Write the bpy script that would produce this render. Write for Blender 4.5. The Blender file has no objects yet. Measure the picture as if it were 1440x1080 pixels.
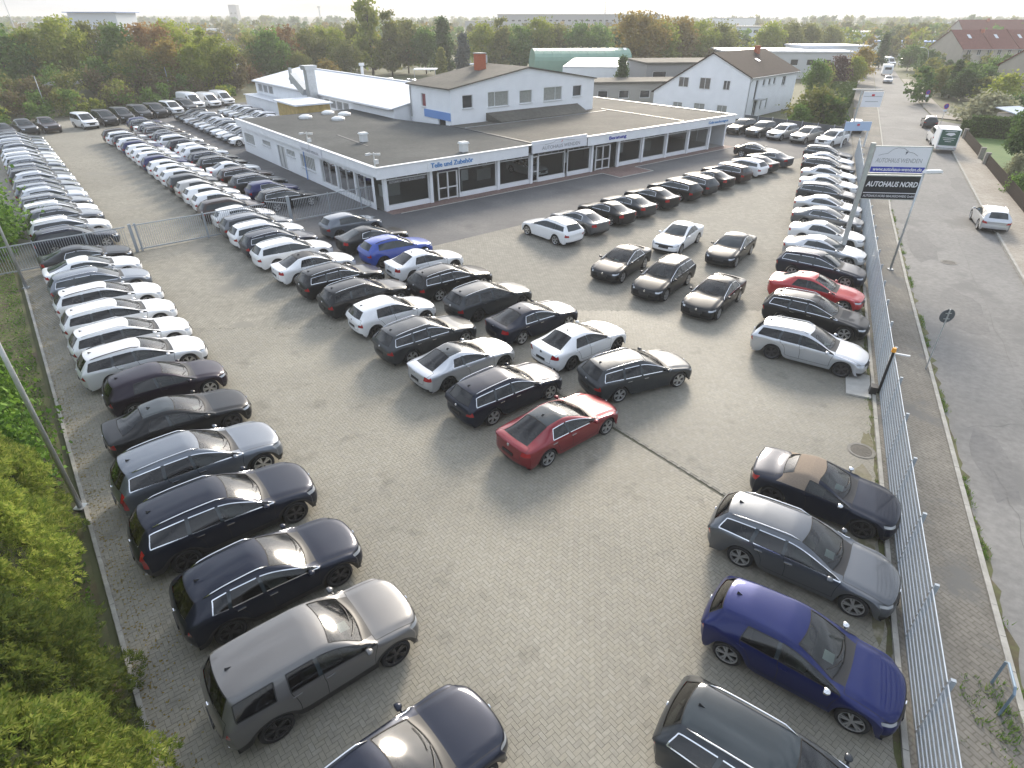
import bpy, bmesh, math, random
import numpy as np
from mathutils import Vector, Matrix
from mathutils.bvhtree import BVHTree

# ------------------------------------------------------------------ camera, sky, sun, exposure
SC = bpy.context.scene
CAM_H = 12.8
cam = bpy.data.objects.new('camera', bpy.data.cameras.new('camera')); SC.collection.objects.link(cam); SC.camera = cam
cam.location = (0, 0, CAM_H); cam.rotation_euler = (math.radians(90-31.56), 0, 0)
cam.data.sensor_width = 36; cam.data.lens = 21.0; cam.data.clip_end = 20000; cam.data.clip_start = 0.2
SUN_AZ, SUN_EL = math.radians(13), math.radians(24)
wd = bpy.data.worlds.new('World'); SC.world = wd; wd.use_nodes = True
wn, wl = wd.node_tree.nodes, wd.node_tree.links
sky = wn.new('ShaderNodeTexSky'); sky.sky_type = 'NISHITA'; sky.sun_disc = False
sky.sun_elevation = SUN_EL; sky.sun_rotation = SUN_AZ; sky.air_density = 1.0; sky.dust_density = 4.0; sky.ozone_density = 1.0
hsv = wn.new('ShaderNodeHueSaturation'); hsv.inputs['Saturation'].default_value = 0.6; hsv.inputs['Value'].default_value = 1.0
wl.new(sky.outputs[0], hsv.inputs['Color'])
# thin high cloud veil, the same all round
wtc = wn.new('ShaderNodeTexCoord'); wno = wn.new('ShaderNodeTexNoise'); wno.inputs['Scale'].default_value = 2.2; wno.inputs['Detail'].default_value = 7
wmp = wn.new('ShaderNodeMapping'); wmp.inputs['Scale'].default_value = (1, 1, 4); wl.new(wtc.outputs['Generated'], wmp.inputs['Vector']); wl.new(wmp.outputs[0], wno.inputs['Vector'])
wrr = wn.new('ShaderNodeMapRange'); wrr.inputs['From Min'].default_value = .35; wrr.inputs['From Max'].default_value = .7; wrr.inputs['To Min'].default_value = .05; wrr.inputs['To Max'].default_value = .7
wl.new(wno.outputs['Fac'], wrr.inputs['Value'])
wmx = wn.new('ShaderNodeMix'); wmx.data_type = 'RGBA'; wl.new(wrr.outputs[0], wmx.inputs['Factor']); 
wtn = wn.new('ShaderNodeVectorMath'); wtn.operation = 'MULTIPLY'; wtn.inputs[1].default_value = (.96, 1.0, 1.07); wl.new(hsv.outputs[0], wtn.inputs[0]); wl.new(wtn.outputs[0], wmx.inputs['A'])
wmx.inputs['B'].default_value = (9.3, 10.3, 11.8, 1)
wl.new(wmx.outputs['Result'], wn['Background'].inputs['Color']); wn['Background'].inputs['Strength'].default_value = 0.15
sun = bpy.data.objects.new('sun', bpy.data.lights.new('sun', 'SUN')); SC.collection.objects.link(sun)
sun.data.energy = 3.4; sun.data.angle = math.radians(14); sun.data.color = (1.0, .88, .71)
sd = Vector((math.sin(SUN_AZ)*math.cos(SUN_EL), math.cos(SUN_AZ)*math.cos(SUN_EL), math.sin(SUN_EL)))
sun.rotation_euler = (-sd).to_track_quat('-Z', 'Y').to_euler()
SC.view_settings.view_transform = 'Standard'; SC.view_settings.look = 'None'; SC.view_settings.exposure = 0.42; SC.view_settings.gamma = 1.0
SC.view_settings.use_curve_mapping = False
SC.cycles.max_bounces = 5; SC.cycles.diffuse_bounces = 2; SC.cycles.glossy_bounces = 3; SC.cycles.transparent_max_bounces = 10; SC.cycles.adaptive_threshold = 0.02; SC.cycles.volume_bounces = 0; SC.cycles.use_denoising = True
SC.cycles.caustics_reflective = False; SC.cycles.caustics_refractive = False
RNG = random.Random(7); HAZE_DENSITY = 0.0007
# ------------------------------------------------------------------ helpers
COL = bpy.context.scene.collection
TH = math.radians(38.7)                       # the lot's grid is turned by this angle
CT, ST = math.cos(TH), math.sin(TH)
def W(u, v, z=0.0):                           # lot grid -> world
    return Vector((u*CT - v*ST, u*ST + v*CT, z))

MATS = {}
def nodes_of(m):
    m.use_nodes = True
    return m.node_tree.nodes, m.node_tree.links

def mat(name, col, rough=0.6, metal=0.0, coat=0.0, spec=0.5, noise=0.0, nscale=6.0, bump=0.0, bscale=40.0, emit=None):
    """plain principled surface with a little procedural unevenness"""
    if name in MATS: return MATS[name]
    m = bpy.data.materials.new(name); MATS[name] = m
    n, l = nodes_of(m); b = n['Principled BSDF']
    b.inputs['Base Color'].default_value = (*col, 1); b.inputs['Roughness'].default_value = rough
    b.inputs['Metallic'].default_value = metal; b.inputs['Specular IOR Level'].default_value = spec
    if coat: b.inputs['Coat Weight'].default_value = coat; b.inputs['Coat Roughness'].default_value = 0.04
    if noise or bump:
        tc = n.new('ShaderNodeTexCoord')
    if noise:
        t = n.new('ShaderNodeTexNoise'); t.inputs['Scale'].default_value = nscale; t.inputs['Detail'].default_value = 6
        l.new(tc.outputs['Object'], t.inputs['Vector'])
        r = n.new('ShaderNodeMapRange'); r.inputs['From Min'].default_value = 0.25; r.inputs['From Max'].default_value = 0.75
        r.inputs['To Min'].default_value = 1-noise; r.inputs['To Max'].default_value = 1+noise
        l.new(t.outputs['Fac'], r.inputs['Value'])
        mx = n.new('ShaderNodeVectorMath'); mx.operation = 'SCALE'; mx.inputs[0].default_value = col
        l.new(r.outputs['Result'], mx.inputs['Scale']); l.new(mx.outputs['Vector'], b.inputs['Base Color'])
    if bump:
        t2 = n.new('ShaderNodeTexNoise'); t2.inputs['Scale'].default_value = bscale; t2.inputs['Detail'].default_value = 4
        l.new(tc.outputs['Object'], t2.inputs['Vector'])
        bp = n.new('ShaderNodeBump'); bp.inputs['Strength'].default_value = bump; bp.inputs['Distance'].default_value = 0.02
        l.new(t2.outputs['Fac'], bp.inputs['Height']); l.new(bp.outputs['Normal'], b.inputs['Normal'])
    if emit:
        b.inputs['Emission Color'].default_value = (*emit[0], 1); b.inputs['Emission Strength'].default_value = emit[1]
    return m

def mesh_from(name, verts, faces, mats, smooth=False, midx=None):
    me = bpy.data.meshes.new(name); me.from_pydata([tuple(v) for v in verts], [], faces)
    for m in (mats if isinstance(mats, (list, tuple)) else [mats]): me.materials.append(m)
    if midx is not None: me.polygons.foreach_set('material_index', midx)
    if smooth: me.polygons.foreach_set('use_smooth', [True]*len(me.polygons))
    me.update(); return me

def link(name, me, parent=None, loc=None, rz=0.0):
    o = bpy.data.objects.new(name, me); COL.objects.link(o)
    if parent: o.parent = parent
    if loc is not None: o.location = loc
    if rz: o.rotation_euler = (0, 0, rz)
    return o

def tag(o, label, cat, group=None):
    o['label'] = label; o['category'] = cat
    if group: o['group'] = group
    return o

def struct(o): o['kind'] = 'structure'; return o
def stuff(o): o['kind'] = 'stuff'; return o
def empty(name, loc=(0,0,0), rz=0.0): return link(name, None, None, loc, rz)

class MB:
    """collects simple shapes into one mesh"""
    def __init__(s): s.v = []; s.f = []; s.mi = []
    def add(s, vs, fs, mi=0):
        o = len(s.v); s.v += [tuple(v) for v in vs]; s.f += [tuple(i+o for i in f) for f in fs]; s.mi += [mi]*len(fs); return s
    def box(s, c, d, rz=0.0, mi=0, bottom=True, taper=1.0):
        x, y, z = d[0]/2, d[1]/2, d[2]/2; ca, sa = math.cos(rz), math.sin(rz); vs = []
        for dz in (-1, 1):
            t = taper if dz > 0 else 1
            for dx, dy in ((-1,-1),(1,-1),(1,1),(-1,1)):
                a, b = dx*x*t, dy*y*t; vs.append((c[0]+a*ca-b*sa, c[1]+a*sa+b*ca, c[2]+dz*z))
        fs = [(4,5,6,7),(0,1,5,4),(1,2,6,5),(2,3,7,6),(3,0,4,7)]
        if bottom: fs.append((3,2,1,0))
        return s.add(vs, fs, mi)
    def bar(s, a, b, w, h=None, mi=0, up=Vector((0,0,1))):
        a, b = Vector(a), Vector(b); h = h or w; d = (b-a).normalized()
        sx = d.cross(up)
        if sx.length < 1e-4: sx = d.cross(Vector((0,1,0)))
        sx.normalize(); sz = sx.cross(d); vs = []
        for p in (a, b):
            for i, j in ((-1,-1),(1,-1),(1,1),(-1,1)): vs.append(p + sx*(w/2*i) + sz*(h/2*j))
        return s.add(vs, [(0,1,5,4),(1,2,6,5),(2,3,7,6),(3,0,4,7),(0,3,2,1),(4,5,6,7)], mi)
    def tube(s, pts, r, n=8, mi=0, cap=True):
        pts = [Vector(p) for p in pts]; rs = r if isinstance(r, (list, tuple)) else [r]*len(pts); vs = []
        for i, p in enumerate(pts):
            d = (pts[min(i+1, len(pts)-1)] - pts[max(i-1, 0)]).normalized()
            sx = d.cross(Vector((0,0,1)))
            if sx.length < 1e-3: sx = Vector((1,0,0))
            sx.normalize(); sy = sx.cross(d)
            for k in range(n):
                a = 2*math.pi*k/n; vs.append(p + (sx*math.cos(a) + sy*math.sin(a))*rs[i])
        fs = [(i*n+k, i*n+(k+1)%n, (i+1)*n+(k+1)%n, (i+1)*n+k) for i in range(len(pts)-1) for k in range(n)]
        if cap: fs += [tuple(range(n))[::-1], tuple((len(pts)-1)*n+k for k in range(n))]
        return s.add(vs, fs, mi)
    def quad(s, a, b, c, d, mi=0): return s.add([a,b,c,d], [(0,1,2,3)], mi)
    def prism(s, outline, z0, z1, mi=0):
        n = len(outline); vs = [(x, y, z0) for x, y in outline] + [(x, y, z1) for x, y in outline]
        return s.add(vs, [tuple(range(n))[::-1], tuple(range(n, 2*n))] + [(i, (i+1)%n, n+(i+1)%n, n+i) for i in range(n)], mi)
    def mesh(s, name, mats, smooth=False): return mesh_from(name, s.v, s.f, mats, smooth, s.mi)
    def build(s, name, mats, parent=None, loc=None, rz=0.0, smooth=False):
        return link(name, s.mesh(name, mats, smooth), parent, loc, rz)

def copy_tree(o, parent=None):
    c = o.copy(); COL.objects.link(c); c.parent = parent
    for ch in o.children: copy_tree(ch, c)
    return c
# ------------------------------------------------------------------ cars
PAINT = {}
def paint(name, col, metal=0.0, rough=0.35):
    dark = max(col) < .1; m = mat('paint_'+name, col, rough, metal, .55 if dark else 1.0, .12 if dark else .5, noise=0.03, nscale=1.5); PAINT[name] = m
paint('white', (.80,.81,.82)); paint('black', (.010,.011,.013), .0, .3); paint('navy', (.013,.017,.031), .4)
paint('silver', (.55,.57,.60), .65, .33); paint('grey', (.095,.105,.12), .55); paint('dark_grey', (.045,.05,.056), .5)
paint('blue_grey', (.13,.15,.18), .5); paint('red', (.42,.012,.018), .1); paint('dark_red', (.20,.006,.014), .45)
paint('blue', (.010,.055,.34), .2); paint('deep_blue', (.009,.016,.092), .35); paint('brown', (.045,.03,.028), .4)
paint('purple_black', (.017,.011,.022), .4); paint('champagne', (.42,.41,.39), .5)
CHROME = mat('chrome_trim', (.75,.76,.78), .18, 1.0); BLACKP = mat('black_plastic', (.013,.013,.014), .45)
CLAD = mat('grey_cladding', (.05,.052,.055), .6); RUBBER = mat('tyre_rubber', (.016,.016,.017), .85)
RIMS = mat('alloy_silver', (.6,.61,.63), .3, .9); RIMD = mat('alloy_dark', (.09,.09,.095), .35, .8)
RED_L = mat('red_lens', (.42,.007,.012), .12, 0, .6); CLEAR_L = mat('headlamp_lens', (.5,.53,.57), .08, .35, .6)
FABRIC = mat('soft_top_fabric', (.24,.19,.145), .95, noise=.12, nscale=30); SEAT = mat('seat_fabric', (.03,.03,.032), .8)
SEATB = mat('seat_beige', (.3,.22,.15), .7); PAPER = mat('paper_sheet', (.8,.8,.78), .8); PLATE = mat('plate_white', (.78,.78,.76), .5)
GAPM = mat('shut_line_black', (.006,.006,.006), .7); FLOORM = mat('cabin_carpet', (.012,.012,.013), .95)
GLASSD = mat('dark_car_glass', (.022,.03,.034), .03, 0, 0, .7)
def glass_mat(name, tint, ior=1.52, rough=.02):
    m = bpy.data.materials.new(name); n, l = nodes_of(m); n.remove(n['Principled BSDF'])
    tr = n.new('ShaderNodeBsdfTransparent'); tr.inputs['Color'].default_value = (*tint, 1)
    gl = n.new('ShaderNodeBsdfGlossy'); gl.inputs['Roughness'].default_value = rough; gl.inputs['Color'].default_value = (1,1,1,1)
    fr = n.new('ShaderNodeFresnel'); fr.inputs['IOR'].default_value = ior
    mx = n.new('ShaderNodeMixShader'); l.new(fr.outputs['Fac'], mx.inputs['Fac'])
    l.new(tr.outputs[0], mx.inputs[1]); l.new(gl.outputs[0], mx.inputs[2]); l.new(mx.outputs[0], n['Material Output'].inputs['Surface'])
    MATS[name] = m; return m
GLASS = glass_mat('car_glass', (.42,.50,.47), 1.6, .11); GLASSP = glass_mat('privacy_glass', (.07,.08,.085), 1.6, .06)

# per type: size, then stations 7..18 as (distance from nose, height) for centre line, window-top edge and belt line
def car_cage(t):
    """half-structured cage: a top strip (nose - bonnet - screen - roof - tail) and two flanks; returns verts, faces, region names"""
    L, Wd, H, wb, fo, R = t['L'], t['W'], t['H'], t['wb'], t['fo'], t['R']
    hw = Wd/2; hx = L/2; xf = hx-fo; xr = xf-wb
    zn, sill = t.get('zn', .70), t.get('sill', .21)
    C, E, B = t['C'], t['E'], t['B']                  # lists for s=7..18
    d7, z7 = C[0]; bz = t.get('bonnet_drop', .0)
    # stations 0..6 of the top strip
    dn = [.05, .20, .40, .62, .90, d7-.30, d7-.13]; dn = [d*(d7/1.42) if i < 5 else d for i, d in enumerate(dn)]
    zz = [zn, zn+.05, None, None, None, None, z7-.045]
    for i in range(2, 6):
        f = (dn[i]-dn[1])/(dn[6]-dn[1]); zz[i] = zz[1] + (zz[6]-zz[1])*(1-(1-f)**1.55)
    yk = [0, .36, .70, .86, .945]
    P = {}                                            # (s,k) -> co for k 0..4
    rh = t.get('roof_hw', hw-.27)
    for s in range(0, 19):
        for k in range(5):
            if s <= 6:
                d, z = dn[s], zz[s]
                bulge = [0, -.004, -.02, -.045, -.085][k]
                nose = [0, .012, .07, .19, .40][k]*max(0, 1-s/2.6)
                y = hw*yk[k]*(1 if s > 1 else (.93 if s == 0 else .985))
                dd = d + nose
                if k == 4:                            # fender top follows the flank line
                    zb = B[0][1]; f = (d-dn[0])/(dn[6]-dn[0]); z = (zn+.0) + (zb-zn-.0)*(f**.8); dd = d+nose if s < 3 else d; y = hw*(.955 if s > 1 else (.86 if s == 0 else .935))
                else: z += bulge + (.012 if k == 2 and s > 0 else 0)
                P[s,k] = Vector((hx-dd, y, z))
            else:
                i = s-7; (dc, zc), (de, ze), (db, zb) = C[i], E[i], B[i]
                gh = t['gh'][i]                       # greenhouse half width at the window-top edge
                if k == 4: P[s,k] = Vector((hx-db, hw*t['bw'][i], zb))
                elif k == 3: P[s,k] = Vector((hx-de, gh, ze))
                else:
                    f = k/2.0; y2 = gh-t.get('pil', .085)
                    bow = t['bow'][i]                 # centre sits further out than the edge by this
                    P[s,k] = Vector((hx-(dc+bow*f*f), y2*f, zc-(zc-ze)*.45*f*f if s not in (17,18) else zc-.01*f))
    # flank rows j=4..1 (z) for stations 0..18
    Ra = R*1.0+t.get('arch', .075)
    sx = [None, None] + [xf+Ra*a for a in (1.05,.80,0,-.80,-1.05)]
    ax = {2:(xf,1.05,0), 3:(xf,.80,.74), 4:(xf,0,1.05), 5:(xf,-.80,.74), 6:(xf,-1.05,0), 12:(xr,1.05,0), 13:(xr,.80,.74), 14:(xr,0,1.05), 15:(xr,-.80,.74), 16:(xr,-1.05,0)}
    Q = {}
    lev = t.get('lev', (.36,.60,.80))
    for s in range(0, 19):
        pb = P[s,4]
        for j in (4, 3, 2, 1, 0):
            zdef = {4: pb.z-t.get('shoulder', .13), 3: lev[1], 2: lev[0], 1: sill, 0: sill+.02}[j]
            yy = {4: .992, 3: 1.0, 2: .985, 1: .945, 0: .60}[j]
            end = 1.0
            if s in (0, 18): continue
            if s == 1: end = .965
            if s == 17: end = .975
            x = pb.x
            if s in ax:
                c, a, b = ax[s]; rr = {1: Ra, 0: Ra, 2: Ra+.055, 3: Ra+.12, 4: Ra+.17}[j]
                zx = R+rr*b if b else -1
                tgt = c+rr*a
                mixx = {0: 1, 1: 1, 2: 1, 3: .75, 4: .35}[j]
                x = pb.x*(1-mixx) + tgt*mixx
                zdef = max(zdef, zx) if b else zdef
                if b == 0 and j <= 2: x = c + (Ra+(.055 if j == 2 else 0))*a
                if j in (1, 2) and b: yy = 1.0+.008 if t.get('flare') else .99
            elif s == 1: x = pb.x*.5 + (hx-.20*(d7/1.42))*.5 if j > 1 else hx-.24
            elif s == 17: x = min(pb.x, -hx+.22) if j > 1 else -hx+.24
            elif 7 <= s <= 11: x = pb.x*(.4 if j < 4 else .7) + (xf-Ra*1.15 + (xr-xf+Ra*2.35)*(s-7)/4.6)*(.6 if j < 4 else .3)
            Q[s,j] = Vector((x, hw*yy*end, zdef))
    for s in range(1, 18):                            # keep rows ordered
        for j in (2, 3, 4):
            lo = Q[s,j-1].z+.035
            if Q[s,j].z < lo: Q[s,j].z = lo
        if Q[s,4].z > P[s,4].z-.035: 
            d = Q[s,4].z-(P[s,4].z-.035); Q[s,4].z -= d
            for j in (3, 2):
                if s in ax and ax[s][2] and Q[s,j].z > Q[s,j+1].z-.02: Q[s,j].z = Q[s,j+1].z-.02
            if s in ax and ax[s][2] and Q[s,1].z > Q[s,2].z-.02: Q[s,1].z = Q[s,2].z-.02; Q[s,0].z = Q[s,1].z
    # fascias
    F = {}                                            # ('f',k,j)
    fl = t.get('fl', (.60,.47,.34,.19)); fx = t.get('fx', (.035,.0,.01,.07))
    rl = t.get('rl', (P[18,4].z-.17, .52, .36, .24)); rx = t.get('rx', (.03,.0,.02,.09))
    for k in range(5):
        for n, j in enumerate((4, 3, 2, 1)):
            nose = [0, .012, .075, .20, .42][k]
            y = hw*[0, .36, .70, .86, .93][k]*(.97 if k == 4 else 1)
            F['f',k,j] = Vector((hx-fx[n]-nose*(.9 if n else 1), y, fl[n]))
            tl = [0, .008, .045, .12, .30][k]
            F['r',k,j] = Vector((-hx+rx[n]+tl, hw*[0,.30,.60,.85,.955][k], rl[n]))
    verts, faces, reg, idx = [], [], [], {}
    def vid(key, co):
        if key not in idx: idx[key] = len(verts); verts.append(co)
        return idx[key]
    def top(s, k):
        co = P[s,abs(k)]; return vid(('t',s,k), Vector((co.x, co.y*(1 if k >= 0 else -1), co.z)))
    def side(s, j, sg):
        if j == 5: return top(s, 4*sg)
        if s == 0: return fas('f', 4*sg, j)
        if s == 18: return fas('r', 4*sg, j)
        co = Q[s,j]; return vid(('s',s,j,sg), Vector((co.x, co.y*sg, co.z)))
    def fas(w, k, j):
        if j == 5: return top(0 if w == 'f' else 18, k)
        if j == 0: j = 1
        co = F[w,abs(k),j]; return vid((w,k,j), Vector((co.x, co.y*(1 if k >= 0 else -1), co.z)))
    G = t['glassmap']
    def treg(s, k):                                   # k = inner column index 0..3
        if t.get('soft') and 9 <= s <= 14 and not (13 <= s and k < 2) and not (s == 9 and k == 3): return 'roof'
        if s <= 5: return 'bonnet' if k < 3 else 'body'
        if s == 6: return 'cowl' if k < 2 else 'body'
        if k == 3 or k == 2:
            if k == 2:
                if s >= 16: return 'tailgate' if t.get('hatch') or s < 18 else 'body'
                return t.get('pillar_reg', 'body')
            return G.get(s, 'body')
        if s in (7, 8): return 'windscreen'
        if s < t['rw'][0]: return 'roof'
        if s < t['rw'][1]: return 'rear_window'
        return 'tailgate'
    for s in range(18):
        for k in range(-4, 4):
            r = treg(s, k if k >= 0 else -k-1); sd = 'L' if k >= 0 else 'R'
            if t.get('tall_tail') and s in (16,17) and (k == 3 or k == -4): r = 'taillight'+sd
            if r in ('window_f', 'window_r', 'window_q', 'pillar'): r += (str(s) if r == 'pillar' else '')+sd
            faces.append((top(s,k), top(s,k+1), top(s+1,k+1), top(s+1,k))[::-1]); reg.append(r)
    def sreg(s, j, sd):                               # flank face between row j and j+1
        if j == 0: return 'underbody'
        if s == 0 and j == 4: return 'headlight'+sd
        if s == 17 and (j == 4 or (j == 3 and t.get('tall_tail'))): return 'taillight'+sd
        if t.get('clad') and (j == 1): return 'cladding'
        if 7 <= s <= 9 and j > 1: return 'door_f'+sd
        if s in (10, 11) and j > 1: return t.get('rear_door', 'door_r')+(sd if t.get('rear_door', 'd') != 'body' else '')
        return 'body'
    for sg, sd in ((1, 'L'), (-1, 'R')):
        for s in range(18):
            for j in range(0, 5):
                if s in (0, 17) and j == 0: continue
                f = (side(s,j,sg), side(s+1,j,sg), side(s+1,j+1,sg), side(s,j+1,sg))
                faces.append(f[::-1] if sg > 0 else f); reg.append(sreg(s, j, sd))
    for w in 'fr':
        for k in range(-4, 4):
            kk = k if k >= 0 else -k-1; sd = 'L' if k >= 0 else 'R'
            for j in (4, 3, 2, 1):
                if w == 'f':
                    r = {4: ('grille' if kk < t.get('gk', 2) else 'headlight'+sd), 3: ('grille' if kk < t.get('gk3', 1) else 'body'), 2: ('grille' if kk < t.get('gk2', 0) else 'body'), 1: 'lower_grille'}[j]
                else:
                    r = {4: ('taillight'+sd if kk >= t.get('tk', 2) else 'tailgate'), 3: ('tailgate' if kk < 2 else ('taillight'+sd if kk == 3 and t.get('tall_tail') else 'body')), 2: 'body', 1: 'rear_valance' if kk < 3 else 'body'}[j]
                f = (fas(w,k,j+1), fas(w,k+1,j+1), fas(w,k+1,j), fas(w,k,j))
                faces.append(f if w == 'f' else f[::-1]); reg.append(r)
    for s in range(1, 17):                            # belly
        faces.append((side(s,0,1), side(s,0,-1), side(s+1,0,-1), side(s+1,0,1))); reg.append('underbody')
    crease = {}
    def cr(a, b, v): crease[tuple(sorted((a, b)))] = v
    for sg in (1, -1):
        for s in range(1, 17): cr(side(s,4,sg), side(s+1,4,sg), t.get('cr4', .45))
        for s in range(0, 18): cr(top(s,4*sg), top(s+1,4*sg), .25 if s > 6 else .1)
        for s in range(1, 17): cr(side(s,1,sg), side(s+1,1,sg), .6)
    for s in [q for q in (10, 11, 12, 13) if 'pillar' in (G.get(q), G.get(q-1))]:
        for sg in (1, -1):
            cr(top(s,2*sg), top(s,3*sg), 1.0); cr(top(s,3*sg), top(s,4*sg), 1.0); cr(side(s,5,sg), side(s,4,sg), 1.0)
    for sg in (1, -1):
        for s in range(1, 6): cr(top(s,2*sg), top(s+1,2*sg), .55)
    for k in range(-4, 4):
        cr(top(18,k), top(18,k+1), t.get('cr_tail', .6)); cr(top(t['rw'][1],k), top(t['rw'][1],k+1), .5)
        cr(top(7,k), top(7,k+1), .4); cr(top(t['rw'][0],k), top(t['rw'][0],k+1), t.get('cr_roof', .45))
    return verts, faces, reg, crease

def subdivide(verts, faces, regidx, crease, level):
    me = bpy.data.meshes.new('tmp'); me.from_pydata([tuple(v) for v in verts], [], faces)
    me.polygons.foreach_set('material_index', regidx)
    at = me.attributes.new('crease_edge', 'FLOAT', 'EDGE')
    vals = [crease.get(tuple(sorted(e.vertices)), 0.0) for e in me.edges]
    at.data.foreach_set('value', vals)
    for _ in range(max(regidx)+1): me.materials.append(None)
    me.update()
    o = bpy.data.objects.new('tmp', me); COL.objects.link(o)
    m = o.modifiers.new('s', 'SUBSURF'); m.levels = level; m.render_levels = level
    dg = bpy.context.evaluated_depsgraph_get(); ev = o.evaluated_get(dg); em = bpy.data.meshes.new_from_object(ev, depsgraph=dg)
    bpy.data.objects.remove(o); bpy.data.meshes.remove(me)
    return em

def wheel_mesh(R, w, style):
    """tyre and rim, axle along y, outer face at +y"""
    t = MB(); n = 28; rim = R*.76
    prof = [(rim,-w/2+.01),(rim+.02,-w/2),(R-.03,-w/2),(R,-w/2+.03),(R,w/2-.03),(R-.03,w/2),(rim+.02,w/2),(rim,w/2-.012),(rim-.02,w/2-.05)]
    vs = [(r*math.cos(2*math.pi*i/n), y, r*math.sin(2*math.pi*i/n)) for i in range(n) for r, y in prof]; m = len(prof)
    fs = [(i*m+k, ((i+1)%n)*m+k, ((i+1)%n)*m+k+1, i*m+k+1) for i in range(n) for k in range(m-1)]
    t.add(vs, fs, 0)
    vs = [(0, w/2-.09, 0)] + [(rim*math.cos(2*math.pi*i/n), w/2-.09, rim*math.sin(2*math.pi*i/n)) for i in range(n)]
    t.add(vs, [(0, 1+(i+1)%n, 1+i) for i in range(n)], 1)
    r = MB(); r0 = rim-.004
    vs = []; fs = []
    for i in range(n):
        c, s_ = math.cos(2*math.pi*i/n), math.sin(2*math.pi*i/n)
        vs += [(r0*c, w/2-.004, r0*s_), ((r0-.022)*c, w/2-.012, (r0-.022)*s_), ((r0-.03)*c, w/2-.06, (r0-.03)*s_)]
    for i in range(n):
        for k in range(2): a, b = i*3, ((i+1)%n)*3; fs.append((a+k, b+k, b+k+1, a+k+1))
    r.add(vs, fs, 0)
    ns, dbl, wid = {'ten': (10, 0, .034), 'five': (5, 1, .042), 'fivewide': (5, 0, .085), 'many': (15, 0, .022)}[style]
    for i in range(ns):
        a0 = 2*math.pi*i/ns
        for da in ((-.17, .17) if dbl else (0,)):
            a = a0+da; ai = a0+da*.4; pr, pi_ = r0-.015, .05
            for hw_ in (1,):
                ct, st = math.cos(a), math.sin(a); ci, si = math.cos(ai), math.sin(ai); h = wid/2
                p = [(pi_*ci-h*1.1*si, w/2-.02, pi_*si+h*1.1*ci), (pi_*ci+h*1.1*si, w/2-.02, pi_*si-h*1.1*ci), (pr*ct+h*st, w/2-.012, pr*st-h*ct), (pr*ct-h*st, w/2-.012, pr*st+h*ct)]
                q = [(x, y-.035, z) for x, y, z in p]
                r.add(p+q, [(0,1,2,3),(1,0,4,5),(2,1,5,6),(0,3,7,4)], 0)
    hub = [(0, w/2-.008, 0)] + [(.062*math.cos(2*math.pi*i/12), w/2-.016, .062*math.sin(2*math.pi*i/12)) for i in range(12)]
    r.add(hub, [(0, 1+(i+1)%12, 1+i) for i in range(12)], 0)
    return t, r

def ray(bvh, o, d):
    h = bvh.ray_cast(Vector(o), Vector(d)); return h[0]

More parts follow.
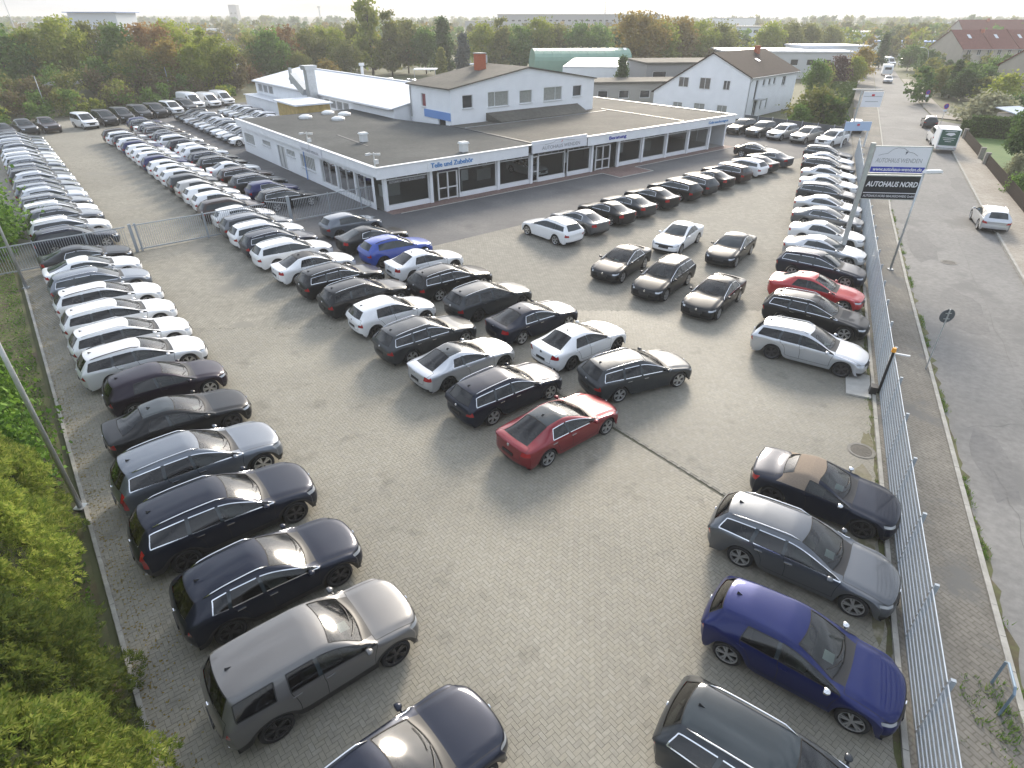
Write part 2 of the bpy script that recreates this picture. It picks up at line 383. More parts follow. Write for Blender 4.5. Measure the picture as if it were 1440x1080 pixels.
PARTNAME = {'window_f':'side_window','window_r':'side_window','window_q':'quarter_window','door_f':'door','door_r':'door','cowl':'wiper_cowl'}
def build_car_proto(name, t, lod, level=2):
    """returns list of part specs: (name, mesh, slot kind, parent index, loc, rz) used to make any number of cars of this type"""
    verts, faces, reg, crease = car_cage(t)
    names = sorted(set(reg)); ri = [names.index(r) for r in reg]
    em = subdivide(verts, faces, ri, crease, level)
    bm = bmesh.new(); bm.from_mesh(em); bm.verts.ensure_lookup_table()
    for f in bm.faces:                                # every panel faces outwards
        c = f.calc_center_median(); cx = max(-t['L']/2+.9, min(t['L']/2-.9, c.x))
        if names[f.material_index] != 'underbody' and f.normal.dot(c-Vector((cx, 0, .55))) < 0: f.normal_flip()
    bm.normal_update()
    bvh = BVHTree.FromBMesh(bm)
    parts = []
    hw = t['W']/2; hx = t['L']/2
    def slot(r):
        for p, s in (('window_f','glass'),('window_r','glass_r'),('window_q','glass_r'),('windscreen','glass'),('rear_window','glass_r'),('headlight','lamp'),('taillight','tail'),('grille','black'),('lower_grille','black'),('rear_valance','black'),('cowl','black'),('pillar','gloss'),('underbody','black'),('cladding','clad')):
            if r.startswith(p): return s
        if r == 'roof': return t.get('roof_slot', 'roof')
        if r == 'rail': return 'roofrail'
        return 'paint'
    vn = [v.normal.copy() for v in bm.verts]
    body_idx = None; handles = {}
    order = sorted(names, key=lambda r: 0 if r == 'body' else 1)
    if lod >= 2:                                       # far cars: panels fold into the body
        def fold(r): return 'body' if r in ('bonnet','tailgate','cladding') or r.startswith('door') or False else ('grille' if r == 'lower_grille' else r)
    else: fold = lambda r: r
    groups = {}
    for f in bm.faces: groups.setdefault(fold(names[f.material_index]), []).append(f)
    for r in sorted(groups, key=lambda r: 0 if r == 'body' else 1):
        gl = slot(r).startswith('glass')
        vm, vs, fs = {}, [], []
        for f in groups[r]:
            ff = []
            for v in f.verts:
                if v.index not in vm:
                    vm[v.index] = len(vs); vs.append(v.co - vn[v.index]*(.008 if gl else 0))
                ff.append(vm[v.index])
            fs.append(ff)
        base = r[:-1] if r[-1] in 'LR' else r
        base = 'pillar' if base.startswith('pillar') else base
        me = mesh_from(base, vs, fs, BLACKP, True)
        pn = PARTNAME.get(base, base)
        parts.append([pn, me, slot(r), None, None, 0])
        if base in ('door_f','door_r'): handles[r] = len(parts)-1
    # dark shut lines between panels and frames round the side glass
    seam = MB(); trimL = {}
    for e in bm.edges:
        if len(e.link_faces) != 2: continue
        a, b = (names[f.material_index] for f in e.link_faces)
        if a == b: continue
        n = (e.link_faces[0].normal+e.link_faces[1].normal).normalized()
        p, q = e.verts[0].co, e.verts[1].co; d = (q-p)
        if d.length < 1e-6: continue
        sdir = n.cross(d.normalized())
        def strip(m, w, off, inset=0):
            m.add([p-sdir*w+n*off, p+sdir*w+n*off, q+sdir*w+n*off, q-sdir*w+n*off], [(0,1,2,3)])
        ga, gb = a.startswith('window'), b.startswith('window')
        if ga != gb:
            o = b if ga else a
            if not (o.startswith('pillar')) : strip(trimL.setdefault(a if ga else b, MB()), t.get('trimw', .013), .004)
        elif not ga:
            panel = lambda r: r in ('bonnet','tailgate') or r.startswith('door')
            if (panel(a) or panel(b)) and not any(r.startswith(('underbody','cowl')) for r in (a, b)): strip(seam, .006, .002)
            elif any(r in ('windscreen','rear_window') for r in (a, b)) or (t.get('roof_slot') == 'black' and 'roof' in (a, b)): strip(seam, .012, .002)
    if lod < 2: parts.append(['shut_lines', seam.mesh('shut_lines', GAPM), 'fixed', None, None, 0])
    for sd in sorted(trimL): parts.append(['window_trim', trimL[sd].mesh('window_trim', CHROME), 'trim', None, None, 0])
    # wheels
    R = t['R']; xf = hx-t['fo']; xr = xf-t['wb']
    tm, rm = wheel_mesh(R, .225, t.get('rim', 'five'))
    tme = tm.mesh('wheel', [RUBBER, BLACKP], False); rme = rm.mesh('rim', RIMS)
    tme.polygons.foreach_set('use_smooth', [True]*len(tme.polygons))
    for x in (xf, xr):
        for sg in (1, -1):
            parts.append(['wheel', tme, 'fixed', None, (x, sg*(hw-.135), R), 0 if sg > 0 else math.pi])
            parts.append(['rim', rme, 'rim', len(parts)-1, None, 0])
    # mirrors
    mx = hx-t['B'][0][0]-.36; mz = t['B'][1][1]+.055
    for sg in (1, -1):
        m = MB(); c = Vector((mx, sg*(hw+.075), mz)); nn = 8
        prof = [(-.06,.06,.045),(-.045,.10,.062),(.02,.095,.058),(.065,.06,.038),(.085,.02,.012)]
        vs = []
        for px, ry, rz in prof:
            for i in range(nn): a = 2*math.pi*i/nn; vs.append((c.x+px, c.y+ry*math.cos(a), c.z+rz*math.sin(a)))
        fs = [(i*nn+k, i*nn+(k+1)%nn, (i+1)*nn+(k+1)%nn, (i+1)*nn+k) for i in range(len(prof)-1) for k in range(nn)] + [tuple(range(nn))[::-1], tuple((len(prof)-1)*nn+k for k in range(nn))]
        m.add(vs, fs); m.bar(c+Vector((.02,-sg*.06,-.05)), c+Vector((.03,-sg*.17,-.07)), .05, .03)
        parts.append(['mirror', m.mesh('mirror', BLACKP, True), 'mirror', None, None, 0])
    # roof rails
    if t.get('rails'):
        gh = t['gh']; y0 = gh[3]-.075; xs = [hx-t['C'][2][0]-.12 + (-(t['rail_end']-t['C'][2][0])+.24)*i/7 for i in range(8)]
        for sg in (1, -1):
            pts = []
            for i, x in enumerate(xs):
                h = ray(bvh, (x, sg*(y0-(.05 if i in (0,7) else 0)*.5), 4), (0,0,-1))
                if h: pts.append(h + Vector((0, 0, .005 if i in (0, 7) else .048)))
            if len(pts) > 3:
                m = MB(); m.tube(pts, [.014]+[.018]*(len(pts)-2)+[.014], 6)
                parts.append(['roof_rail', m.mesh('roof_rail', CHROME, True), 'rail', None, None, 0])
    # aerial fin
    if lod < 2 and t.get('fin', True):
        x = -hx+(t['L']-t['C'][t['rw'][0]-7][0])+.28; h = ray(bvh, (x, 0, 4), (0,0,-1))
        if h:
            m = MB(); m.add([h+Vector(v) for v in ((.10,0,-.01),(-.07,.03,-.01),(-.07,-.03,-.01),(-.06,0,.065))], [(0,1,3),(0,3,2),(1,2,3)])
            parts.append(['aerial', m.mesh('aerial', BLACKP), t.get('fin_slot', 'black'), None, None, 0])
    if lod < 2:
        # door handles
        for r, pi_ in handles.items():
            sg = 1 if r[-1] == 'L' else -1
            s_ = 10 if r.startswith('door_f') else 12
            x = hx-t['B'][s_-7][0]+(.13 if s_ == 10 else .20); z = t['B'][s_-7][1]-.10
            h = ray(bvh, (x, sg*3, z), (0,-sg,0))
            if h:
                m = MB(); m.box(h+Vector((0, sg*.012, 0)), (.19, .03, .028)); parts.append(['door_handle', m.mesh('door_handle', CHROME), 'handle', pi_, None, 0])
        # wipers lying on the screen foot
        for y0, y1 in ((.45,-.12),(-.05,-.55)):
            x = hx-t['C'][0][0]-.05; p = []
            for f in range(5):
                yy = y0+(y1-y0)*f/4; h = ray(bvh, (x-.10*f/4-t['bow'][0]*(yy/.6)**2, yy, 4), (0,0,-1))
                if h: p.append(h+Vector((0,0,.012)))
            if len(p) == 5: m = MB(); m.tube(p, .009, 5); parts.append(['wiper', m.mesh('wiper', BLACKP), 'fixed', None, None, 0])
        # number plate carriers
        h = ray(bvh, (-hx-1, 0, t.get('plate_z', .62)), (1,0,0))
        if h: m = MB(); m.box(h+Vector((-.006,0,0)), (.02,.52,.11)); parts.append(['plate_holder', m.mesh('plate_holder', BLACKP), 'plate', None, None, 0])
        h = ray(bvh, (hx+1, 0, .42), (-1,0,0))
        if h: m = MB(); m.box(h+Vector((.006,0,0)), (.02,.52,.11)); parts.append(['plate_holder', m.mesh('plate_holder', BLACKP), 'plate', None, None, 0])
        # maker's disc on grille and tailgate (plain chrome)
        for z, dx in ((t.get('fl', (.6,))[0]+.03, 1), (t['B'][10][1]-.04, -1)):
            h = ray(bvh, (dx*(hx+1), 0, z), (-dx,0,0))
            if h: m = MB(); m.tube([h+Vector((-.01*dx,0,0)), h+Vector((.012*dx,0,0))], .055, 12); parts.append(['badge', m.mesh('badge', CHROME), 'fixed', None, None, 0])
        for sg in (1, -1):                            # rear muffler tips
            m = MB(); m.tube([(-hx+.35, sg*hw*.60, .25), (-hx+.12, sg*hw*.60, .245)], .036, 10); parts.append(['exhaust_tip', m.mesh('exhaust_tip', CHROME), 'fixed', None, None, 0])
    if lod == 0 or lod == 1:
        # cabin: carpet, dashboard, steering wheel, seats
        bz = t['B'][2][1]; x7 = hx-t['C'][0][0]; xB = hx-t['C'][3][0]; zs = t.get('seat_z', .50)
        m = MB(); xrr = hx-t['B'][8][0]
        m.box(((x7+xrr)/2-.1, 0, bz-.33), (x7-xrr-.1, t['W']-.36, .05)); parts.append(['cabin_floor', m.mesh('cabin_floor', FLOORM), 'fixed', None, None, 0])
        m = MB(); m.box((x7-.33, 0, bz-.16), (.62, t['W']-.34, .20), taper=.93); parts.append(['dashboard', m.mesh('dashboard', FLOORM), 'fixed', None, None, 0])
        m = MB(); c = Vector((x7-.72, .36, bz-.04)); pts = [c+Vector((-.10*math.sin(a), .17*math.cos(a), .17*math.sin(a)*.9)) for a in [2*math.pi*i/14 for i in range(15)]]
        m.tube(pts, .016, 5, cap=False); m.bar(c+Vector((0,-.17,0)), c+Vector((0,.17,0)), .05, .02); parts.append(['steering_wheel', m.mesh('steering_wheel', FLOORM), 'fixed', None, None, 0])
        m = MB(); m.add([(x7-.20,-.18,bz-.045),(x7-.20,.10,bz-.045),(x7-.42,.10,bz-.015),(x7-.42,-.18,bz-.015)], [(0,1,2,3)]); parts.append(['price_sheet', m.mesh('price_sheet', PAPER), 'fixed', None, None, 0])
        rows = [xB+.28] + ([hx-t['B'][5][0]+.05] if not t.get('two_seat') else [])
        for x in rows:
            for sg in (1, -1):
                m = MB(); y = sg*.37
                m.box((x+.05, y, bz-.30), (.50,.50,.16), taper=.94); zt = min(t['H']-.34, bz+.20)-(.16 if x != rows[0] else 0)
                b0 = Vector((x-.20, y, bz-.25)); b1 = Vector((x-.36, y, zt-.06)); dd = (b1-b0)
                vs = []
                for p, wd, th in ((b0,.24,.07),(b0+dd*.6,.25,.06),(b1,.18,.045)):
                    vs += [p+Vector((th,-wd,0)), p+Vector((th,wd,0)), p+Vector((-th,wd,0)), p+Vector((-th,-wd,0))]
                m.add(vs, [(0,1,5,4),(1,2,6,5),(2,3,7,6),(3,0,4,7),(4,5,9,8),(5,6,10,9),(6,7,11,10),(7,4,8,11),(8,9,10,11)])
                m.box((x-.39, y, zt+.03), (.09,.26,.16), taper=.85)
                parts.append(['seat', m.mesh('seat', SEAT), 'seat', None, None, 0])
    bm.free(); bpy.data.meshes.remove(em)
    return parts

def make_car(parts, loc, rz, col, label, group, name='parked_car', cat='car', trim='chrome', rim='silver', roof=None, rail='chrome', mirror=None, clad=None, lamp=None, glass=None, scale=None, lod=0, plate='black', paper=None, tail=None, drop=(), seat=None):
    root = empty(name, loc, rz); tag(root, label, cat, group)
    if scale: root.scale = scale
    if lod < 2: g0, g1 = GLASS, GLASSP
    else: g0, g1 = GLASSD, GLASSD
    p = PAINT[col]
    sl = {'paint': p, 'glass': g0, 'glass_r': glass or g1, 'lamp': lamp or CLEAR_L, 'tail': tail or RED_L, 'black': BLACKP, 'clad': clad or BLACKP, 'trim': {'chrome': CHROME, 'black': BLACKP}[trim],
          'rim': {'silver': RIMS, 'dark': RIMD}[rim], 'roofglass': roof or GLASSD, 'mirror': mirror or p, 'rail': {'chrome': CHROME, 'black': BLACKP, 'paint': p}[rail], 'handle': CHROME if trim == 'chrome' else p,
          'plate': PLATE if plate == 'white' else BLACKP, 'fabric': FABRIC, 'gloss': GLASSD, 'roof': roof or p, 'seat': seat or SEAT}
    objs = []
    for pn, me, s, par, l, r in parts:
        if pn in drop: objs.append(None); continue
        o = bpy.data.objects.new(pn, me); COL.objects.link(o); o.parent = objs[par] if par is not None else root
        if l is not None: o.location = l
        if r: o.rotation_euler = (0, 0, r)
        if s != 'fixed':
            ms = o.material_slots[0]; ms.link = 'OBJECT'; ms.material = sl[s]
        if pn in ('shut_lines', 'window_trim'): o['kind'] = 'stuff'
        objs.append(o)
    return root

# ---- type tables: stations 7..18 -------------------------------------------------
def T(L, W, H, wb, fo, R, C, E, B, gh, rw, glassmap, bow=None, bw=None, **kw):
    bow = bow or [.16,.12,.10,.05,.05,.0,.0,.0,-.06,-.06,-.06,-.05]
    bow = [b for b in bow]
    bw = bw or [.955,.975,.985,.985,.985,.985,.98,.97,.955,.95,.94,.90]
    d = dict(L=L, W=W, H=H, wb=wb, fo=fo, R=R, C=C, E=E, B=B, gh=gh, rw=rw, glassmap=glassmap, bow=bow, bw=bw); d.update(kw); return d
GW = {7:'window_f',8:'window_f',9:'window_f',10:'pillar',11:'window_r',12:'pillar',13:'window_q',14:'window_q'}
GS = {7:'window_f',8:'window_f',9:'window_f',10:'pillar',11:'window_r'}
GC = {7:'window_f',8:'window_f',9:'window_f',10:'pillar',11:'window_r'}
TYPES = {}
TYPES['estate'] = T(4.77,1.84,1.50,2.79,.90,.345,
  C=[(1.42,.98),(1.88,1.26),(2.34,1.455),(2.66,1.49),(2.74,1.495),(3.46,1.485),(3.56,1.48),(3.98,1.455),(4.38,1.42),(4.66,1.03),(4.73,.93),(4.76,.82)],
  E=[(1.52,.99),(2.02,1.22),(2.46,1.385),(2.70,1.41),(2.78,1.41),(3.40,1.395),(3.49,1.39),(3.88,1.36),(4.22,1.33),(4.58,1.02),(4.66,.93),(4.70,.84)],
  B=[(1.22,.92),(1.72,.935),(2.25,.945),(2.68,.955),(2.76,.957),(3.50,.975),(3.60,.98),(4.05,.995),(4.46,1.015),(4.56,.97),(4.62,.92),(4.66,.84)],
  gh=[.80,.73,.66,.645,.645,.63,.63,.62,.62,.72,.78,.80], rw=(15,16), glassmap=GW, hatch=1, rails=1, rail_end=4.30)
TYPES['saloon'] = T(4.70,1.83,1.44,2.80,.86,.34,
  C=[(1.45,.96),(1.92,1.22),(2.40,1.40),(2.70,1.43),(2.78,1.43),(3.25,1.41),(3.42,1.385),(3.72,1.24),(3.95,1.12),(4.18,1.03),(4.50,1.01),(4.66,.97)],
  E=[(1.55,.97),(2.05,1.18),(2.50,1.335),(2.72,1.355),(2.80,1.355),(3.24,1.32),(3.40,1.28),(3.72,1.13),(3.95,1.05),(4.18,1.0),(4.48,.985),(4.60,.945)],
  B=[(1.24,.90),(1.74,.915),(2.27,.925),(2.68,.935),(2.76,.937),(3.60,.955),(3.72,.96),(3.95,.965),(4.10,.965),(4.30,.96),(4.48,.945),(4.56,.90)],
  gh=[.80,.72,.645,.63,.63,.61,.61,.64,.67,.73,.77,.78], rw=(13,16), glassmap=GS)
TYPES['fastback'] = T(4.76,1.85,1.41,2.83,.88,.34,
  C=[(1.46,.95),(1.95,1.21),(2.46,1.375),(2.76,1.40),(2.84,1.40),(3.28,1.375),(3.46,1.345),(3.85,1.20),(4.18,1.085),(4.46,1.02),(4.62,1.0),(4.72,.96)],
  E=[(1.56,.96),(2.08,1.17),(2.56,1.305),(2.78,1.325),(2.86,1.32),(3.36,1.25),(3.50,1.215),(3.84,1.09),(4.14,1.02),(4.42,.98),(4.56,.965),(4.64,.93)],
  B=[(1.26,.89),(1.76,.905),(2.30,.915),(2.72,.925),(2.80,.927),(3.66,.95),(3.78,.955),(4.02,.96),(4.22,.958),(4.42,.945),(4.54,.93),(4.60,.89)],
  gh=[.80,.72,.64,.62,.62,.60,.60,.62,.65,.71,.76,.78], rw=(13,16), glassmap=GS, hatch=1)
TYPES['coupe'] = dict(TYPES['fastback'], L=4.69, W=1.82, H=1.40, rear_door='body', glassmap=GC)
TYPES['coupe'] = T(4.69,1.83,1.40,2.80,.86,.34,
  C=[(1.50,.94),(1.99,1.20),(2.48,1.365),(2.76,1.39),(2.84,1.39),(3.16,1.37),(3.32,1.35),(3.68,1.21),(3.98,1.09),(4.24,1.01),(4.50,.99),(4.65,.95)],
  E=[(1.60,.95),(2.12,1.16),(2.58,1.295),(2.78,1.315),(2.86,1.31),(3.22,1.255),(3.36,1.22),(3.68,1.09),(3.96,1.01),(4.22,.97),(4.46,.955),(4.57,.92)],
  B=[(1.30,.88),(1.80,.895),(2.34,.905),(2.82,.915),(2.90,.917),(3.48,.94),(3.62,.95),(3.90,.955),(4.10,.955),(4.30,.945),(4.46,.925),(4.53,.88)],
  gh=[.79,.71,.63,.61,.61,.59,.59,.61,.64,.70,.75,.77], rw=(13,16), glassmap=GC, rear_door='body')
TYPES['hatchback'] = T(4.27,1.80,1.47,2.62,.84,.335,
  C=[(1.28,.98),(1.72,1.26),(2.14,1.44),(2.46,1.475),(2.54,1.475),(3.30,1.455),(3.42,1.445),(3.68,1.415),(3.92,1.38),(4.16,1.03),(4.23,.93),(4.26,.82)],
  E=[(1.38,.99),(1.86,1.22),(2.27,1.385),(2.50,1.405),(2.58,1.405),(3.30,1.365),(3.40,1.35),(3.58,1.31),(3.76,1.27),(4.06,1.02),(4.15,.93),(4.19,.84)],
  B=[(1.10,.90),(1.56,.915),(2.06,.925),(2.46,.935),(2.54,.937),(3.46,.975),(3.58,.985),(3.74,1.0),(3.92,1.01),(4.05,.98),(4.12,.93),(4.16,.84)],
  gh=[.79,.72,.655,.64,.64,.625,.625,.63,.64,.71,.76,.78], rw=(15,16), glassmap={7:'window_f',8:'window_f',9:'window_f',10:'pillar',11:'window_r'}, hatch=1)
TYPES['suv'] = T(4.95,1.95,1.77,2.98,.88,.375,
  C=[(1.50,1.14),(1.93,1.44),(2.36,1.655),(2.70,1.725),(2.78,1.73),(3.50,1.735),(3.60,1.73),(4.05,1.71),(4.52,1.67),(4.80,1.22),(4.87,1.08),(4.92,.92)],
  E=[(1.60,1.15),(2.06,1.40),(2.47,1.585),(2.74,1.63),(2.82,1.635),(3.46,1.635),(3.55,1.63),(4.00,1.605),(4.36,1.57),(4.70,1.21),(4.78,1.08),(4.83,.95)],
  B=[(1.26,1.06),(1.78,1.085),(2.32,1.10),(2.72,1.11),(2.80,1.115),(3.55,1.14),(3.65,1.145),(4.12,1.165),(4.58,1.19),(4.68,1.14),(4.74,1.07),(4.78,.95)],
  gh=[.85,.78,.71,.70,.70,.69,.69,.68,.67,.76,.82,.84], rw=(15,16), glassmap=GW, hatch=1, rails=1, rail_end=4.40, tall_tail=1, tk=3, zn=.88, sill=.28, lev=(.48,.74,.95), fl=(.74,.58,.42,.26), clad=1, flare=1, shoulder=.14, seat_z=.7, rl=(.80,.62,.46,.32))
TYPES['crossover'] = T(4.57,1.86,1.63,2.74,.87,.36,
  C=[(1.42,1.06),(1.86,1.34),(2.30,1.54),(2.62,1.595),(2.70,1.595),(3.36,1.585),(3.46,1.58),(3.82,1.54),(4.14,1.48),(4.44,1.12),(4.51,1.0),(4.55,.86)],
  E=[(1.52,1.07),(1.99,1.30),(2.41,1.47),(2.66,1.505),(2.74,1.505),(3.30,1.485),(3.38,1.475),(3.70,1.42),(3.98,1.36),(4.36,1.11),(4.44,1.0),(4.48,.88)],
  B=[(1.20,.99),(1.70,1.01),(2.24,1.02),(2.62,1.03),(2.70,1.035),(3.44,1.06),(3.52,1.065),(3.86,1.09),(4.20,1.12),(4.33,1.07),(4.40,1.0),(4.44,.88)],
  gh=[.82,.75,.68,.665,.665,.65,.65,.645,.65,.73,.78,.80], rw=(15,16), glassmap={7:'window_f',8:'window_f',9:'window_f',10:'pillar',11:'window_r',12:'pillar',13:'window_q'}, hatch=1, rails=1, rail_end=4.0, zn=.80, sill=.25, lev=(.42,.67,.87), fl=(.68,.54,.39,.23), clad=1, flare=1, rl=(.76,.58,.42,.28))
TYPES['boxy_suv'] = T(4.60,1.92,1.74,2.74,.85,.37,
  C=[(1.34,1.16),(1.70,1.45),(2.06,1.645),(2.44,1.71),(2.52,1.715),(3.22,1.725),(3.32,1.725),(3.80,1.715),(4.26,1.69),(4.46,1.26),(4.53,1.10),(4.57,.94)],
  E=[(1.44,1.17),(1.82,1.42),(2.17,1.585),(2.48,1.625),(2.56,1.63),(3.20,1.635),(3.30,1.635),(3.74,1.625),(4.14,1.60),(4.36,1.25),(4.45,1.10),(4.50,.96)],
  B=[(1.12,1.08),(1.58,1.11),(2.06,1.125),(2.46,1.135),(2.54,1.14),(3.24,1.155),(3.40,1.16),(3.84,1.17),(4.24,1.19),(4.36,1.16),(4.42,1.09),(4.46,.96)],
  gh=[.85,.79,.73,.72,.72,.715,.715,.71,.70,.78,.82,.84], rw=(15,16), glassmap={7:'window_f',8:'window_f',9:'window_f',10:'pillar',11:'window_r',13:'window_q',14:'window_q'}, hatch=1, zn=.92, sill=.29, lev=(.50,.76,.97), fl=(.77,.60,.44,.27), clad=1, flare=1, rl=(.82,.64,.48,.33), cr_roof=.7)
TYPES['roadster'] = T(4.18,1.83,1.36,2.50,.86,.34,
  C=[(1.42,.95),(1.82,1.17),(2.20,1.315),(2.50,1.355),(2.58,1.355),(2.86,1.31),(3.0,1.27),(3.16,1.19),(3.30,1.11),(3.46,1.02),(3.85,1.0),(4.13,.94)],
  E=[(1.52,.96),(1.95,1.13),(2.30,1.25),(2.52,1.275),(2.58,1.27),(2.80,1.215),(2.92,1.17),(3.10,1.09),(3.24,1.03),(3.42,.98),(3.80,.955),(4.05,.91)],
  B=[(1.22,.89),(1.70,.905),(2.20,.915),(2.62,.925),(2.68,.927),(2.98,.945),(3.08,.95),(3.22,.955),(3.36,.955),(3.52,.95),(3.84,.93),(4.0,.88)],
  gh=[.79,.70,.62,.61,.61,.62,.63,.65,.67,.71,.75,.77], rw=(13,15), glassmap={7:'window_f',8:'window_f',9:'window_f'}, rear_door='body', two_seat=1, roof_slot='fabric', pillar_reg='body', fin=False, soft=1)
TYPES['minivan'] = T(4.90,1.91,1.97,3.0,.91,.345,
  C=[(1.02,1.17),(1.44,1.52),(1.84,1.83),(2.32,1.935),(2.40,1.94),(3.30,1.955),(3.40,1.955),(4.0,1.945),(4.62,1.90),(4.80,1.20),(4.85,1.05),(4.88,.90)],
  E=[(1.12,1.18),(1.58,1.48),(1.98,1.74),(2.36,1.81),(2.44,1.815),(3.30,1.82),(3.40,1.82),(4.0,1.81),(4.54,1.78),(4.74,1.20),(4.80,1.05),(4.83,.92)],
  B=[(.80,1.06),(1.34,1.08),(1.86,1.10),(2.34,1.12),(2.42,1.12),(3.30,1.13),(3.40,1.13),(4.0,1.135),(4.56,1.14),(4.70,1.12),(4.76,1.05),(4.80,.92)],
  gh=[.86,.82,.79,.785,.785,.785,.785,.785,.78,.82,.84,.85], rw=(15,16), glassmap=GW, hatch=1, zn=.88, sill=.26, lev=(.46,.72,.93), fl=(.72,.56,.42,.24), rl=(.80,.62,.46,.30), fin=False)
TYPES['panel_van'] = T(5.93,2.0,2.55,3.66,1.0,.35,
  C=[(1.10,1.28),(1.58,1.72),(2.02,2.15),(2.5,2.46),(2.58,2.48),(3.6,2.54),(3.7,2.54),(4.7,2.54),(5.78,2.50),(5.88,1.30),(5.90,1.10),(5.92,.92)],
  E=[(1.20,1.28),(1.72,1.66),(2.14,2.0),(2.52,2.28),(2.60,2.30),(3.6,2.36),(3.7,2.36),(4.7,2.36),(5.72,2.34),(5.84,1.28),(5.87,1.10),(5.88,.95)],
  B=[(.86,1.15),(1.46,1.18),(2.02,1.20),(2.46,1.22),(2.54,1.22),(3.6,1.22),(3.7,1.22),(4.7,1.22),(5.70,1.22),(5.80,1.2),(5.83,1.08),(5.85,.95)],
  gh=[.90,.87,.85,.86,.86,.88,.88,.88,.87,.90,.92,.93], rw=(15,15), glassmap={7:'window_f',8:'window_f',9:'window_f'}, hatch=1, zn=.95, sill=.30, lev=(.5,.78,1.0), fl=(.78,.62,.46,.28), rl=(.82,.66,.5,.36), fin=False, rear_door='body')
TYPES['pickup'] = T(5.25,1.95,1.83,3.10,.95,.38,
  C=[(1.56,1.15),(1.95,1.46),(2.34,1.69),(2.70,1.775),(2.78,1.78),(3.42,1.79),(3.52,1.78),(3.66,1.60),(3.74,1.32),(3.80,1.13),(4.6,1.12),(5.20,1.10)],
  E=[(1.66,1.16),(2.08,1.42),(2.45,1.62),(2.74,1.68),(2.82,1.68),(3.36,1.67),(3.46,1.66),(3.60,1.52),(3.70,1.30),(3.80,1.14),(4.6,1.13),(5.15,1.10)],
  B=[(1.32,1.06),(1.84,1.08),(2.36,1.09),(2.72,1.10),(2.80,1.10),(3.50,1.12),(3.60,1.12),(3.68,1.12),(3.76,1.12),(4.0,1.11),(4.7,1.10),(5.12,1.06)],
  gh=[.85,.78,.72,.71,.71,.70,.70,.72,.74,.80,.86,.88], rw=(13,15), glassmap=GS, zn=.93, sill=.36, lev=(.55,.78,.98), fl=(.78,.62,.46,.30), clad=1, flare=1, rl=(.84,.66,.5,.36), fin=False)
# ------------------------------------------------------------------ ground, paving, road
PHI = math.atan2(1, .468); CP, SP = math.cos(PHI), math.sin(PHI)
def S(a, b, z=0.0):                            # street grid: a along the fence, b to its right
    return Vector((5.3+a*CP+b*SP, a*SP-b*CP, z))

def ground_mat(name, c1, c2, c3=None, scale=.08, fine=3.0, rough=.85, bump=.15, stain=None, brick=None, spec=.5):
    m = bpy.data.materials.new(name); MATS[name] = m; n, l = nodes_of(m); b = n['Principled BSDF']; b.inputs['Roughness'].default_value = rough; b.inputs['Specular IOR Level'].default_value = spec
    tc = n.new('ShaderNodeTexCoord')
    def noi(s, d=8): t = n.new('ShaderNodeTexNoise'); t.inputs['Scale'].default_value = s; t.inputs['Detail'].default_value = d; t.inputs['Roughness'].default_value = .65; l.new(tc.outputs['Object'], t.inputs['Vector']); return t
    a = noi(scale); r = n.new('ShaderNodeValToRGB'); r.color_ramp.elements[0].position = .36; r.color_ramp.elements[1].position = .66
    r.color_ramp.elements[0].color = (*c1, 1); r.color_ramp.elements[1].color = (*c2, 1); l.new(a.outputs['Fac'], r.inputs['Fac'])
    if c3: e = r.color_ramp.elements.new(.52); e.color = (*c3, 1)
    f = noi(fine, 10); mr = n.new('ShaderNodeMapRange'); mr.inputs['From Min'].default_value = .3; mr.inputs['From Max'].default_value = .7; mr.inputs['To Min'].default_value = .8; mr.inputs['To Max'].default_value = 1.18
    l.new(f.outputs['Fac'], mr.inputs['Value'])
    v = n.new('ShaderNodeVectorMath'); v.operation = 'SCALE'; l.new(r.outputs['Color'], v.inputs[0]); l.new(mr.outputs[0], v.inputs['Scale'])
    out = v.outputs['Vector']
    if brick:
        mp = n.new('ShaderNodeMapping'); mp.inputs['Rotation'].default_value = (0, 0, brick[1]); l.new(tc.outputs['Object'], mp.inputs['Vector'])
        bt = n.new('ShaderNodeTexBrick'); bt.inputs['Scale'].default_value = 1.0; bt.inputs['Brick Width'].default_value = brick[0]; bt.inputs['Row Height'].default_value = brick[0]/2; bt.inputs['Mortar Size'].default_value = .012
        bt.inputs['Color1'].default_value = (1.06,1.06,1.06,1); bt.inputs['Color2'].default_value = (.9,.9,.9,1); bt.inputs['Mortar'].default_value = (.62,.6,.56,1); l.new(mp.outputs[0], bt.inputs['Vector'])
        v2 = n.new('ShaderNodeVectorMath'); v2.operation = 'MULTIPLY'; l.new(out, v2.inputs[0]); l.new(bt.outputs['Color'], v2.inputs[1]); out = v2.outputs['Vector']
    if stain:
        s_ = noi(stain[1], 5); sr = n.new('ShaderNodeMapRange'); sr.inputs['From Min'].default_value = .56; sr.inputs['From Max'].default_value = .64; l.new(s_.outputs['Fac'], sr.inputs['Value'])
        mx = n.new('ShaderNodeMix'); mx.data_type = 'RGBA'; l.new(sr.outputs[0], mx.inputs['Factor']); l.new(out, mx.inputs['A']); mx.inputs['B'].default_value = (*stain[0], 1); out = mx.outputs['Result']
    l.new(out, b.inputs['Base Color'])
    if bump: bp = n.new('ShaderNodeBump'); bp.inputs['Strength'].default_value = bump; bp.inputs['Distance'].default_value = .03; l.new(f.outputs['Fac'], bp.inputs['Height']); l.new(bp.outputs[0], b.inputs['Normal'])
    return m

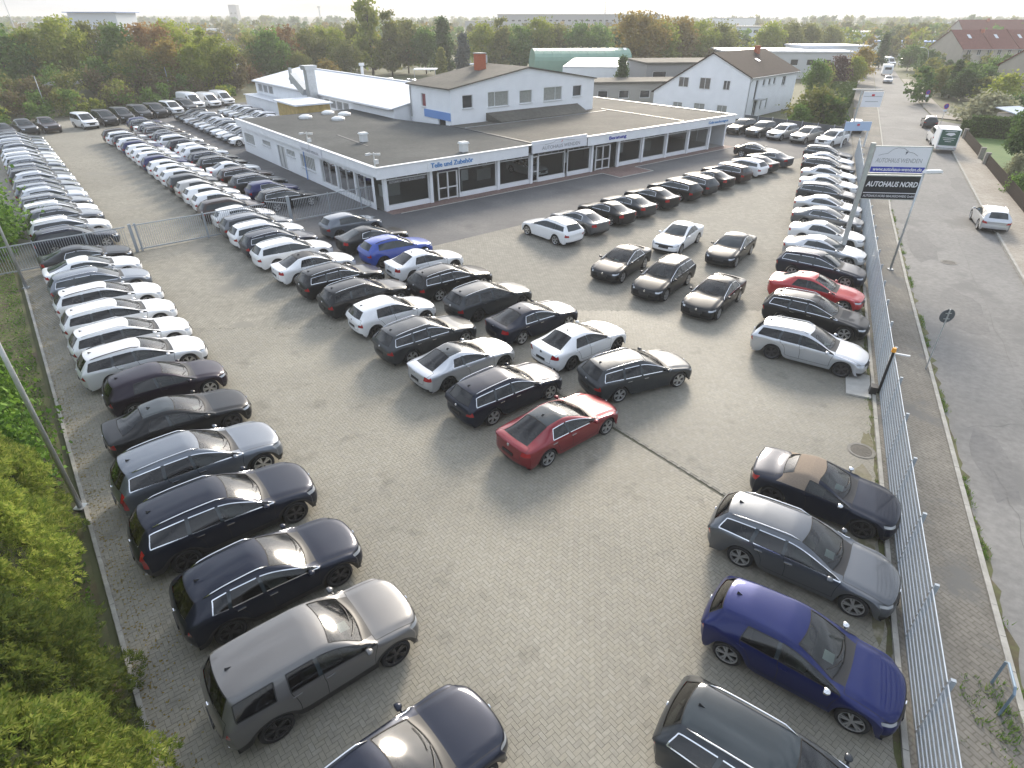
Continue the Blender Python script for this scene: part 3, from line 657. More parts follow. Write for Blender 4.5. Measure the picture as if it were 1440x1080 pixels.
M_FIELD = ground_mat('field_ground', (.07,.085,.03), (.12,.11,.06), (.09,.095,.04), .02, .6)
M_PAVE = ground_mat('far_paving', (.243,.229,.189), (.312,.295,.246), (.278,.263,.218), .10, 2.5, stain=((.22,.208,.175), .33), brick=(.21, TH))
M_PAVE2 = ground_mat('far_paving_grey', (.222,.211,.18), (.28,.267,.228), None, .10, 2.5, stain=((.20,.19,.163), .33), brick=(.21, TH))
M_JOINT = ground_mat('joint_sand', (.055,.06,.03), (.17,.16,.13), (.12,.115,.085), .45, 3)
M_ASPH = ground_mat('yard_asphalt', (.085,.086,.09), (.14,.138,.134), (.108,.108,.11), .16, 5, stain=((.075,.076,.08), .11))
M_ROAD = ground_mat('road_asphalt', (.155,.153,.147), (.215,.209,.198), (.184,.18,.172), .13, 4, stain=((.145,.143,.138), .22))
M_WALK = ground_mat('worn_footway', (.13,.122,.105), (.20,.188,.162), (.165,.155,.135), .25, 5, stain=((.11,.11,.105), .3), brick=(.26, PHI))
M_WALK2 = ground_mat('slab_footway', (.27,.24,.20), (.34,.31,.265), None, .3, 4, brick=(.5, PHI))
M_DIRT = ground_mat('bare_soil', (.07,.05,.032), (.12,.095,.06), (.09,.10,.035), .7, 6)
M_KERB = mat('kerb_concrete', (.33,.32,.29), .85, noise=.22, nscale=5, bump=.3)
M_GRASSG = ground_mat('lawn_ground', (.06,.13,.025), (.11,.17,.04), None, .6, 8)
M_REDP = ground_mat('red_brick_apron', (.19,.125,.11), (.25,.175,.155), None, .5, 5, brick=(.4, TH))
M_CONC = mat('pale_concrete', (.42,.41,.38), .8, noise=.15, nscale=3, bump=.2)

def sheet(name, pts, z, m, parent=None):
    me = mesh_from(name, [(p[0], p[1], z) for p in pts], [tuple(range(len(pts)))], m)
    if me.polygons[0].normal.z < 0: me.flip_normals()
    return struct(link(name, me, parent))

# wide ground to the horizon, gently rolling far out
def build_terrain():
    rs = [0, 60, 120, 200, 300, 420, 600, 850, 1200, 1700, 2400, 3300, 4300, 4600]; n = 96; vs = []; fs = []
    for i, r in enumerate(rs):
        for k in range(n):
            a = 2*math.pi*k/n; x, y = r*math.cos(a), r*math.sin(a); z = -.06
            if r > 800: z = -.06 + max(0, min(1, (r-800)/2600)*(9 + 7*math.sin(3*a+1.1) + 4*math.sin(7*a+.4))) if r < 4500 else -.06
            vs.append((x, y, z))
    for i in range(len(rs)-1):
        for k in range(n): fs.append((i*n+k, (i+1)*n+k, (i+1)*n+(k+1)%n, i*n+(k+1)%n))
    return struct(link('ground', mesh_from('ground', vs, fs, M_FIELD, True)))
build_terrain()

def line_uv(v0):                               # where the street fence crosses lot row v0
    # S(a,0) in lot coords
    pu = lambda a: (lambda p: (p.x*CT+p.y*ST, -p.x*ST+p.y*CT))(S(a, 0))
    (u1, v1), (u2, v2) = pu(0), pu(100); f = (v0-v1)/(v2-v1); return u1+(u2-u1)*f
SEAM = 14.0
Z0 = -.012
def vline(u): (a, b) = (line_uv(0), line_uv(10)); return (u-a)/(b-a)*10
VS = vline(SEAM+.35)
pav = sheet('pavement', [W(-1.75,-4), W(line_uv(-4)-.35,-4), W(SEAM-.06,VS), W(SEAM-.06,118), W(-1.75,118)], Z0+.010, M_PAVE)
fv = lambda v: line_uv(v)-.35
pav2 = sheet('pavement_forecourt', [W(SEAM+.06, VS+.1), W(fv(33), 33), W(SEAM+.06, 33)], Z0+.010, M_PAVE2)
sheet('pavement_gutter', [W(SEAM-.06,VS), W(SEAM+.06,VS), W(SEAM+.06,118), W(SEAM-.06,118)], -.02, M_JOINT)
sheet('asphalt_yard', [W(SEAM+.06, 33), W(fv(33), 33), W(fv(48)+.0, 48), W(SEAM+.06, 48)], 0.0, M_ASPH)
sheet('asphalt_yard_side', [W(SEAM+.06, 48), W(82, 48), W(82, 120), W(SEAM+.06, 120)], -.006, M_ASPH)
sheet('red_apron', [W(21.3,41.1), W(66,41.1), W(66,42.4), W(21.3,42.4)], .006, M_REDP)
sheet('red_apron_door', [W(44.0,38.8), W(48.6,38.8), W(48.6,41.1), W(44.0,41.1)], .006, M_REDP)
sheet('hedge_bed', [W(-1.9,-9), W(-1.9,118), W(-9,118), W(-9,-9)], .02, M_DIRT)

# herringbone paving stones near the camera: the 300 that show largest are parts, the rest one part
def stone_material(name, base):
    m = bpy.data.materials.new(name); n, l = nodes_of(m); b = n['Principled BSDF']; b.inputs['Roughness'].default_value = .68
    g = n.new('ShaderNodeNewGeometry'); tc = n.new('ShaderNodeTexCoord')
    oi = n.new('ShaderNodeObjectInfo'); ad = n.new('ShaderNodeMath'); ad.operation = 'ADD'; l.new(g.outputs['Random Per Island'], ad.inputs[0]); l.new(oi.outputs['Random'], ad.inputs[1])
    fr = n.new('ShaderNodeMath'); fr.operation = 'FRACT'; l.new(ad.outputs[0], fr.inputs[0])
    r = n.new('ShaderNodeValToRGB'); e = r.color_ramp.elements
    e[0].color = tuple(c*.93 for c in base)+(1,); e[1].color = tuple(c*1.05 for c in base)+(1,); x = e.new(.5); x.color = (base[0]*1.0, base[1]*.99, base[2]*.95, 1)
    l.new(fr.outputs[0], r.inputs['Fac'])
    def noi(s, d): t = n.new('ShaderNodeTexNoise'); t.inputs['Scale'].default_value = s; t.inputs['Detail'].default_value = d; l.new(g.outputs['Position'], t.inputs['Vector']); return t
    big, fine = noi(.16, 6), noi(9, 8)
    m1 = n.new('ShaderNodeMapRange'); m1.inputs['From Min'].default_value = .3; m1.inputs['From Max'].default_value = .7; m1.inputs['To Min'].default_value = .80; m1.inputs['To Max'].default_value = 1.15; l.new(big.outputs['Fac'], m1.inputs['Value'])
    m2 = n.new('ShaderNodeMapRange'); m2.inputs['From Min'].default_value = .3; m2.inputs['From Max'].default_value = .7; m2.inputs['To Min'].default_value = .90; m2.inputs['To Max'].default_value = 1.08; l.new(fine.outputs['Fac'], m2.inputs['Value'])
    mm = n.new('ShaderNodeMath'); mm.operation = 'MULTIPLY'; l.new(m1.outputs[0], mm.inputs[0]); l.new(m2.outputs[0], mm.inputs[1])
    st = noi(.9, 3); ms = n.new('ShaderNodeMapRange'); ms.inputs['From Min'].default_value = .60; ms.inputs['From Max'].default_value = .74; ms.inputs['To Min'].default_value = 1.0; ms.inputs['To Max'].default_value = .72; l.new(st.outputs['Fac'], ms.inputs['Value'])
    m3 = n.new('ShaderNodeMath'); m3.operation = 'MULTIPLY'; l.new(mm.outputs[0], m3.inputs[0]); l.new(ms.outputs[0], m3.inputs[1])
    v = n.new('ShaderNodeVectorMath'); v.operation = 'SCALE'; l.new(r.outputs['Color'], v.inputs[0]); l.new(m3.outputs[0], v.inputs['Scale']); l.new(v.outputs['Vector'], b.inputs['Base Color'])
    bp = n.new('ShaderNodeBump'); bp.inputs['Strength'].default_value = .25; bp.inputs['Distance'].default_value = .01; l.new(fine.outputs['Fac'], bp.inputs['Height']); l.new(bp.outputs[0], b.inputs['Normal'])
    return m
M_STONE = stone_material('paving_stone_warm', (.268,.252,.208)); M_STONE2 = stone_material('paving_stone_grey', (.240,.228,.193))

def herringbone(parent, m, inside, ang, far, pick=True):
    w = .104; L = 2*w; g = .006; ca, sa = math.cos(ang), math.sin(ang)
    cells = []
    N = int(40/w)
    for i in range(-N, N):
        for j in range(-N, N):
            q = (i+j) % 4 if False else (i-j) % 4
            # herringbone: horizontal stone at cells (i,j),(i+1,j) when (i-j)%4==0; vertical at (i,j),(i,j+1) when (i-j)%4==2... 
            if q == 0: cx, cy, sx, sy = (i+1)*w, (j+.5)*w, L, w
            elif q == 3: cx, cy, sx, sy = (i+.5)*w, (j+1)*w, w, L
            else: continue
            X, Y = cx*ca-cy*sa, cx*sa+cy*ca
            if Y < 2.5 or Y > far or abs(X) > .93*Y+9: continue
            if inside(X, Y): cells.append((X, Y, sx-g, sy-g))
    cells.sort(key=lambda c: c[0]**2+c[1]**2)
    rng = random.Random(3)
    top = []
    if pick:
        vis = [c for c in cells if c[1] > 6.6 and abs(c[0]) < .85*(c[1]*.852+6.7)-.3]
        pickset = set(id(c) for c in vis[:300])
        protos = {}
        for c in cells:
            if id(c) not in pickset: continue
            key = c[2] > c[3]
            if key not in protos:
                x, y, b = c[2]/2, c[3]/2, .006
                vs = [(-x,-y,-.012),(x,-y,-.012),(x,y,-.012),(-x,y,-.012),(-x,-y,0),(x,-y,0),(x,y,0),(-x,y,0),(-x+b,-y+b,.004),(x-b,-y+b,.004),(x-b,y-b,.004),(-x+b,y-b,.004)]
                fs = [(0,1,5,4),(1,2,6,5),(2,3,7,6),(3,0,4,7),(4,5,9,8),(5,6,10,9),(6,7,11,10),(7,4,8,11),(8,9,10,11)]
                protos[key] = mesh_from('paving_stone', vs, fs, m)
            o = link('paving_stone', protos[key], parent, (c[0], c[1], .004+rng.uniform(-.002, .002)), ang)
        cells = [c for c in cells if id(c) not in pickset]
    n = len(cells); A = np.array(cells); z = .008+np.array([rng.uniform(-.002, .002) for _ in range(n)])
    vs = np.zeros((n, 8, 3))
    for k, (dx, dy, dz) in enumerate([(-1,-1,-1),(1,-1,-1),(1,1,-1),(-1,1,-1),(-1,-1,0),(1,-1,0),(1,1,0),(-1,1,0)]):
        sh = 1.0 if dz else .99
        lx, ly = A[:,2]/2*dx*sh, A[:,3]/2*dy*sh
        vs[:,k,0] = A[:,0]+lx*ca-ly*sa; vs[:,k,1] = A[:,1]+lx*sa+ly*ca; vs[:,k,2] = np.where(dz, -.012, z)
    base = np.arange(n)[:,None,None]*8; fq = np.array([(4,5,6,7),(0,1,5,4),(1,2,6,5),(2,3,7,6),(3,0,4,7)])[None]
    faces = (base+fq).reshape(-1, 4)
    me = bpy.data.meshes.new('paving_stones'); me.vertices.add(n*8); me.vertices.foreach_set('co', vs.reshape(-1))
    me.loops.add(len(faces)*4); me.loops.foreach_set('vertex_index', faces.reshape(-1).astype(np.int32))
    me.polygons.add(len(faces)); me.polygons.foreach_set('loop_start', np.arange(0, len(faces)*4, 4, dtype=np.int32)); me.polygons.foreach_set('use_smooth', [False]*len(faces)); me.update(calc_edges=True)
    me.materials.append(m); o = link('paving_stones', me, parent); stuff(o); return n
def uv_of(X, Y): return X*CT+Y*ST, -X*ST+Y*CT
def in1(X, Y): u, v = uv_of(X, Y); return -1.62 < u < SEAM-.11 and u < line_uv(v)-.55
def in2(X, Y): u, v = uv_of(X, Y); return SEAM+.11 < u < line_uv(v)-.55 and v < 32.8
herringbone(pav, M_STONE, in1, TH, 26, True)
herringbone(pav2, M_STONE2, in2, TH, 28, False)
# joint bed just under the stones
def vY(u, Y): return (Y-u*ST)/CT
sheet('joint_bed', [W(-1.5, vY(-1.5,2.5)), W(line_uv(-3.5)-.55, -3.5), W(SEAM-.17, VS+.2), W(SEAM-.17, vY(SEAM-.17,26)), W(-1.5, vY(-1.5,26))], .001, M_JOINT, pav)
sheet('joint_bed', [W(SEAM+.17, VS+.4), Vector((5.3+.468*28-.6, 28, 0)), W(SEAM+.17, vY(SEAM+.17,28))], .001, M_JOINT, pav2)
# kerb along the hedge: stones a metre long, each a part
def kerb_line(name, pts, w, h, L, m, label=None):
    """a run of kerb stones along a polyline; the run is a piece of the setting"""
    root = struct(empty(name)); k = 0
    for p, q in zip(pts, pts[1:]):
        p, q = Vector(p), Vector(q); d = q-p; n = max(1, int(d.length/L)); a = math.atan2(d.y, d.x)
        mb = MB(); mb.box((0,0,h/2-.05), (d.length/n-.012, w, h+.1), bottom=False); me = mb.mesh('kerb_stone', m)
        for i in range(n):
            c = p+d*((i+.5)/n); link('kerb_stone', me, root, (c.x, c.y, RNG.uniform(-.008, .004)), a)
    return root
kerb_line('kerb_hedge', [W(-1.68, -6), W(-1.68, 43.5)], .10, .06, 1.0, M_KERB)
kerb_line('kerb_fence', [S(-2, -.28), S(74, -.28)], .12, .10, 1.0, M_KERB)
kerb_line('kerb_apron', [W(22,41.02), W(44,41.02), W(44,38.72), W(48.7,38.72), W(48.7,41.02), W(66,41.02)], .10, .03, 1.0, M_CONC)

# street: road, footways, kerbs
RL = [(-4,2.15),(8,2.15),(16,2.1),(26,2.05),(36,2.0),(52,2.1),(68,2.6),(90,3.3),(134,4.6),(184,6.2),(262,8.0)]
RR = [(-4,7.4),(20,7.6),(35,7.8),(54,8.5),(78,9.6),(95,10.4),(100,14.5),(106,14.5),(110,11.2),(124,11.0),(184,11.8),(262,13.6)]
road_pts = [S(a, b) for a, b in RL] + [S(a, b) for a, b in reversed(RR)]
sheet('road', road_pts, -.05, M_ROAD)
side_road = sheet('side_road', [S(98.5,14.6), S(107.5,14.6), S(104.5,60), S(95.5,60)], -.046, M_ROAD)
sheet('footway', [S(-6,-.2)] + [S(a,-.2) for a in (20,50,74)] + [S(90,-.1), S(134,.9), S(184,2.4), S(262,4.2)] + [S(a, b-.15) for a, b in reversed(RL)], .055, M_WALK)
RFW = [(-4,7.4),(20,7.6),(35,7.8),(54,8.5),(78,9.6),(94,10.35)]
sheet('footway_far', [S(a, b+.15) for a, b in RFW] + [S(94,12.3), S(78,11.9), S(54,11.2), S(35,10.6), S(20,10.2), S(-4,10)], .055, M_WALK2)
sheet('footway_end', [S(112,11.2), S(126,11.1), S(184,11.95), S(184,14.2), S(126,13.6), S(110,14.6)], .055, M_WALK2)
kerb_line('kerb_street', [S(a, b-.07, 0) for a, b in RL[:9]], .14, .09, 1.0, M_KERB)
kerb_line('kerb_street_far', [S(a, b+.07) for a, b in RFW], .14, .09, 1.0, M_KERB)
# tar patches and cracks in the road, gully covers
def blob(c, rx, ry, rz, n=14, seed=0):
    r = random.Random(seed); return [c+Vector((rx*math.cos(t)*k*math.cos(rz)-ry*math.sin(t)*k*math.sin(rz), rx*math.cos(t)*k*math.sin(rz)+ry*math.sin(t)*k*math.cos(rz), 0)) for t, k in [(2*math.pi*i/n, r.uniform(.75, 1.1)) for i in range(n)]]
M_TAR = ground_mat('tar_patch', (.137,.135,.132), (.172,.168,.16), None, .4, 5)
for i, (a, b, ra, rb) in enumerate([(33,4.2,3.2,1.1),(44,3.4,4.0,.9),(24,5.6,1.5,.6),(19,3.2,2.4,.6),(58,6.6,3,.9),(13,4.6,2.0,1.0),(29,7.2,2.2,.5),(64,8.6,5,1.2)]):
    sheet('road_patch', blob(S(a, b), ra, rb, PHI, 16, i), -.046+.001*(i%3), M_TAR)
M_TAR2 = mat('crack_filler', (.10,.10,.098), .8)
def crack(name, pts, w, z, seed):
    r = random.Random(seed); P = []
    for p, q in zip(pts, pts[1:]):
        for k in range(8): P.append(p.lerp(q, k/8)+Vector((r.uniform(-.09,.09), r.uniform(-.09,.09), 0)))
    L, R = [], []
    for i, p in enumerate(P):
        d = (P[min(i+1, len(P)-1)]-P[max(i-1, 0)]).normalized(); s = Vector((-d.y, d.x, 0)); k = w*r.uniform(.4, 1.2)
        L.append(p+s*k); R.append(p-s*k)
    vs = [(q.x, q.y, z) for q in L+R]; n = len(P)
    struct(link(name, mesh_from(name, vs, [(i, i+1, n+i+1, n+i) for i in range(n-1)], M_TAR2)))
crack('road_crack', [S(12,3.6), S(14,5.0), S(15,7.5)], .006, -.040, 1); crack('road_crack', [S(21,2.6), S(22,4.5), S(21.6,7.6)], .006, -.040, 2)
crack('road_crack', [S(27,5.3), S(38,5.5), S(52,5.9)], .006, -.040, 3); crack('road_crack', [S(9,3.0), S(16,3.4), S(19,3.1)], .006, -.040, 4)
def ribbon(name, pts, w, z, m, seed):
    r = random.Random(seed); P = []
    for p, q in zip(pts, pts[1:]):
        k = max(2, int((q-p).length/.35)); P += [p.lerp(q, i/k) for i in range(k)]
    d = (pts[-1]-pts[0]).normalized(); s = Vector((-d.y, d.x, 0)); n = len(P)
    vs = [(*(p+s*w*r.uniform(-.1, .5)).xy, z) for p in P] + [(*(p-s*w*(r.uniform(.1, 1.0) if r.random() < .7 else r.uniform(1.0, 1.9))).xy, z) for p in P]
    me = mesh_from(name, vs, [(i, n+i, n+i+1, i+1) for i in range(n-1)], m)
    if me.polygons[0].normal.z < 0: me.flip_normals()
    struct(link(name, me))
ribbon('gutter_dirt', [S(a, b+.05) for a, b in RL[:6]], .16, -.0445, M_DIRT, 5)
ribbon('fence_foot_dirt', [S(-2,-.42), S(20,-.42), S(45,-.42), S(72,-.42)], .16, .0115, M_DIRT, 6)
M_IRON = mat('cast_iron', (.09,.085,.075), .7, .3, noise=.2, nscale=12)
def manhole(c, r, label, z):
    o = empty('manhole_cover', (c.x, c.y, z)); tag(o, label, 'manhole cover')
    m = MB(); m.tube([(0,0,-.02),(0,0,.010)], r, 28); m.build('lid', M_IRON, o)
    m = MB(); n = 32; vs = [(k*math.cos(2*math.pi*i/n), k*math.sin(2*math.pi*i/n), .014) for k in (r+.02, r+.12) for i in range(n)]; m.add(vs, [(i, n+i, n+(i+1)%n, (i+1)%n) for i in range(n)]); m.build('ring', mat('ring_concrete', (.2,.19,.17), .85, noise=.2, nscale=9), o)
    m = MB()
    for i in range(10): a = 2*math.pi*i/10; m.box((r*.6*math.cos(a), r*.6*math.sin(a), .0115), (.14,.05,.006), a, bottom=False)
    for i in range(5): a = 2*math.pi*i/5; m.box((r*.25*math.cos(a), r*.25*math.sin(a), .0115), (.09,.04,.006), a, bottom=False)
    stuff(m.build('tread_studs', M_IRON, o))
manhole(Vector((12.09,16.41,0)), .33, 'round iron manhole cover in the paving near the mesh fence', .010)
manhole(S(41,4.6), .33, 'round manhole cover set in the street surface', -.046)
M_SAND = ground_mat('sandy_dirt', (.20,.18,.13), (.32,.29,.23), (.14,.13,.07), .9, 6)
for i, (a, b, ra, rb) in enumerate([(13.2,-.75,.55,.25),(14.6,-.7,.7,.22),(16.2,-.8,.8,.3),(18.2,-.62,.9,.2),(25.5,-.7,1.3,.28),(28.5,-.75,1.2,.3),(32,-.7,1.5,.25),(10.2,-.62,.8,.15)]): sheet('dirt_patch', blob(S(a, b), ra, rb, PHI, 14, 40+i), .0125, M_SAND)
# concrete slab by the gate motor, and small dark oil drips
m = MB(); m.box((0,0,.03), (.9,1.9,.08)); o = m.build('concrete_slab', M_CONC, None, S(22.5,-.82), PHI+math.pi/2); struct(o)
# ------------------------------------------------------------------ the parked cars
paint('stone_grey', (.125,.123,.122), .3); paint('pearl', (.70,.71,.72), .1)
ORD = ['first','second','third','fourth','fifth','sixth','seventh','eighth','ninth','tenth','eleventh','twelfth','thirteenth','fourteenth','fifteenth','sixteenth','seventeenth','eighteenth','nineteenth','twentieth','twenty-first','twenty-second','twenty-third','twenty-fourth','twenty-fifth','twenty-sixth','twenty-seventh','twenty-eighth','twenty-ninth','thirtieth','thirty-first','thirty-second','thirty-third','thirty-fourth']
TNAME = {'estate':'estate car','saloon':'saloon car','fastback':'fastback car','coupe':'two-door coupe','hatchback':'hatchback','suv':'large off-roader','crossover':'crossover car','boxy_suv':'boxy off-roader','roadster':'soft-top roadster','minivan':'minibus','panel_van':'high-roof panel van','pickup':'pickup truck'}
CNAME = {'dark_grey':'dark grey','blue_grey':'blue-grey','dark_red':'dark red','deep_blue':'deep blue','purple_black':'purple-black','stone_grey':'stone grey','navy':'navy blue','pearl':'white'}
CATN = {'minivan':'van','panel_van':'van','pickup':'pickup'}
ONAME = {'suv':'parked_suv','crossover':'parked_suv','boxy_suv':'parked_suv','minivan':'minibus','panel_van':'panel_van','pickup':'pickup_truck'}
PROTO = {}
def proto(t, lod):
    k = (t, min(lod, 2))
    if k not in PROTO:
        tt = dict(TYPES[t])
        PROTO[k] = build_car_proto(t, tt, lod, 2)
    return PROTO[k]
def car(pos, head, t, col, label, group, **kw):
    d = math.hypot(pos[0], pos[1]); lod = 1 if d < 36 else 2
    head += RNG.uniform(-1.2, 1.2)
    if RNG.random() < .45 and 'paper' not in label: kw['drop'] = ('price_sheet',)
    return make_car(proto(t, lod), (pos[0], pos[1], .006), math.radians(head), col, label, group, name=ONAME.get(t, 'parked_car'), cat=CATN.get(t, 'car'), lod=lod, **kw)
def row(spots, hlot, where, group, start=0):
    for i, sp in enumerate(spots):
        u, v, t, col = sp[:4]; kw = dict(sp[4]) if len(sp) > 4 else {}
        dh = kw.pop('dh', 0); what = kw.pop('what', '')
        lab = f"{CNAME.get(col, col)} {TNAME[t]}{what}, {ORD[i+start]} {where}".replace('two-door coupe with dark roof panel', 'coupe with dark roof')
        p = W(u, v); car((p.x, p.y), math.degrees(TH)+hlot+dh, t, col, lab, group, **kw)
B_ = dict(trim='black'); D_ = dict(rim='dark'); BD = dict(trim='black', rim='dark'); BR_ = dict(trim='black', rail='black')
# row along the hedge, noses to the yard, from the camera
def A(v, t, col, kw={}): return (4.05-TYPES[t]['L']/2, v, t, col, kw)
rowA = [A(5.7,'crossover','navy',dict(dh=2)), A(9.15,'boxy_suv','stone_grey',dict(rim='dark', trim='black', what='')), A(12.05,'crossover','navy',dict(rim='dark')), A(15.05,'suv','navy',dict(rim='dark')),
  A(17.85,'suv','blue_grey'), A(21.0,'saloon','black',dict(roof=GLASSD, **BD)), A(23.9,'hatchback','purple_black',B_), A(26.7,'estate','pearl',BR_), A(29.2,'estate','white',dict(rail='paint',**B_)), A(31.9,'estate','white',dict(rail='paint',**B_)),
  A(34.7,'estate','white',dict(rail='black',**B_)), A(37.4,'estate','blue_grey'), A(40.0,'fastback','white',B_), A(42.5,'fastback','black')]
row(rowA, 0, 'from the camera in the row along the hedge', 'cars parked along the hedge')
cA = ['navy','white','grey','white','grey','silver','blue_grey','grey','silver','dark_grey','grey','blue_grey','silver','white','silver','blue_grey','grey','silver','blue_grey','dark_grey']
vA = [46.9,49.8,52.5,54.9,57.6,59.8,62.1,64.5,66.9,69.3,71.7,74.1,76.6,79.1,81.6,84.1,86.6,89.1,91.6,94.1]
tA = ['estate','estate','crossover','estate','estate','crossover','estate','estate','crossover','estate','estate','crossover','estate','estate','estate','crossover','estate','estate','estate','estate']
row([A(v, t, c, dict(trim='chrome' if i % 3 else 'black')) for i, (v, t, c) in enumerate(zip(vA, tA, cA))], 0, 'beyond the gate in the row along the hedge', 'cars parked along the hedge beyond the gate')
# double row in the middle: left file, then right file
def BL(v, t, col, kw={}, u0=12.0): return (u0, v, t, col, kw)
rowBL = [BL(12.3,'fastback','dark_red',dict(roof=GLASSD, what=' with glass roof')), BL(15.3,'estate','navy'), BL(18.25,'coupe','silver',dict(rim='dark', roof=GLASSD, what=' with dark roof panel')), BL(21.1,'estate','dark_grey'), BL(24.2,'hatchback','white',BD), BL(27.0,'estate','black',B_), BL(29.9,'estate','black'),
  BL(32.8,'saloon','white',dict(roof=BLACKP, what=' with black roof', **B_), 11.7), BL(35.8,'estate','white',dict(rail='paint',**B_), 11.6), BL(38.2,'estate','navy',{}, 11.7), BL(40.5,'estate','white',dict(rail='paint',**B_), 11.7), BL(42.75,'estate','grey',B_, 11.8)]
row(rowBL, 0, 'from the camera, left file of middle rows', 'cars in the middle rows')
cB = ['white','brown','white','white','champagne','dark_grey','white','white','white','deep_blue','white','white','white','deep_blue','white','navy','white','brown']
tB = ['hatchback','estate']+['hatchback']*14+['estate','estate']
row([BL(45.25+i*2.66 if i < 2 else 50.6+(i-2)*2.58, t, c, dict(rail='paint', **B_) if c != 'navy' else {}, 11.75) for i, (t, c) in enumerate(zip(tB, cB))], 0, 'beyond the gate, left file of middle rows', 'cars in the middle rows beyond the gate')
rowBR = [BL(13.1,'estate','dark_grey',dict(dh=-14), 16.9), BL(16.4,'saloon','white',BD, 17.0), BL(19.5,'fastback','navy',{}, 16.9), BL(22.7,'estate','dark_grey',BD, 16.7), BL(26.0,'estate','black',{}, 16.6), BL(29.2,'saloon','white',BD, 16.9), BL(32.2,'crossover','blue',dict(rim='dark', trim='black', rail='black', clad=PAINT['blue']), 16.7), BL(35.3,'fastback','black',D_, 16.7), BL(38.8,'hatchback','blue_grey',BD, 16.9)]
row(rowBR, 0, 'from the camera, right file of middle rows', 'cars in the middle rows')
cR = ['black','deep_blue','dark_grey','brown','white','black','navy','white','white','navy','white','navy','dark_grey','brown','navy','white','navy','deep_blue']
tR = ['estate','hatchback','estate','estate','saloon','estate','estate','crossover','hatchback','hatchback','estate','estate','saloon','estate','estate','saloon','estate','hatchback']
vR = [48.3,51.6,54.9,58.2,61.6,64.7,67.7,70.8,73.9,77.0,80.4,83.0,85.6,88.2,90.8,93.4,96.0,98.7]
row([BL(v, t, c, dict(rail='paint') if c == 'white' else {}, 16.1-.02*i) for i, (v, t, c) in enumerate(zip(vR, tR, cR))], 0, 'beyond the gate, right file of middle rows', 'cars in the middle rows beyond the gate')
# rows by the workshop wall, noses towards the yard
cC = ['white','blue_grey','white','silver','blue_grey','silver','silver','grey','silver','dark_grey','black']
row([(20.4+2.38, 77.9+i*2.52, 'estate' if i % 3 else 'saloon', c, dict(rail='paint')) for i, c in enumerate(cC)], 180, 'counted from the building in the row beside the workshop wall', 'cars beside the workshop')
cC2 = ['white','silver','white','silver','grey','white','silver','pearl']
row([(27.0+2.38, 88.3+i*2.42, 'saloon' if i % 2 else 'estate', c, dict(rail='paint')) for i, c in enumerate(cC2)], 180, 'counted from the plywood hut in the short row against the workshop', 'cars against the workshop')
# back edge of the lot: cars, pickups, minibuses and vans facing the yard
bk = [(-1.6,100.6,'suv','silver'),(1.0,100.6,'estate','black'),(3.3,100.9,'pickup','dark_grey'),(5.7,101.2,'pickup','brown'),(10.0,102.0,'minivan','white'),(12.6,103.3,'minivan','black'),(15.0,104.9,'minivan','black'),(17.6,106.7,'minivan','black'),(19.9,107.6,'minivan','black'),(22.4,108.9,'minivan','white'),(24.8,110.5,'minivan','dark_grey'),(26.6,113.4,'panel_van','white'),(29.6,114.4,'panel_van','white'),(32.3,116.2,'panel_van','white')]
spots = []
for u, v, t, c in bk:
    L = TYPES[t]['L']/2-.2; a = math.radians(-78); kw = dict(rail='paint')
    if t == 'minivan' and c == 'white' and u < 12: kw['clad'] = PAINT['grey']
    if t == 'panel_van' and u > 28: kw['scale'] = (.9,.97,.88)
    spots.append((u-math.cos(a)*L, v-math.sin(a)*L, t, c, kw))
row(spots, -78, 'from the left at the back edge under the trees', 'vehicles along the back edge')
# diagonal row before the showroom, tails to the camera
cE = [('estate','white'),('fastback','grey'),('fastback','black'),('fastback','dark_grey'),('fastback','black'),('estate','black'),('estate','dark_grey'),('fastback','black'),('estate','brown'),('estate','white'),('fastback','dark_grey'),('fastback','grey')]
uE = [27.0,29.9,33.0,35.7,38.9,42.2,44.9,47.8,51.0,54.2,56.6,59.9]
row([(u, 29.45+(u-27)*.115, t, c, dict(rim='silver', rail='paint')) for u, (t, c) in zip(uE, cE)], 90, 'from the left in the row facing the showroom', 'cars facing the showroom')
row([(62.6, 36.3, 'coupe', 'black', dict(what=' parked sideways'))], -70, 'past the far end of the showroom row', 'cars facing the showroom')
# loose group in the forecourt, noses to the camera
F = [(23.7,21.4,'fastback','black','in front of the showroom row, the leftmost of five'),(30.1,22.3,'saloon','white','the only white one of the five cars grouped in the forecourt'),(23.6,18.2,'estate','black','between two other black cars in the forecourt group'),(30.8,18.8,'saloon','black','right rear of the forecourt group with white number plate'),(23.8,15.1,'fastback','black','nearest the red saloon in the forecourt group')]
for u, v, t, c, w in F:
    a = math.radians(194); p = W(u-math.cos(a)*2.2+.1, v-math.sin(a)*2.2+.2); car((p.x, p.y), math.degrees(TH)+194, t, c, f"{c} {TNAME[t]} {w}", 'cars grouped in the forecourt', plate='white' if u > 30.5 else 'black', rail='paint')
# row along the street fence, noses to the fence
cG = [('estate','silver',dict(rim='dark',trim='black',rail='paint',roof=None)),('estate','black',{}),('saloon','red',B_),('estate','navy',{}),('fastback','silver',{}),('coupe','white',BD),('fastback','grey',{}),('fastback','silver',{}),('estate','dark_grey',{}),('coupe','white',B_),('saloon','silver',{}),('estate','black',{}),('fastback','silver',{}),('estate','dark_grey',{})]
nG = [(24.65,7.4),(28,8.9),(30.9,10.4),(34.3,11.9),(37.4,13.3),(40.6,14.8),(44.0,16.5),(47.2,18.1),(50.6,19.8),(54.0,21.5),(57.4,23.2),(60.6,24.9),(63.6,26.4),(66.6,28.0)]
row([(u-.25, v+2.45, t, c, kw) for (u, v), (t, c, kw) in zip(nG, cG)], -72.5, 'from the concrete slab in the row along the street fence', 'cars along the street fence')
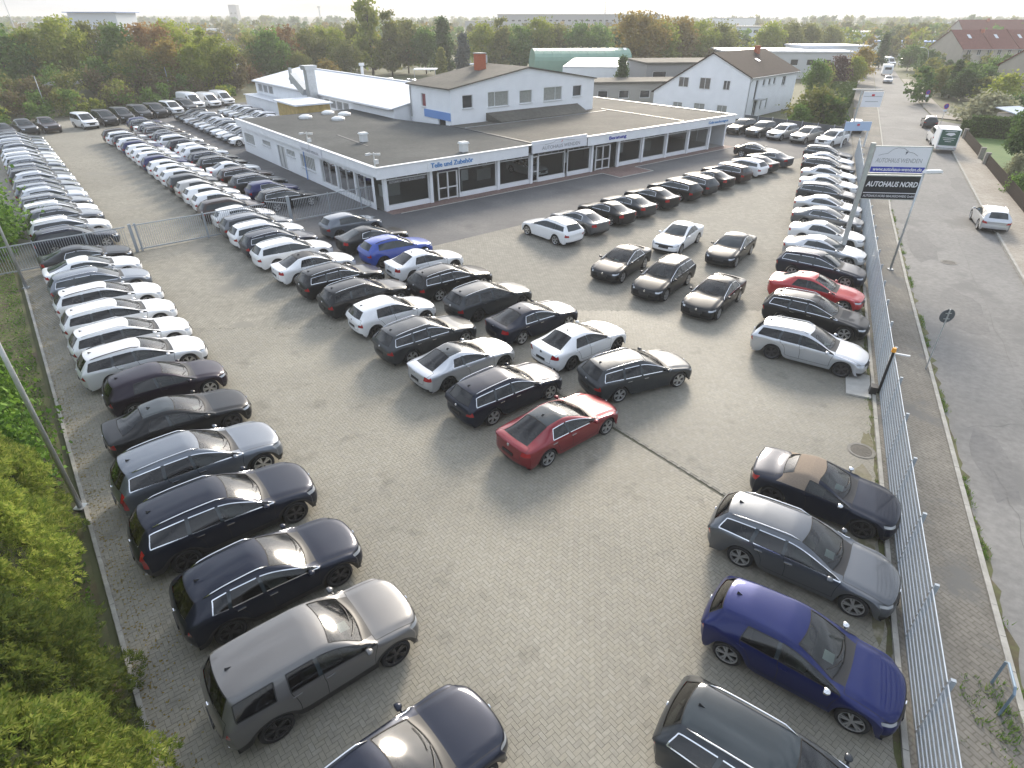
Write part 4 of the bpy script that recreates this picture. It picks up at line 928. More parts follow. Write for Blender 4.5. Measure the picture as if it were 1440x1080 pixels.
# big off-roaders at the far end
row([(u+2.35, v+.05, 'suv', c, dict(clad=PAINT[c], scale=(.97,.97,.97), trim='black')) for (u, v), c in zip([(72.6,46.2),(72.6,43.4),(72.8,40.6),(73.1,37.7),(73.2,34.6)], ['black','dark_grey','silver','champagne','white'])], 180, 'from the house in the line of off-roaders', 'off-roaders by the white house')
# four cars at the near right, noses to the fence
rd_ = car((9.45,13.75), -35, 'roadster', 'navy', 'navy soft-top roadster with brown fabric roof beside the mesh fence', 'cars at the near fence', rim='dark', mirror=CHROME, trim='black')
b_ = MB(); b_.tube([(-1.12,-.80,.905),(-1.12,-.845,.93)], .075, 14); b_.build('fuel_cap', CHROME, rd_)
car((7.73,11.30), -35.3, 'estate', 'grey', 'grey estate car between the roadster and the blue hatchback', 'cars at the near fence')
car((6.50,8.35), -37, 'hatchback', 'deep_blue', 'deep blue hatchback with silver mirrors and a paper sheet behind its windscreen', 'cars at the near fence', trim='black', mirror=CHROME)
car((5.05,5.55), -36, 'estate', 'dark_grey', 'dark grey estate with black roof panel, nearest the camera by the fence', 'cars at the near fence', roof=GLASSD)
# inside the showroom
p = W(38.2, 45.4); car((p.x, p.y), math.degrees(TH)-90, 'coupe', 'white', 'white car standing inside the showroom behind the glass', None)
# in the street
def scar(a, b, head, t, col, label, **kw): p = S(a, b); o = car((p.x, p.y), math.degrees(PHI)+head, t, col, label, None, **kw); o.location.z = -.046; return o
scar(51.0, 8.1, 0, 'estate', 'silver', 'silver estate car parked on the street, alone at the right kerb', scale=(.95,.95,1.02), trim='black')
scar(101.8, 9.4, 0, 'crossover', 'dark_grey', 'dark car driving ahead of the trailer on the street', scale=(.85,.9,.95))
scar(172.5, 8.3, 180, 'hatchback', 'silver', 'small pale car parked below the white caravan')
scar(32.7, 9.3, 180, 'estate', 'dark_grey', 'dark car cut off by the photo edge at the right kerb')
# ------------------------------------------------------------------ buildings
M_WHITE = mat('white_render', (.85,.87,.89), .85, noise=.05, nscale=.7, bump=.1); M_WHITEP = mat('white_panel', (.82,.84,.86), .5, noise=.05, nscale=1.2)
M_FELT = ground_mat('roof_felt_dark', (.062,.068,.068), (.095,.10,.098), (.078,.083,.082), .18, 3, bump=.1, spec=.12); M_FELT2 = ground_mat('roof_felt_pale', (.105,.10,.088), (.165,.152,.13), (.135,.128,.11), .2, 3, bump=.1, spec=.12)
M_SHEET = mat('white_roof_sheet', (.70,.73,.77), .45, noise=.04, nscale=.5); M_FRAME = mat('white_frame', (.68,.69,.69), .5); M_ALU = mat('grey_aluminium', (.45,.46,.47), .4, .6)
M_PANE = glass_mat('building_glass', (.62,.66,.66), 1.5); M_PANED = mat('dark_window', (.035,.04,.045), .05, 0, 0, .6); M_CURT = mat('curtained_window', (.30,.31,.29), .15, 0, .4, noise=.15, nscale=4)
M_BRICKR = mat('brick_orange', (.42,.13,.07), .85, noise=.2, nscale=12); M_PLY = mat('plywood_yellow', (.42,.31,.12), .75, noise=.25, nscale=2.5); M_GALV = mat('galvanised', (.50,.52,.53), .42, .7, noise=.12, nscale=5)
M_BLUEB = mat('blue_band', (.16,.30,.62), .6); M_INT = mat('showroom_floor', (.34,.33,.31), .35); M_INTW = mat('showroom_wall', (.36,.35,.33), .8); M_BLUET = mat('blue_lettering', (.07,.25,.55), .5)
M_NAVYT = mat('navy_print', (.015,.02,.06), .5); M_BLUES = mat('sign_blue', (.03,.05,.38), .45); M_GREYT = mat('grey_print', (.32,.33,.35), .5); M_SIGNW = mat('sign_white', (.75,.76,.80), .4); M_TILE = mat('brown_roof_tile', (.05,.037,.031), .8, spec=.1, noise=.2, nscale=3, bump=.4, bscale=8)
M_REDT = mat('red_roof_tile', (.17,.062,.05), .8, spec=.15, noise=.2, nscale=2, bump=.4, bscale=8); M_BEIGE = mat('beige_render', (.46,.41,.34), .9, noise=.06, nscale=.8); M_GREENM = mat('green_sheet', (.22,.36,.28), .5, noise=.08, nscale=1); M_DOORW = mat('white_door', (.6,.61,.6), .5)

def wall(mb, P0, d, L, z0, z1, openings, n, depth=.14, mi=0):
    """wall with real openings: P0 start, d unit direction, n outward normal"""
    P0, d, n = Vector(P0), Vector(d), Vector(n)
    ss = sorted({0, L} | {x for o in openings for x in o[:2]}); zs = sorted({z0, z1} | {x for o in openings for x in o[2:4]})
    P = lambda s, z, k=0: P0+d*s+Vector((0,0,z))-n*k
    flip = d.cross(Vector((0,0,1))).dot(n) < 0
    def q(a, b, c, e): mb.quad(*((a,b,c,e) if not flip else (e,c,b,a)), mi=mi)
    for s0, s1 in zip(ss, ss[1:]):
        for a, b in zip(zs, zs[1:]):
            if any(o[0] <= s0+1e-6 and o[1] >= s1-1e-6 and o[2] <= a+1e-6 and o[3] >= b-1e-6 for o in openings): continue
            q(P(s0,a), P(s1,a), P(s1,b), P(s0,b))
    for o in openings:
        a, b, c, e = o[:4]
        q(P(a,c,depth), P(b,c,depth), P(b,c), P(a,c)); q(P(a,e), P(b,e), P(b,e,depth), P(a,e,depth))
        q(P(a,c,depth), P(a,c), P(a,e), P(a,e,depth)); q(P(b,c), P(b,c,depth), P(b,e,depth), P(b,e))
def window(parent, P0, d, n, o, mull=(), pane=None, frame=None, sill=True, depth=.14, fw=.06, trans=(), name='window'):
    P0, d, n = Vector(P0), Vector(d), Vector(n); a, b, c, e = o[:4]; P = lambda s, z, k: P0+d*s+Vector((0,0,z))-n*k
    m = MB(); k = depth-.03
    for s in (a+fw/2, b-fw/2) + tuple(mull): m.bar(P(s,c,k), P(s,e,k), fw, .06, up=n)
    for z in (c+fw/2, e-fw/2) + tuple(trans): m.bar(P(a+fw,z,k), P(b-fw,z,k), .05, fw)
    w = m.build(name, frame or M_FRAME, parent)
    g = MB(); g.quad(P(a,c,depth), P(b,c,depth), P(b,e,depth), P(a,e,depth)); g.build('pane', pane or M_PANED, w)
    if sill: s_ = MB(); s_.bar(P(a-.06,c-.025,-.05), P(b+.06,c-.025,-.05), .16, .04, up=Vector((0,0,1))); s_.build('sill', M_FRAME, w)
    return w
def text_mesh(name, body, size, m, parent, origin, xdir, updir, extrude=.012, align='LEFT', bold=0.0, shear=0.0, width=None):
    cu = bpy.data.curves.new('t', 'FONT'); cu.body = body; cu.size = size; cu.extrude = extrude; cu.align_x = align; cu.offset = bold; cu.shear = shear; cu.resolution_u = 3
    o = bpy.data.objects.new('t', cu); COL.objects.link(o); dg = bpy.context.evaluated_depsgraph_get(); me = bpy.data.meshes.new_from_object(o.evaluated_get(dg), depsgraph=dg)
    bpy.data.objects.remove(o); bpy.data.curves.remove(cu)
    X, U = Vector(xdir).normalized(), Vector(updir).normalized(); N = X.cross(U)
    sx = 1.0
    if width:
        xs = [v.co.x for v in me.vertices]; sx = width/(max(xs)-min(xs))
    for v in me.vertices: c = v.co.copy(); v.co = Vector(origin)+X*c.x*sx+U*c.y+N*c.z
    me.materials.clear(); me.materials.append(m); me.name = name
    return link(name, me, parent)
def part(parent, name, m, fn, smooth=False): b = MB(); fn(b); return b.build(name, m, parent, smooth=smooth)

XU, XV, XZ = Vector((1,0,0)), Vector((0,1,0)), Vector((0,0,1))
def build_showroom():
    R = empty('dealership_building', (0,0,0), TH); tag(R, 'long white flat-roofed car showroom with glazed front and blue lettering', 'building')
    zt, zb = 3.35, 2.55
    # roof slabs: dark felt on the left wing, paler over the front range
    part(R, 'roof', M_FELT, lambda b: b.prism([(20.75,41.8),(36.4,41.8),(36.4,55.5),(34.4,63.0),(34.4,74.0),(20.75,74.0)], zt-.25, zt-.05))
    part(R, 'roof', M_FELT2, lambda b: b.prism([(36.4,41.8),(65.9,41.8),(65.9,64.0),(57.3,64.0),(57.3,55.5),(36.4,55.5)], zt-.25, zt-.02))
    part(R, 'roof_seam', mat('bitumen_seam', (.06,.062,.062), .6), lambda b: [b.bar((36.4,42.2,zt-.02),(36.4,55.4,zt-.02), .30, .05), b.bar((24.5,50.5,zt-.04),(24.9,57.5,zt-.04), .25, .03)])
    for a, c in (((36.6,53.2,zt+.01),(57,53.4,zt+.01)), ((57.5,42.4,zt+.01),(57.9,55,zt+.01))): part(R, 'roof_edging', M_ALU, lambda b: b.bar(a, c, .07, .05))
    # fascia
    joints = [20.6,25,30,35.2,42.4,47.5,52.6,57.7,62.8,66.0]
    for i, (a, c) in enumerate(zip(joints, joints[1:])):
        if i == 3: continue
        part(R, 'fascia_panel', M_WHITEP, lambda b: b.box(((a+c)/2, 41.7, (zt+zb)/2), (c-a-.015, .12, zt-zb)))
    vj = [41.76,46.5,51.2,56.2,61.2,66.2,71.2,74.1]
    for a, c in zip(vj, vj[1:]):
        part(R, 'fascia_panel', M_WHITEP, lambda b: b.box((20.66, (a+c)/2, (zt+2.7)/2), (.12, c-a-.015, zt-2.7)))
    part(R, 'coping', mat('coping_white', (.78,.79,.80), .4), lambda b: [b.box((43.3,41.72,zt+.03), (45.5,.30,.06)), b.box((20.68,58.0,zt+.033), (.30,32.3,.06))])
    part(R, 'coping', M_ALU, lambda b: [b.box((65.95,52.9,zt+.02), (.25,22.2,.08)), b.box((61.6,64.0,zt+.021), (8.6,.25,.08))])
    part(R, 'soffit', M_WHITEP, lambda b: [b.quad((20.7,41.75,zb+.02),(66,41.75,zb+.02),(66,42.5,zb+.02),(20.7,42.5,zb+.02))])
    # logo panel on the fascia
    sp = part(R, 'logo_panel', M_SIGNW, lambda b: b.box((38.9, 41.66, 3.15), (6.6,.14,.98)))
    text_mesh('lettering', 'AUTOHAUS WENDEN', .42, M_GREYT, sp, (36.7,41.58,2.86), XU, XZ, .006, width=4.6)
    part(sp, 'emblem', M_GREYT, lambda b: b.tube([(37.0,41.575,3.26),(37.8,41.575,3.32),(38.4,41.575,3.50),(39.2,41.575,3.53),(39.9,41.575,3.40),(40.6,41.575,3.33)], .014, 5))
    part(sp, 'emblem', mat('emblem_red', (.55,.03,.05), .5), lambda b: b.bar((38.98,41.575,3.30),(39.1,41.575,3.46), .07, .02))
    text_mesh('lettering', 'Teile und Zubehör', .50, M_BLUET, R, (25.3,41.62,2.80), XU, XZ, .02, width=4.0, bold=.008)
    text_mesh('lettering', 'Beratung', .42, M_BLUES, R, (45.2,41.62,2.82), XU, XZ, .02, width=2.4, bold=.006)
    text_mesh('lettering', 'Gebrauchtwagen', .40, M_BLUET, R, (60.9,41.62,2.80), XU, XZ, .02, width=3.6)
    # glazed front
    gv = 42.35
    cols = [21.5,25.55,32.3,36.0,43.6,47.3,50.9,54.7,58.4,62.2]
    for c in cols: part(R, 'column', M_WHITEP, lambda b: b.box((c, gv-.06, zb/2), (.26,.34,zb)))
    bays = [(21.63,25.42,()),(28.3,32.17,()),(32.43,35.87,()),(36.9,40.2,()),(40.5,43.47,()),(47.43,50.77,()),(51.03,54.57,()),(54.83,58.27,()),(58.53,62.07,())]
    for a, c, mu in bays:
        w = MB(); z0, z1 = .30, 2.25
        for s in (a+.05, c-.05): w.bar((s,gv,z0),(s,gv,zb), .09, .09, up=XV)
        for z in (z0+.04, z1): w.bar((a+.1,gv,z),(c-.1,gv,z), .08, .08)
        for k in range(1, 4): w.bar((a+(c-a)*k/4,gv,z1+.05),(a+(c-a)*k/4,gv,zb-.01), .05, .06, up=XV)
        wo = w.build('shop_window', M_FRAME, R)
        g = MB(); g.quad((a,gv+.02,z0),(c,gv+.02,z0),(c,gv+.02,zb),(a,gv+.02,zb)); g.build('pane', M_PANE, wo)
        p_ = MB(); p_.box(((a+c)/2, gv, .15), (c-a,.2,.30)); p_.build('plinth', M_WHITEP, wo)
    text_mesh('window_lettering', 'AUTOHAUS NORD BRAUNSCHWEIG', .26, M_SIGNW, R, (21.9,gv-.055,1.98), XU, XZ, .003, width=3.2)
    def doors(a, c, nleaf):
        d = MB()
        for k in range(nleaf+1): d.bar((a+(c-a)*k/nleaf,gv,0),(a+(c-a)*k/nleaf,gv,2.2), .12, .12, up=XV)
        for z in (.1, .95, 2.2): d.bar((a,gv,z),(c,gv,z), .09, .10)
        do = d.build('door', M_FRAME, R); g = MB(); g.quad((a,gv+.02,0),(c,gv+.02,0),(c,gv+.02,2.5),(a,gv+.02,2.5)); g.build('pane', M_PANE, do)
        h = MB(); h.bar(((a+c)/2-.12,gv-.10,.8),((a+c)/2-.12,gv-.10,1.4), .04, .04, up=XV); h.build('handle', M_ALU, do)
    doors(26.3, 28.1, 2); doors(36.1, 36.85, 1); doors(44.3, 46.2, 2)
    for a, c in ((25.68,26.25),(43.73,44.25),(46.25,47.2)):
        g = MB(); g.quad((a,gv+.03,0),(c,gv+.03,0),(c,gv+.03,2.5),(a,gv+.03,2.5)); g.build('pane', M_PANE, R)
    part(R, 'door_sign', M_NAVYT, lambda b: b.box((27.2,42.2,2.38), (1.9,.05,.26)))
    # inside
    part(R, 'floor', M_INT, lambda b: b.quad((21.3,42.3,.02),(65.7,42.3,.02),(65.7,52,.02),(21.3,52,.02)))
    part(R, 'back_wall', M_INTW, lambda b: b.box((43.5,52.1,1.4), (44.4,.2,2.8)))
    part(R, 'ceiling', M_INTW, lambda b: b.quad((21.3,42.5,2.62),(21.3,52,2.62),(65.7,52,2.62),(65.7,42.5,2.62)))
    for c in (24.0, 33.6, 47.9, 56.2): part(R, 'reception_desk', mat('desk_white', (.5,.5,.48), .5), lambda b: [b.box((c,46.4,.5), (1.6,.7,1.0)), b.box((c+.4,46.5,1.25), (.5,.06,.4))])
    for c in (29.7, 41.5, 49.3, 52.7, 60.4): part(R, 'poster_stand', M_FRAME, lambda b: [b.box((c,44.0,.85), (.06,.05,1.7)), b.box((c+.35,44.0,1.25), (.7,.04,.9))])
    # right end wall, glazed return; left wing wall with barred windows
    part(R, 'end_wall', M_WHITE, lambda b: [b.box((65.6,53.3,1.6), (.2,21.4,3.2)), b.box((62.0,63.8,1.6), (7.2,.2,3.2))])
    for a in (42.5,46.2,50): part(R, 'column', M_WHITEP, lambda b: b.box((65.5,a,zb/2), (.24,.24,zb)))
    lw = MB(); P0, dd, nn = (21.0,43.0,0), XV, -XU
    ops = {'w1': (27.2,30.4,1.0,2.05), 'w2': (22.2,24.6,1.55,2.05), 'w3': (15.8,18.0,1.5,2.05), 'w4': (11.2,14.5,.95,2.1), 'g1': (6.9,10.0,.35,2.3), 'g2': (3.5,6.7,.35,2.3), 'g3': (.4,3.3,.35,2.3)}
    ops['d'] = (18.3,20.3,.02,2.1)
    wall(lw, P0, dd, 31.0, 0, 2.75, list(ops.values()), nn); lw.build('side_wall', M_WHITE, R)
    for k, o in ops.items():
        n_ = max(2, int((o[1]-o[0])/.34)); mu = tuple(o[0]+(o[1]-o[0])*i/n_ for i in range(1, n_)) if k[0] == 'w' else ((o[0]+o[1])/2,)
        if k == 'd': window(R, P0, dd, nn, o, ((o[0]+o[1])/2,), M_DOORW, M_ALU, False, name='door')
        else: window(R, P0, dd, nn, o, mu, M_PANE if k[0] == 'g' else M_CURT, M_FRAME, k[0] == 'w', fw=.05)
    part(R, 'rear_wall', M_WHITE, lambda b: b.box((27.6,73.85,1.55), (13.2,.2,3.1)))
    sg = part(R, 'logo_panel', M_SIGNW, lambda b: b.box((20.57,53.6,3.0), (.1,4.6,.72)))
    text_mesh('lettering', 'AUTOHAUS WENDEN', .34, M_GREYT, sg, (20.51,55.5,2.76), -XV, XZ, .004, width=3.6)
    part(R, 'downpipe', M_BLUEB, lambda b: b.tube([(20.88,56.2,0),(20.88,56.2,2.72)], .05, 8))
    # rooftop things
    for (u, v) in ((26.92,70.0),(30.35,71.8),(31.3,69.5),(29.2,66.6)):
        part(R, 'skylight', mat('dome_skylight', (.72,.73,.72), .3), lambda b: b.add([(u+r*math.cos(2*math.pi*i/14), v+r*math.sin(2*math.pi*i/14), z) for r, z in ((.72,zt-.05),(.72,zt+.12),(.62,zt+.2),(.36,zt+.31),(.05,zt+.35)) for i in range(14)], [(k*14+i, k*14+(i+1)%14, (k+1)*14+(i+1)%14, (k+1)*14+i) for k in range(4) for i in range(14)]))
    for (u, v) in ((25.2,52.6),(29.5,43.2)):
        part(R, 'roof_vent', mat('vent_white', (.7,.71,.7), .5), lambda b: [b.box((u,v,zt+.3), (.55,.55,.65)), b.box((u,v,zt+.68), (.75,.7,.14), taper=.8)])
    for (u, v) in ((20.5,53.7),(20.7,41.9)):
        def mast(b):
            b.tube([(u,v,zt-.4),(u,v,zt+1.1)], .04, 6); b.bar((u-.35,v,zt+1.0),(u+.3,v,zt+1.0), .05, .05); b.box((u-.45,v,zt+1.02), (.42,.14,.14), .3); b.box((u+.35,v+.1,zt+.92), (.42,.14,.14), -.5); b.box((u+.12,v-.05,zt+.45), (.3,.22,.3), .4)
        part(R, 'camera_mast', mat('camera_white', (.66,.67,.66), .5), mast)
    # upper storey with shallow gable
    u0, u1, v0, v1 = 36.6, 57.0, 55.6, 63.6; ez, pz, um = 6.65, 8.1, 46.8
    ub = MB(); fw = {'a': (1.45,2.75,4.75,6.0), 'b': (4.7,7.5,4.65,6.1), 'c': (9.0,10.8,4.7,6.0), 'd': (12.5,15.3,4.7,6.1), 'e': (17.0,18.4,4.9,6.05)}
    wall(ub, (u0,v0,0), XU, u1-u0, 2.9, ez, list(fw.values()), -XV); lwn = {'a': (2.3,3.2,4.6,5.9), 'b': (5.5,6.9,2.95,3.7)}
    wall(ub, (u0,v1,0), -XV, v1-v0, 2.9, ez, list(lwn.values()), -XU); ub.add([(u0,v0,ez),(u1,v0,ez),(um,v0,pz)], [(0,1,2)]); ub.add([(u0,v1,2.9),(u1,v1,2.9),(u1,v1,ez),(um,v1,pz),(u0,v1,ez)], [(4,3,2,1,0)]); ub.add([(u1,v0,2.9),(u1,v1,2.9),(u1,v1,ez),(u1,v0,ez)], [(0,1,2,3)])
    ub.build('upper_wall', M_WHITE, R)
    for k, o in fw.items(): window(R, (u0,v0,0), XU, -XV, o, {'b': (o[0]+.95,), 'd': (o[1]-1.0,)}.get(k, ()), M_PANED if k in 'ae' else M_CURT)
    for k, o in lwn.items(): window(R, (u0,v1,0), -XV, -XU, o, (), mat('red_blind', (.22,.05,.06), .4) if k == 'a' else M_PANED, sill=k == 'a')
    rf = part(R, 'upper_roof', M_FELT2, lambda b: [b.add([(u0-.35,v0-.25,ez-.06),(um,v0-.25,pz+.05),(um,v1+.2,pz+.05),(u0-.35,v1+.2,ez-.06),(u0-.35,v0-.25,ez+.06),(um,v0-.25,pz+.17),(um,v1+.2,pz+.17),(u0-.35,v1+.2,ez+.06)], [(0,1,2,3),(7,6,5,4),(0,4,5,1),(1,5,6,2),(2,6,7,3),(3,7,4,0)]), b.add([(u1+.2,v0-.25,ez-.06),(u1+.2,v1+.2,ez-.06),(u1+.2,v1+.2,ez+.06),(u1+.2,v0-.25,ez+.06),(um,v0-.25,pz+.05),(um,v1+.2,pz+.05),(um,v1+.2,pz+.17),(um,v0-.25,pz+.17)], [(0,1,2,3),(3,2,6,7),(0,3,7,4),(1,5,6,2)])])
    part(rf, 'chimney', M_BRICKR, lambda b: b.box((44.0,60.6,8.45), (.95,.95,1.9))); part(rf, 'chimney_cap', M_CONC, lambda b: b.box((44.0,60.6,9.44), (1.1,1.1,.1)))
    part(rf, 'roof_vent', M_GALV, lambda b: [b.box((46.0,63.2,8.75), (1.3,.9,.7))]); part(rf, 'verge_flashing', M_SHEET, lambda b: b.bar((um-2.2,v1-.4,pz+.1),(um,v1-.4,pz+.28), .5, .12))
    part(R, 'blue_band', M_BLUEB, lambda b: b.box((u0-.05,v0+2.6,4.05), (.1,5.0,.75))); part(R, 'downpipe', M_ALU, lambda b: b.tube([(u0-.1,v1-.2,6.5),(u0-.1,v1-.2,3.4)], .06, 8))
    part(R, 'lean_to_roof', M_FELT2, lambda b: b.add([(41.0,55.58,4.15),(54.4,55.58,4.15),(54.4,53.7,3.40),(41.6,53.7,3.40),(41.0,55.58,3.36),(54.4,55.58,3.36),(54.4,53.7,3.36),(41.6,53.7,3.36)], [(3,2,1,0),(0,4,7,3),(2,6,5,1),(3,7,6,2)]))
build_showroom()

def build_hall():
    R = empty('workshop_hall', (0,0,0), TH); tag(R, 'white workshop hall with pale shallow pitched metal roof behind the showroom', 'building')
    ue, ur, u1, v0, v1, ze, zr = 34.5, 42.4, 51.5, 63.8, 108.6, 4.2, 5.75
    w = MB(); ops = [(1.0+i*2.3, 2.95+i*2.3, 2.75, 3.85) for i in (0,1,2)]; ops2 = [(26.2+i*1.9, 27.9+i*1.9, 2.8, 3.8) for i in range(4)]
    wall(w, (ue,v1,0), -XV, v1-v0, 0, ze, ops+ops2, -XU); w.add([(ue,v1,0),(u1,v1,0),(u1,v1,ze),(ur,v1,zr),(ue,v1,ze)], [(4,3,2,1,0)]); w.add([(u1,v0,0),(u1,v1,0),(u1,v1,ze),(u1,v0,ze)], [(0,1,2,3)]); w.add([(ue,v0,0),(u1,v0,0),(u1,v0,ze),(ur,v0,zr),(ue,v0,ze)], [(0,1,2,3,4)]); w.build('wall', M_WHITE, R)
    for o in ops+ops2: n_ = 5; window(R, (ue,v1,0), -XV, -XU, o, tuple(o[0]+(o[1]-o[0])*i/n_ for i in range(1, n_)), M_PANED, fw=.07, sill=False)
    # roof sheets laid side by side, each a part
    n = 18; st = (v1-v0+.4)/n
    for side, ua, za in ((0, ue-.4, ze-.02), (1, u1+.3, ze-.05)):
        b = MB(); s = st-.012; sg = 1 if side == 0 else -1
        b.add([(ua,0,za),(ua,s,za),(ur,s,zr),(ur,0,zr),(ua,0,za+.10),(ua,s,za+.10),(ur,s,zr+.10),(ur,0,zr+.10)], [(0,1,2,3)[::-sg],(4,5,6,7)[::sg*-1] if False else (7,6,5,4)[::sg],(0,4,5,1),(3,2,6,7),(0,3,7,4),(1,5,6,2)])
        me = b.mesh('roof_sheet', M_SHEET)
        for i in range(n): link('roof_sheet', me, R, (0, v0-.2+i*st, 0))
    part(R, 'ridge_cap', M_SHEET, lambda b: b.bar((ur,v0,zr+.13),(ur,v1+.2,zr+.13), .5, .06)); part(R, 'gutter', M_ALU, lambda b: b.tube([(ue-.45,v0,ze-.06),(ue-.45,v1,ze-.06)], .09, 8))
    part(R, 'annex', M_WHITE, lambda b: b.prism([(32.4,83.5),(34.45,83.5),(34.45,108),(32.4,108)], 0, 2.35)); part(R, 'annex_roof', M_SHEET, lambda b: b.prism([(32.2,83.5),(34.45,83.5),(34.45,108.2),(32.2,108.2)], 2.35, 2.46))
    part(R, 'annex', M_WHITE, lambda b: b.prism([(30.6,74.0),(34.45,74.0),(34.45,83.4),(30.6,83.4)], 0, 2.5))
    part(R, 'extract_duct', M_GALV, lambda b: [b.box((33.6,83.6,5.3), (1.1,1.1,3.6)), b.box((33.6,83.6,7.3), (1.5,1.5,.5), taper=1.1), b.bar((33.2,84.6,4.4),(32.6,87.0,6.2), .9, .9), b.box((32.5,87.2,6.2), (.35,.35,1.9))])
    b = MB(); b.box((43.2,88,6.3), (.3,.3,1.1)); b.box((43.2,88,7.1), (.7,.3,.35)); b.build('floodlight', M_FRAME, R)
    H = empty('plywood_hut', (0,0,0), TH); tag(H, 'yellow plywood-clad hut with flat white roof against the workshop', 'hut')
    for k in range(4): part(H, 'plywood_board', M_PLY, lambda b: b.box((28.16,76.0+k*1.62,2.9), (.06,1.60,2.1)))
    for k in range(3): part(H, 'plywood_board', M_PLY, lambda b: b.box((28.85+k*1.32,75.17,2.9), (1.30,.06,2.1)))
    part(H, 'core', M_WHITE, lambda b: b.box((30.2,78.4,1.95), (4.0,6.4,3.9))); part(H, 'roof', M_SHEET, lambda b: b.box((30.1,78.4,4.03), (4.7,7.2,.16)))
build_hall()

def gable_house(name, label, loc, rz, L, w, ze, zr, ridge_f, wallm, roofm, ops_front, ops_gable, over=.35, ze2=None, chimney=None, mull=True):
    """long side along local x at y=0 (facing -y), gable at x=0 (facing -x); ridge at y=w*ridge_f"""
    R = empty(name, loc, rz); tag(R, label, 'house'); ze2 = ze2 if ze2 is not None else ze; yr = w*ridge_f
    m = MB(); wall(m, (0,0,0), XU, L, 0, ze, ops_front, -XV)
    zlo = min(ze, ze2); wall(m, (0,w,0), -XV, w, 0, zlo, ops_gable, -XU)
    zy = lambda y: ze+(zr-ze)*y/yr if y <= yr else ze2+(zr-ze2)*(w-y)/(w-yr)
    for x, fl in ((0,1),(L,-1)):
        poly = [(x,0,zlo),(x,0,ze),(x,yr,zr),(x,w,ze2),(x,w,zlo)]; m.add(poly, [tuple(range(5))[::-fl]])
    m.add([(L,0,0),(L,w,0),(L,w,zlo),(L,0,zlo)], [(0,1,2,3)]); m.add([(0,w,0),(0,w,ze2),(L,w,ze2),(L,w,0)], [(0,1,2,3)]); m.build('wall', wallm, R)
    for o in ops_front: window(R, (0,0,0), XU, -XV, o, ((o[0]+o[1])/2,) if mull and o[1]-o[0] > 1.0 else (), M_PANED, name='door' if o[2] < .2 else 'window', sill=o[2] > .2)
    for o in ops_gable: window(R, (0,w,0), -XV, -XU, o, ((o[0]+o[1])/2,) if o[1]-o[0] > .9 else (), M_PANED if o[0] % 2 < 1 else M_CURT)
    th = .16
    for a, za, b_, zb_ in ((-over, ze-over*(zr-ze)/yr, yr, zr), (w+over, ze2-over*(zr-ze2)/(w-yr), yr, zr)):
        r = MB(); vs = [(-.25,a,za),(L+.25,a,za),(L+.25,b_,zb_),(-.25,b_,zb_)]; r.add(vs+[(x,y,z+th) for x, y, z in vs], [(0,1,2,3),(7,6,5,4),(0,4,5,1),(1,5,6,2),(2,6,7,3),(3,7,4,0)] if a < 0 else [(3,2,1,0),(4,5,6,7),(1,5,4,0),(2,6,5,1),(3,7,6,2),(0,4,7,3)])
        ro = r.build('roof', roofm, R)
        if a < 0 and chimney: part(ro, 'chimney', M_BRICKR, lambda q: q.box((chimney[0],chimney[1],chimney[2]), (.7,.7,1.2)))
    g = MB(); g.tube([(-.2,-over-.05,ze-over*(zr-ze)/yr+.05),(L+.2,-over-.05,ze-over*(zr-ze)/yr+.05)], .07, 6); g.build('gutter', M_ALU, R)
    g = MB(); g.tube([(.12,-.35,ze-.35),(.12,-.08,ze-.7),(.12,-.08,0)], .05, 6); g.build('downpipe', M_ALU, R)
    return R
def at(px, d, z=0):                            # a spot d metres ahead of the camera in the direction of photo column px
    return ((px-720)/840*(.852*d+.523*(CAM_H-z)), d, z)
hz = math.radians(47)
gable_house('white_house', 'white two-storey house with brown tiled roof and long side slope', (33.9,95,0), hz, 17.4, 15.4, 5.5, 8.3, .40, M_WHITE, M_TILE,
  [(2.2,3.0,2.4,5.0),(4.6,5.4,4.1,5.0),(6.6,7.4,4.1,5.0),(8.4,9.2,4.1,5.0),(11.8,13.2,3.7,5.0),(2.6,3.9,.1,2.2),(5.0,5.6,.9,2.3),(7.0,7.6,.9,2.3)],
  [(3.6,5.2,.5,1.5),(7.2,9.0,.4,1.6),(11,12.6,.4,1.6)], ze2=2.8, chimney=(12.5,5.2,8.4))
# upper gable windows of that house (above the low eave) as dormer panes on the gable wall
gh_ = [o for o in COL.objects if o.name == 'white_house'][0]
for y0, y1, z0, z1 in ((9.6,11.2,3.7,5.0),(6.0,7.7,3.6,5.1),(2.9,3.9,3.7,4.9)):
    f = MB(); 
    for y in (y0,(y0+y1)/2,y1): f.bar((-.03,y,z0),(-.03,y,z1), .07, .06, up=XU)
    for z in (z0, z1): f.bar((-.03,y0,z),(-.03,y1,z), .06, .07)
    wo = f.build('window', M_FRAME, gh_); g = MB(); g.box((-.012,(y0+y1)/2,(z0+z1)/2), (.02,y1-y0,z1-z0)); g.build('pane', M_PANED, wo)
part(gh_, 'porch_canopy', M_ALU, lambda b: b.box((3.3,-.6,2.45), (1.9,1.2,.10))); part(gh_, 'skylight', M_PANE, lambda b: b.bar((9.0,3.0,7.06),(9.0,3.7,7.4), .8, .06))
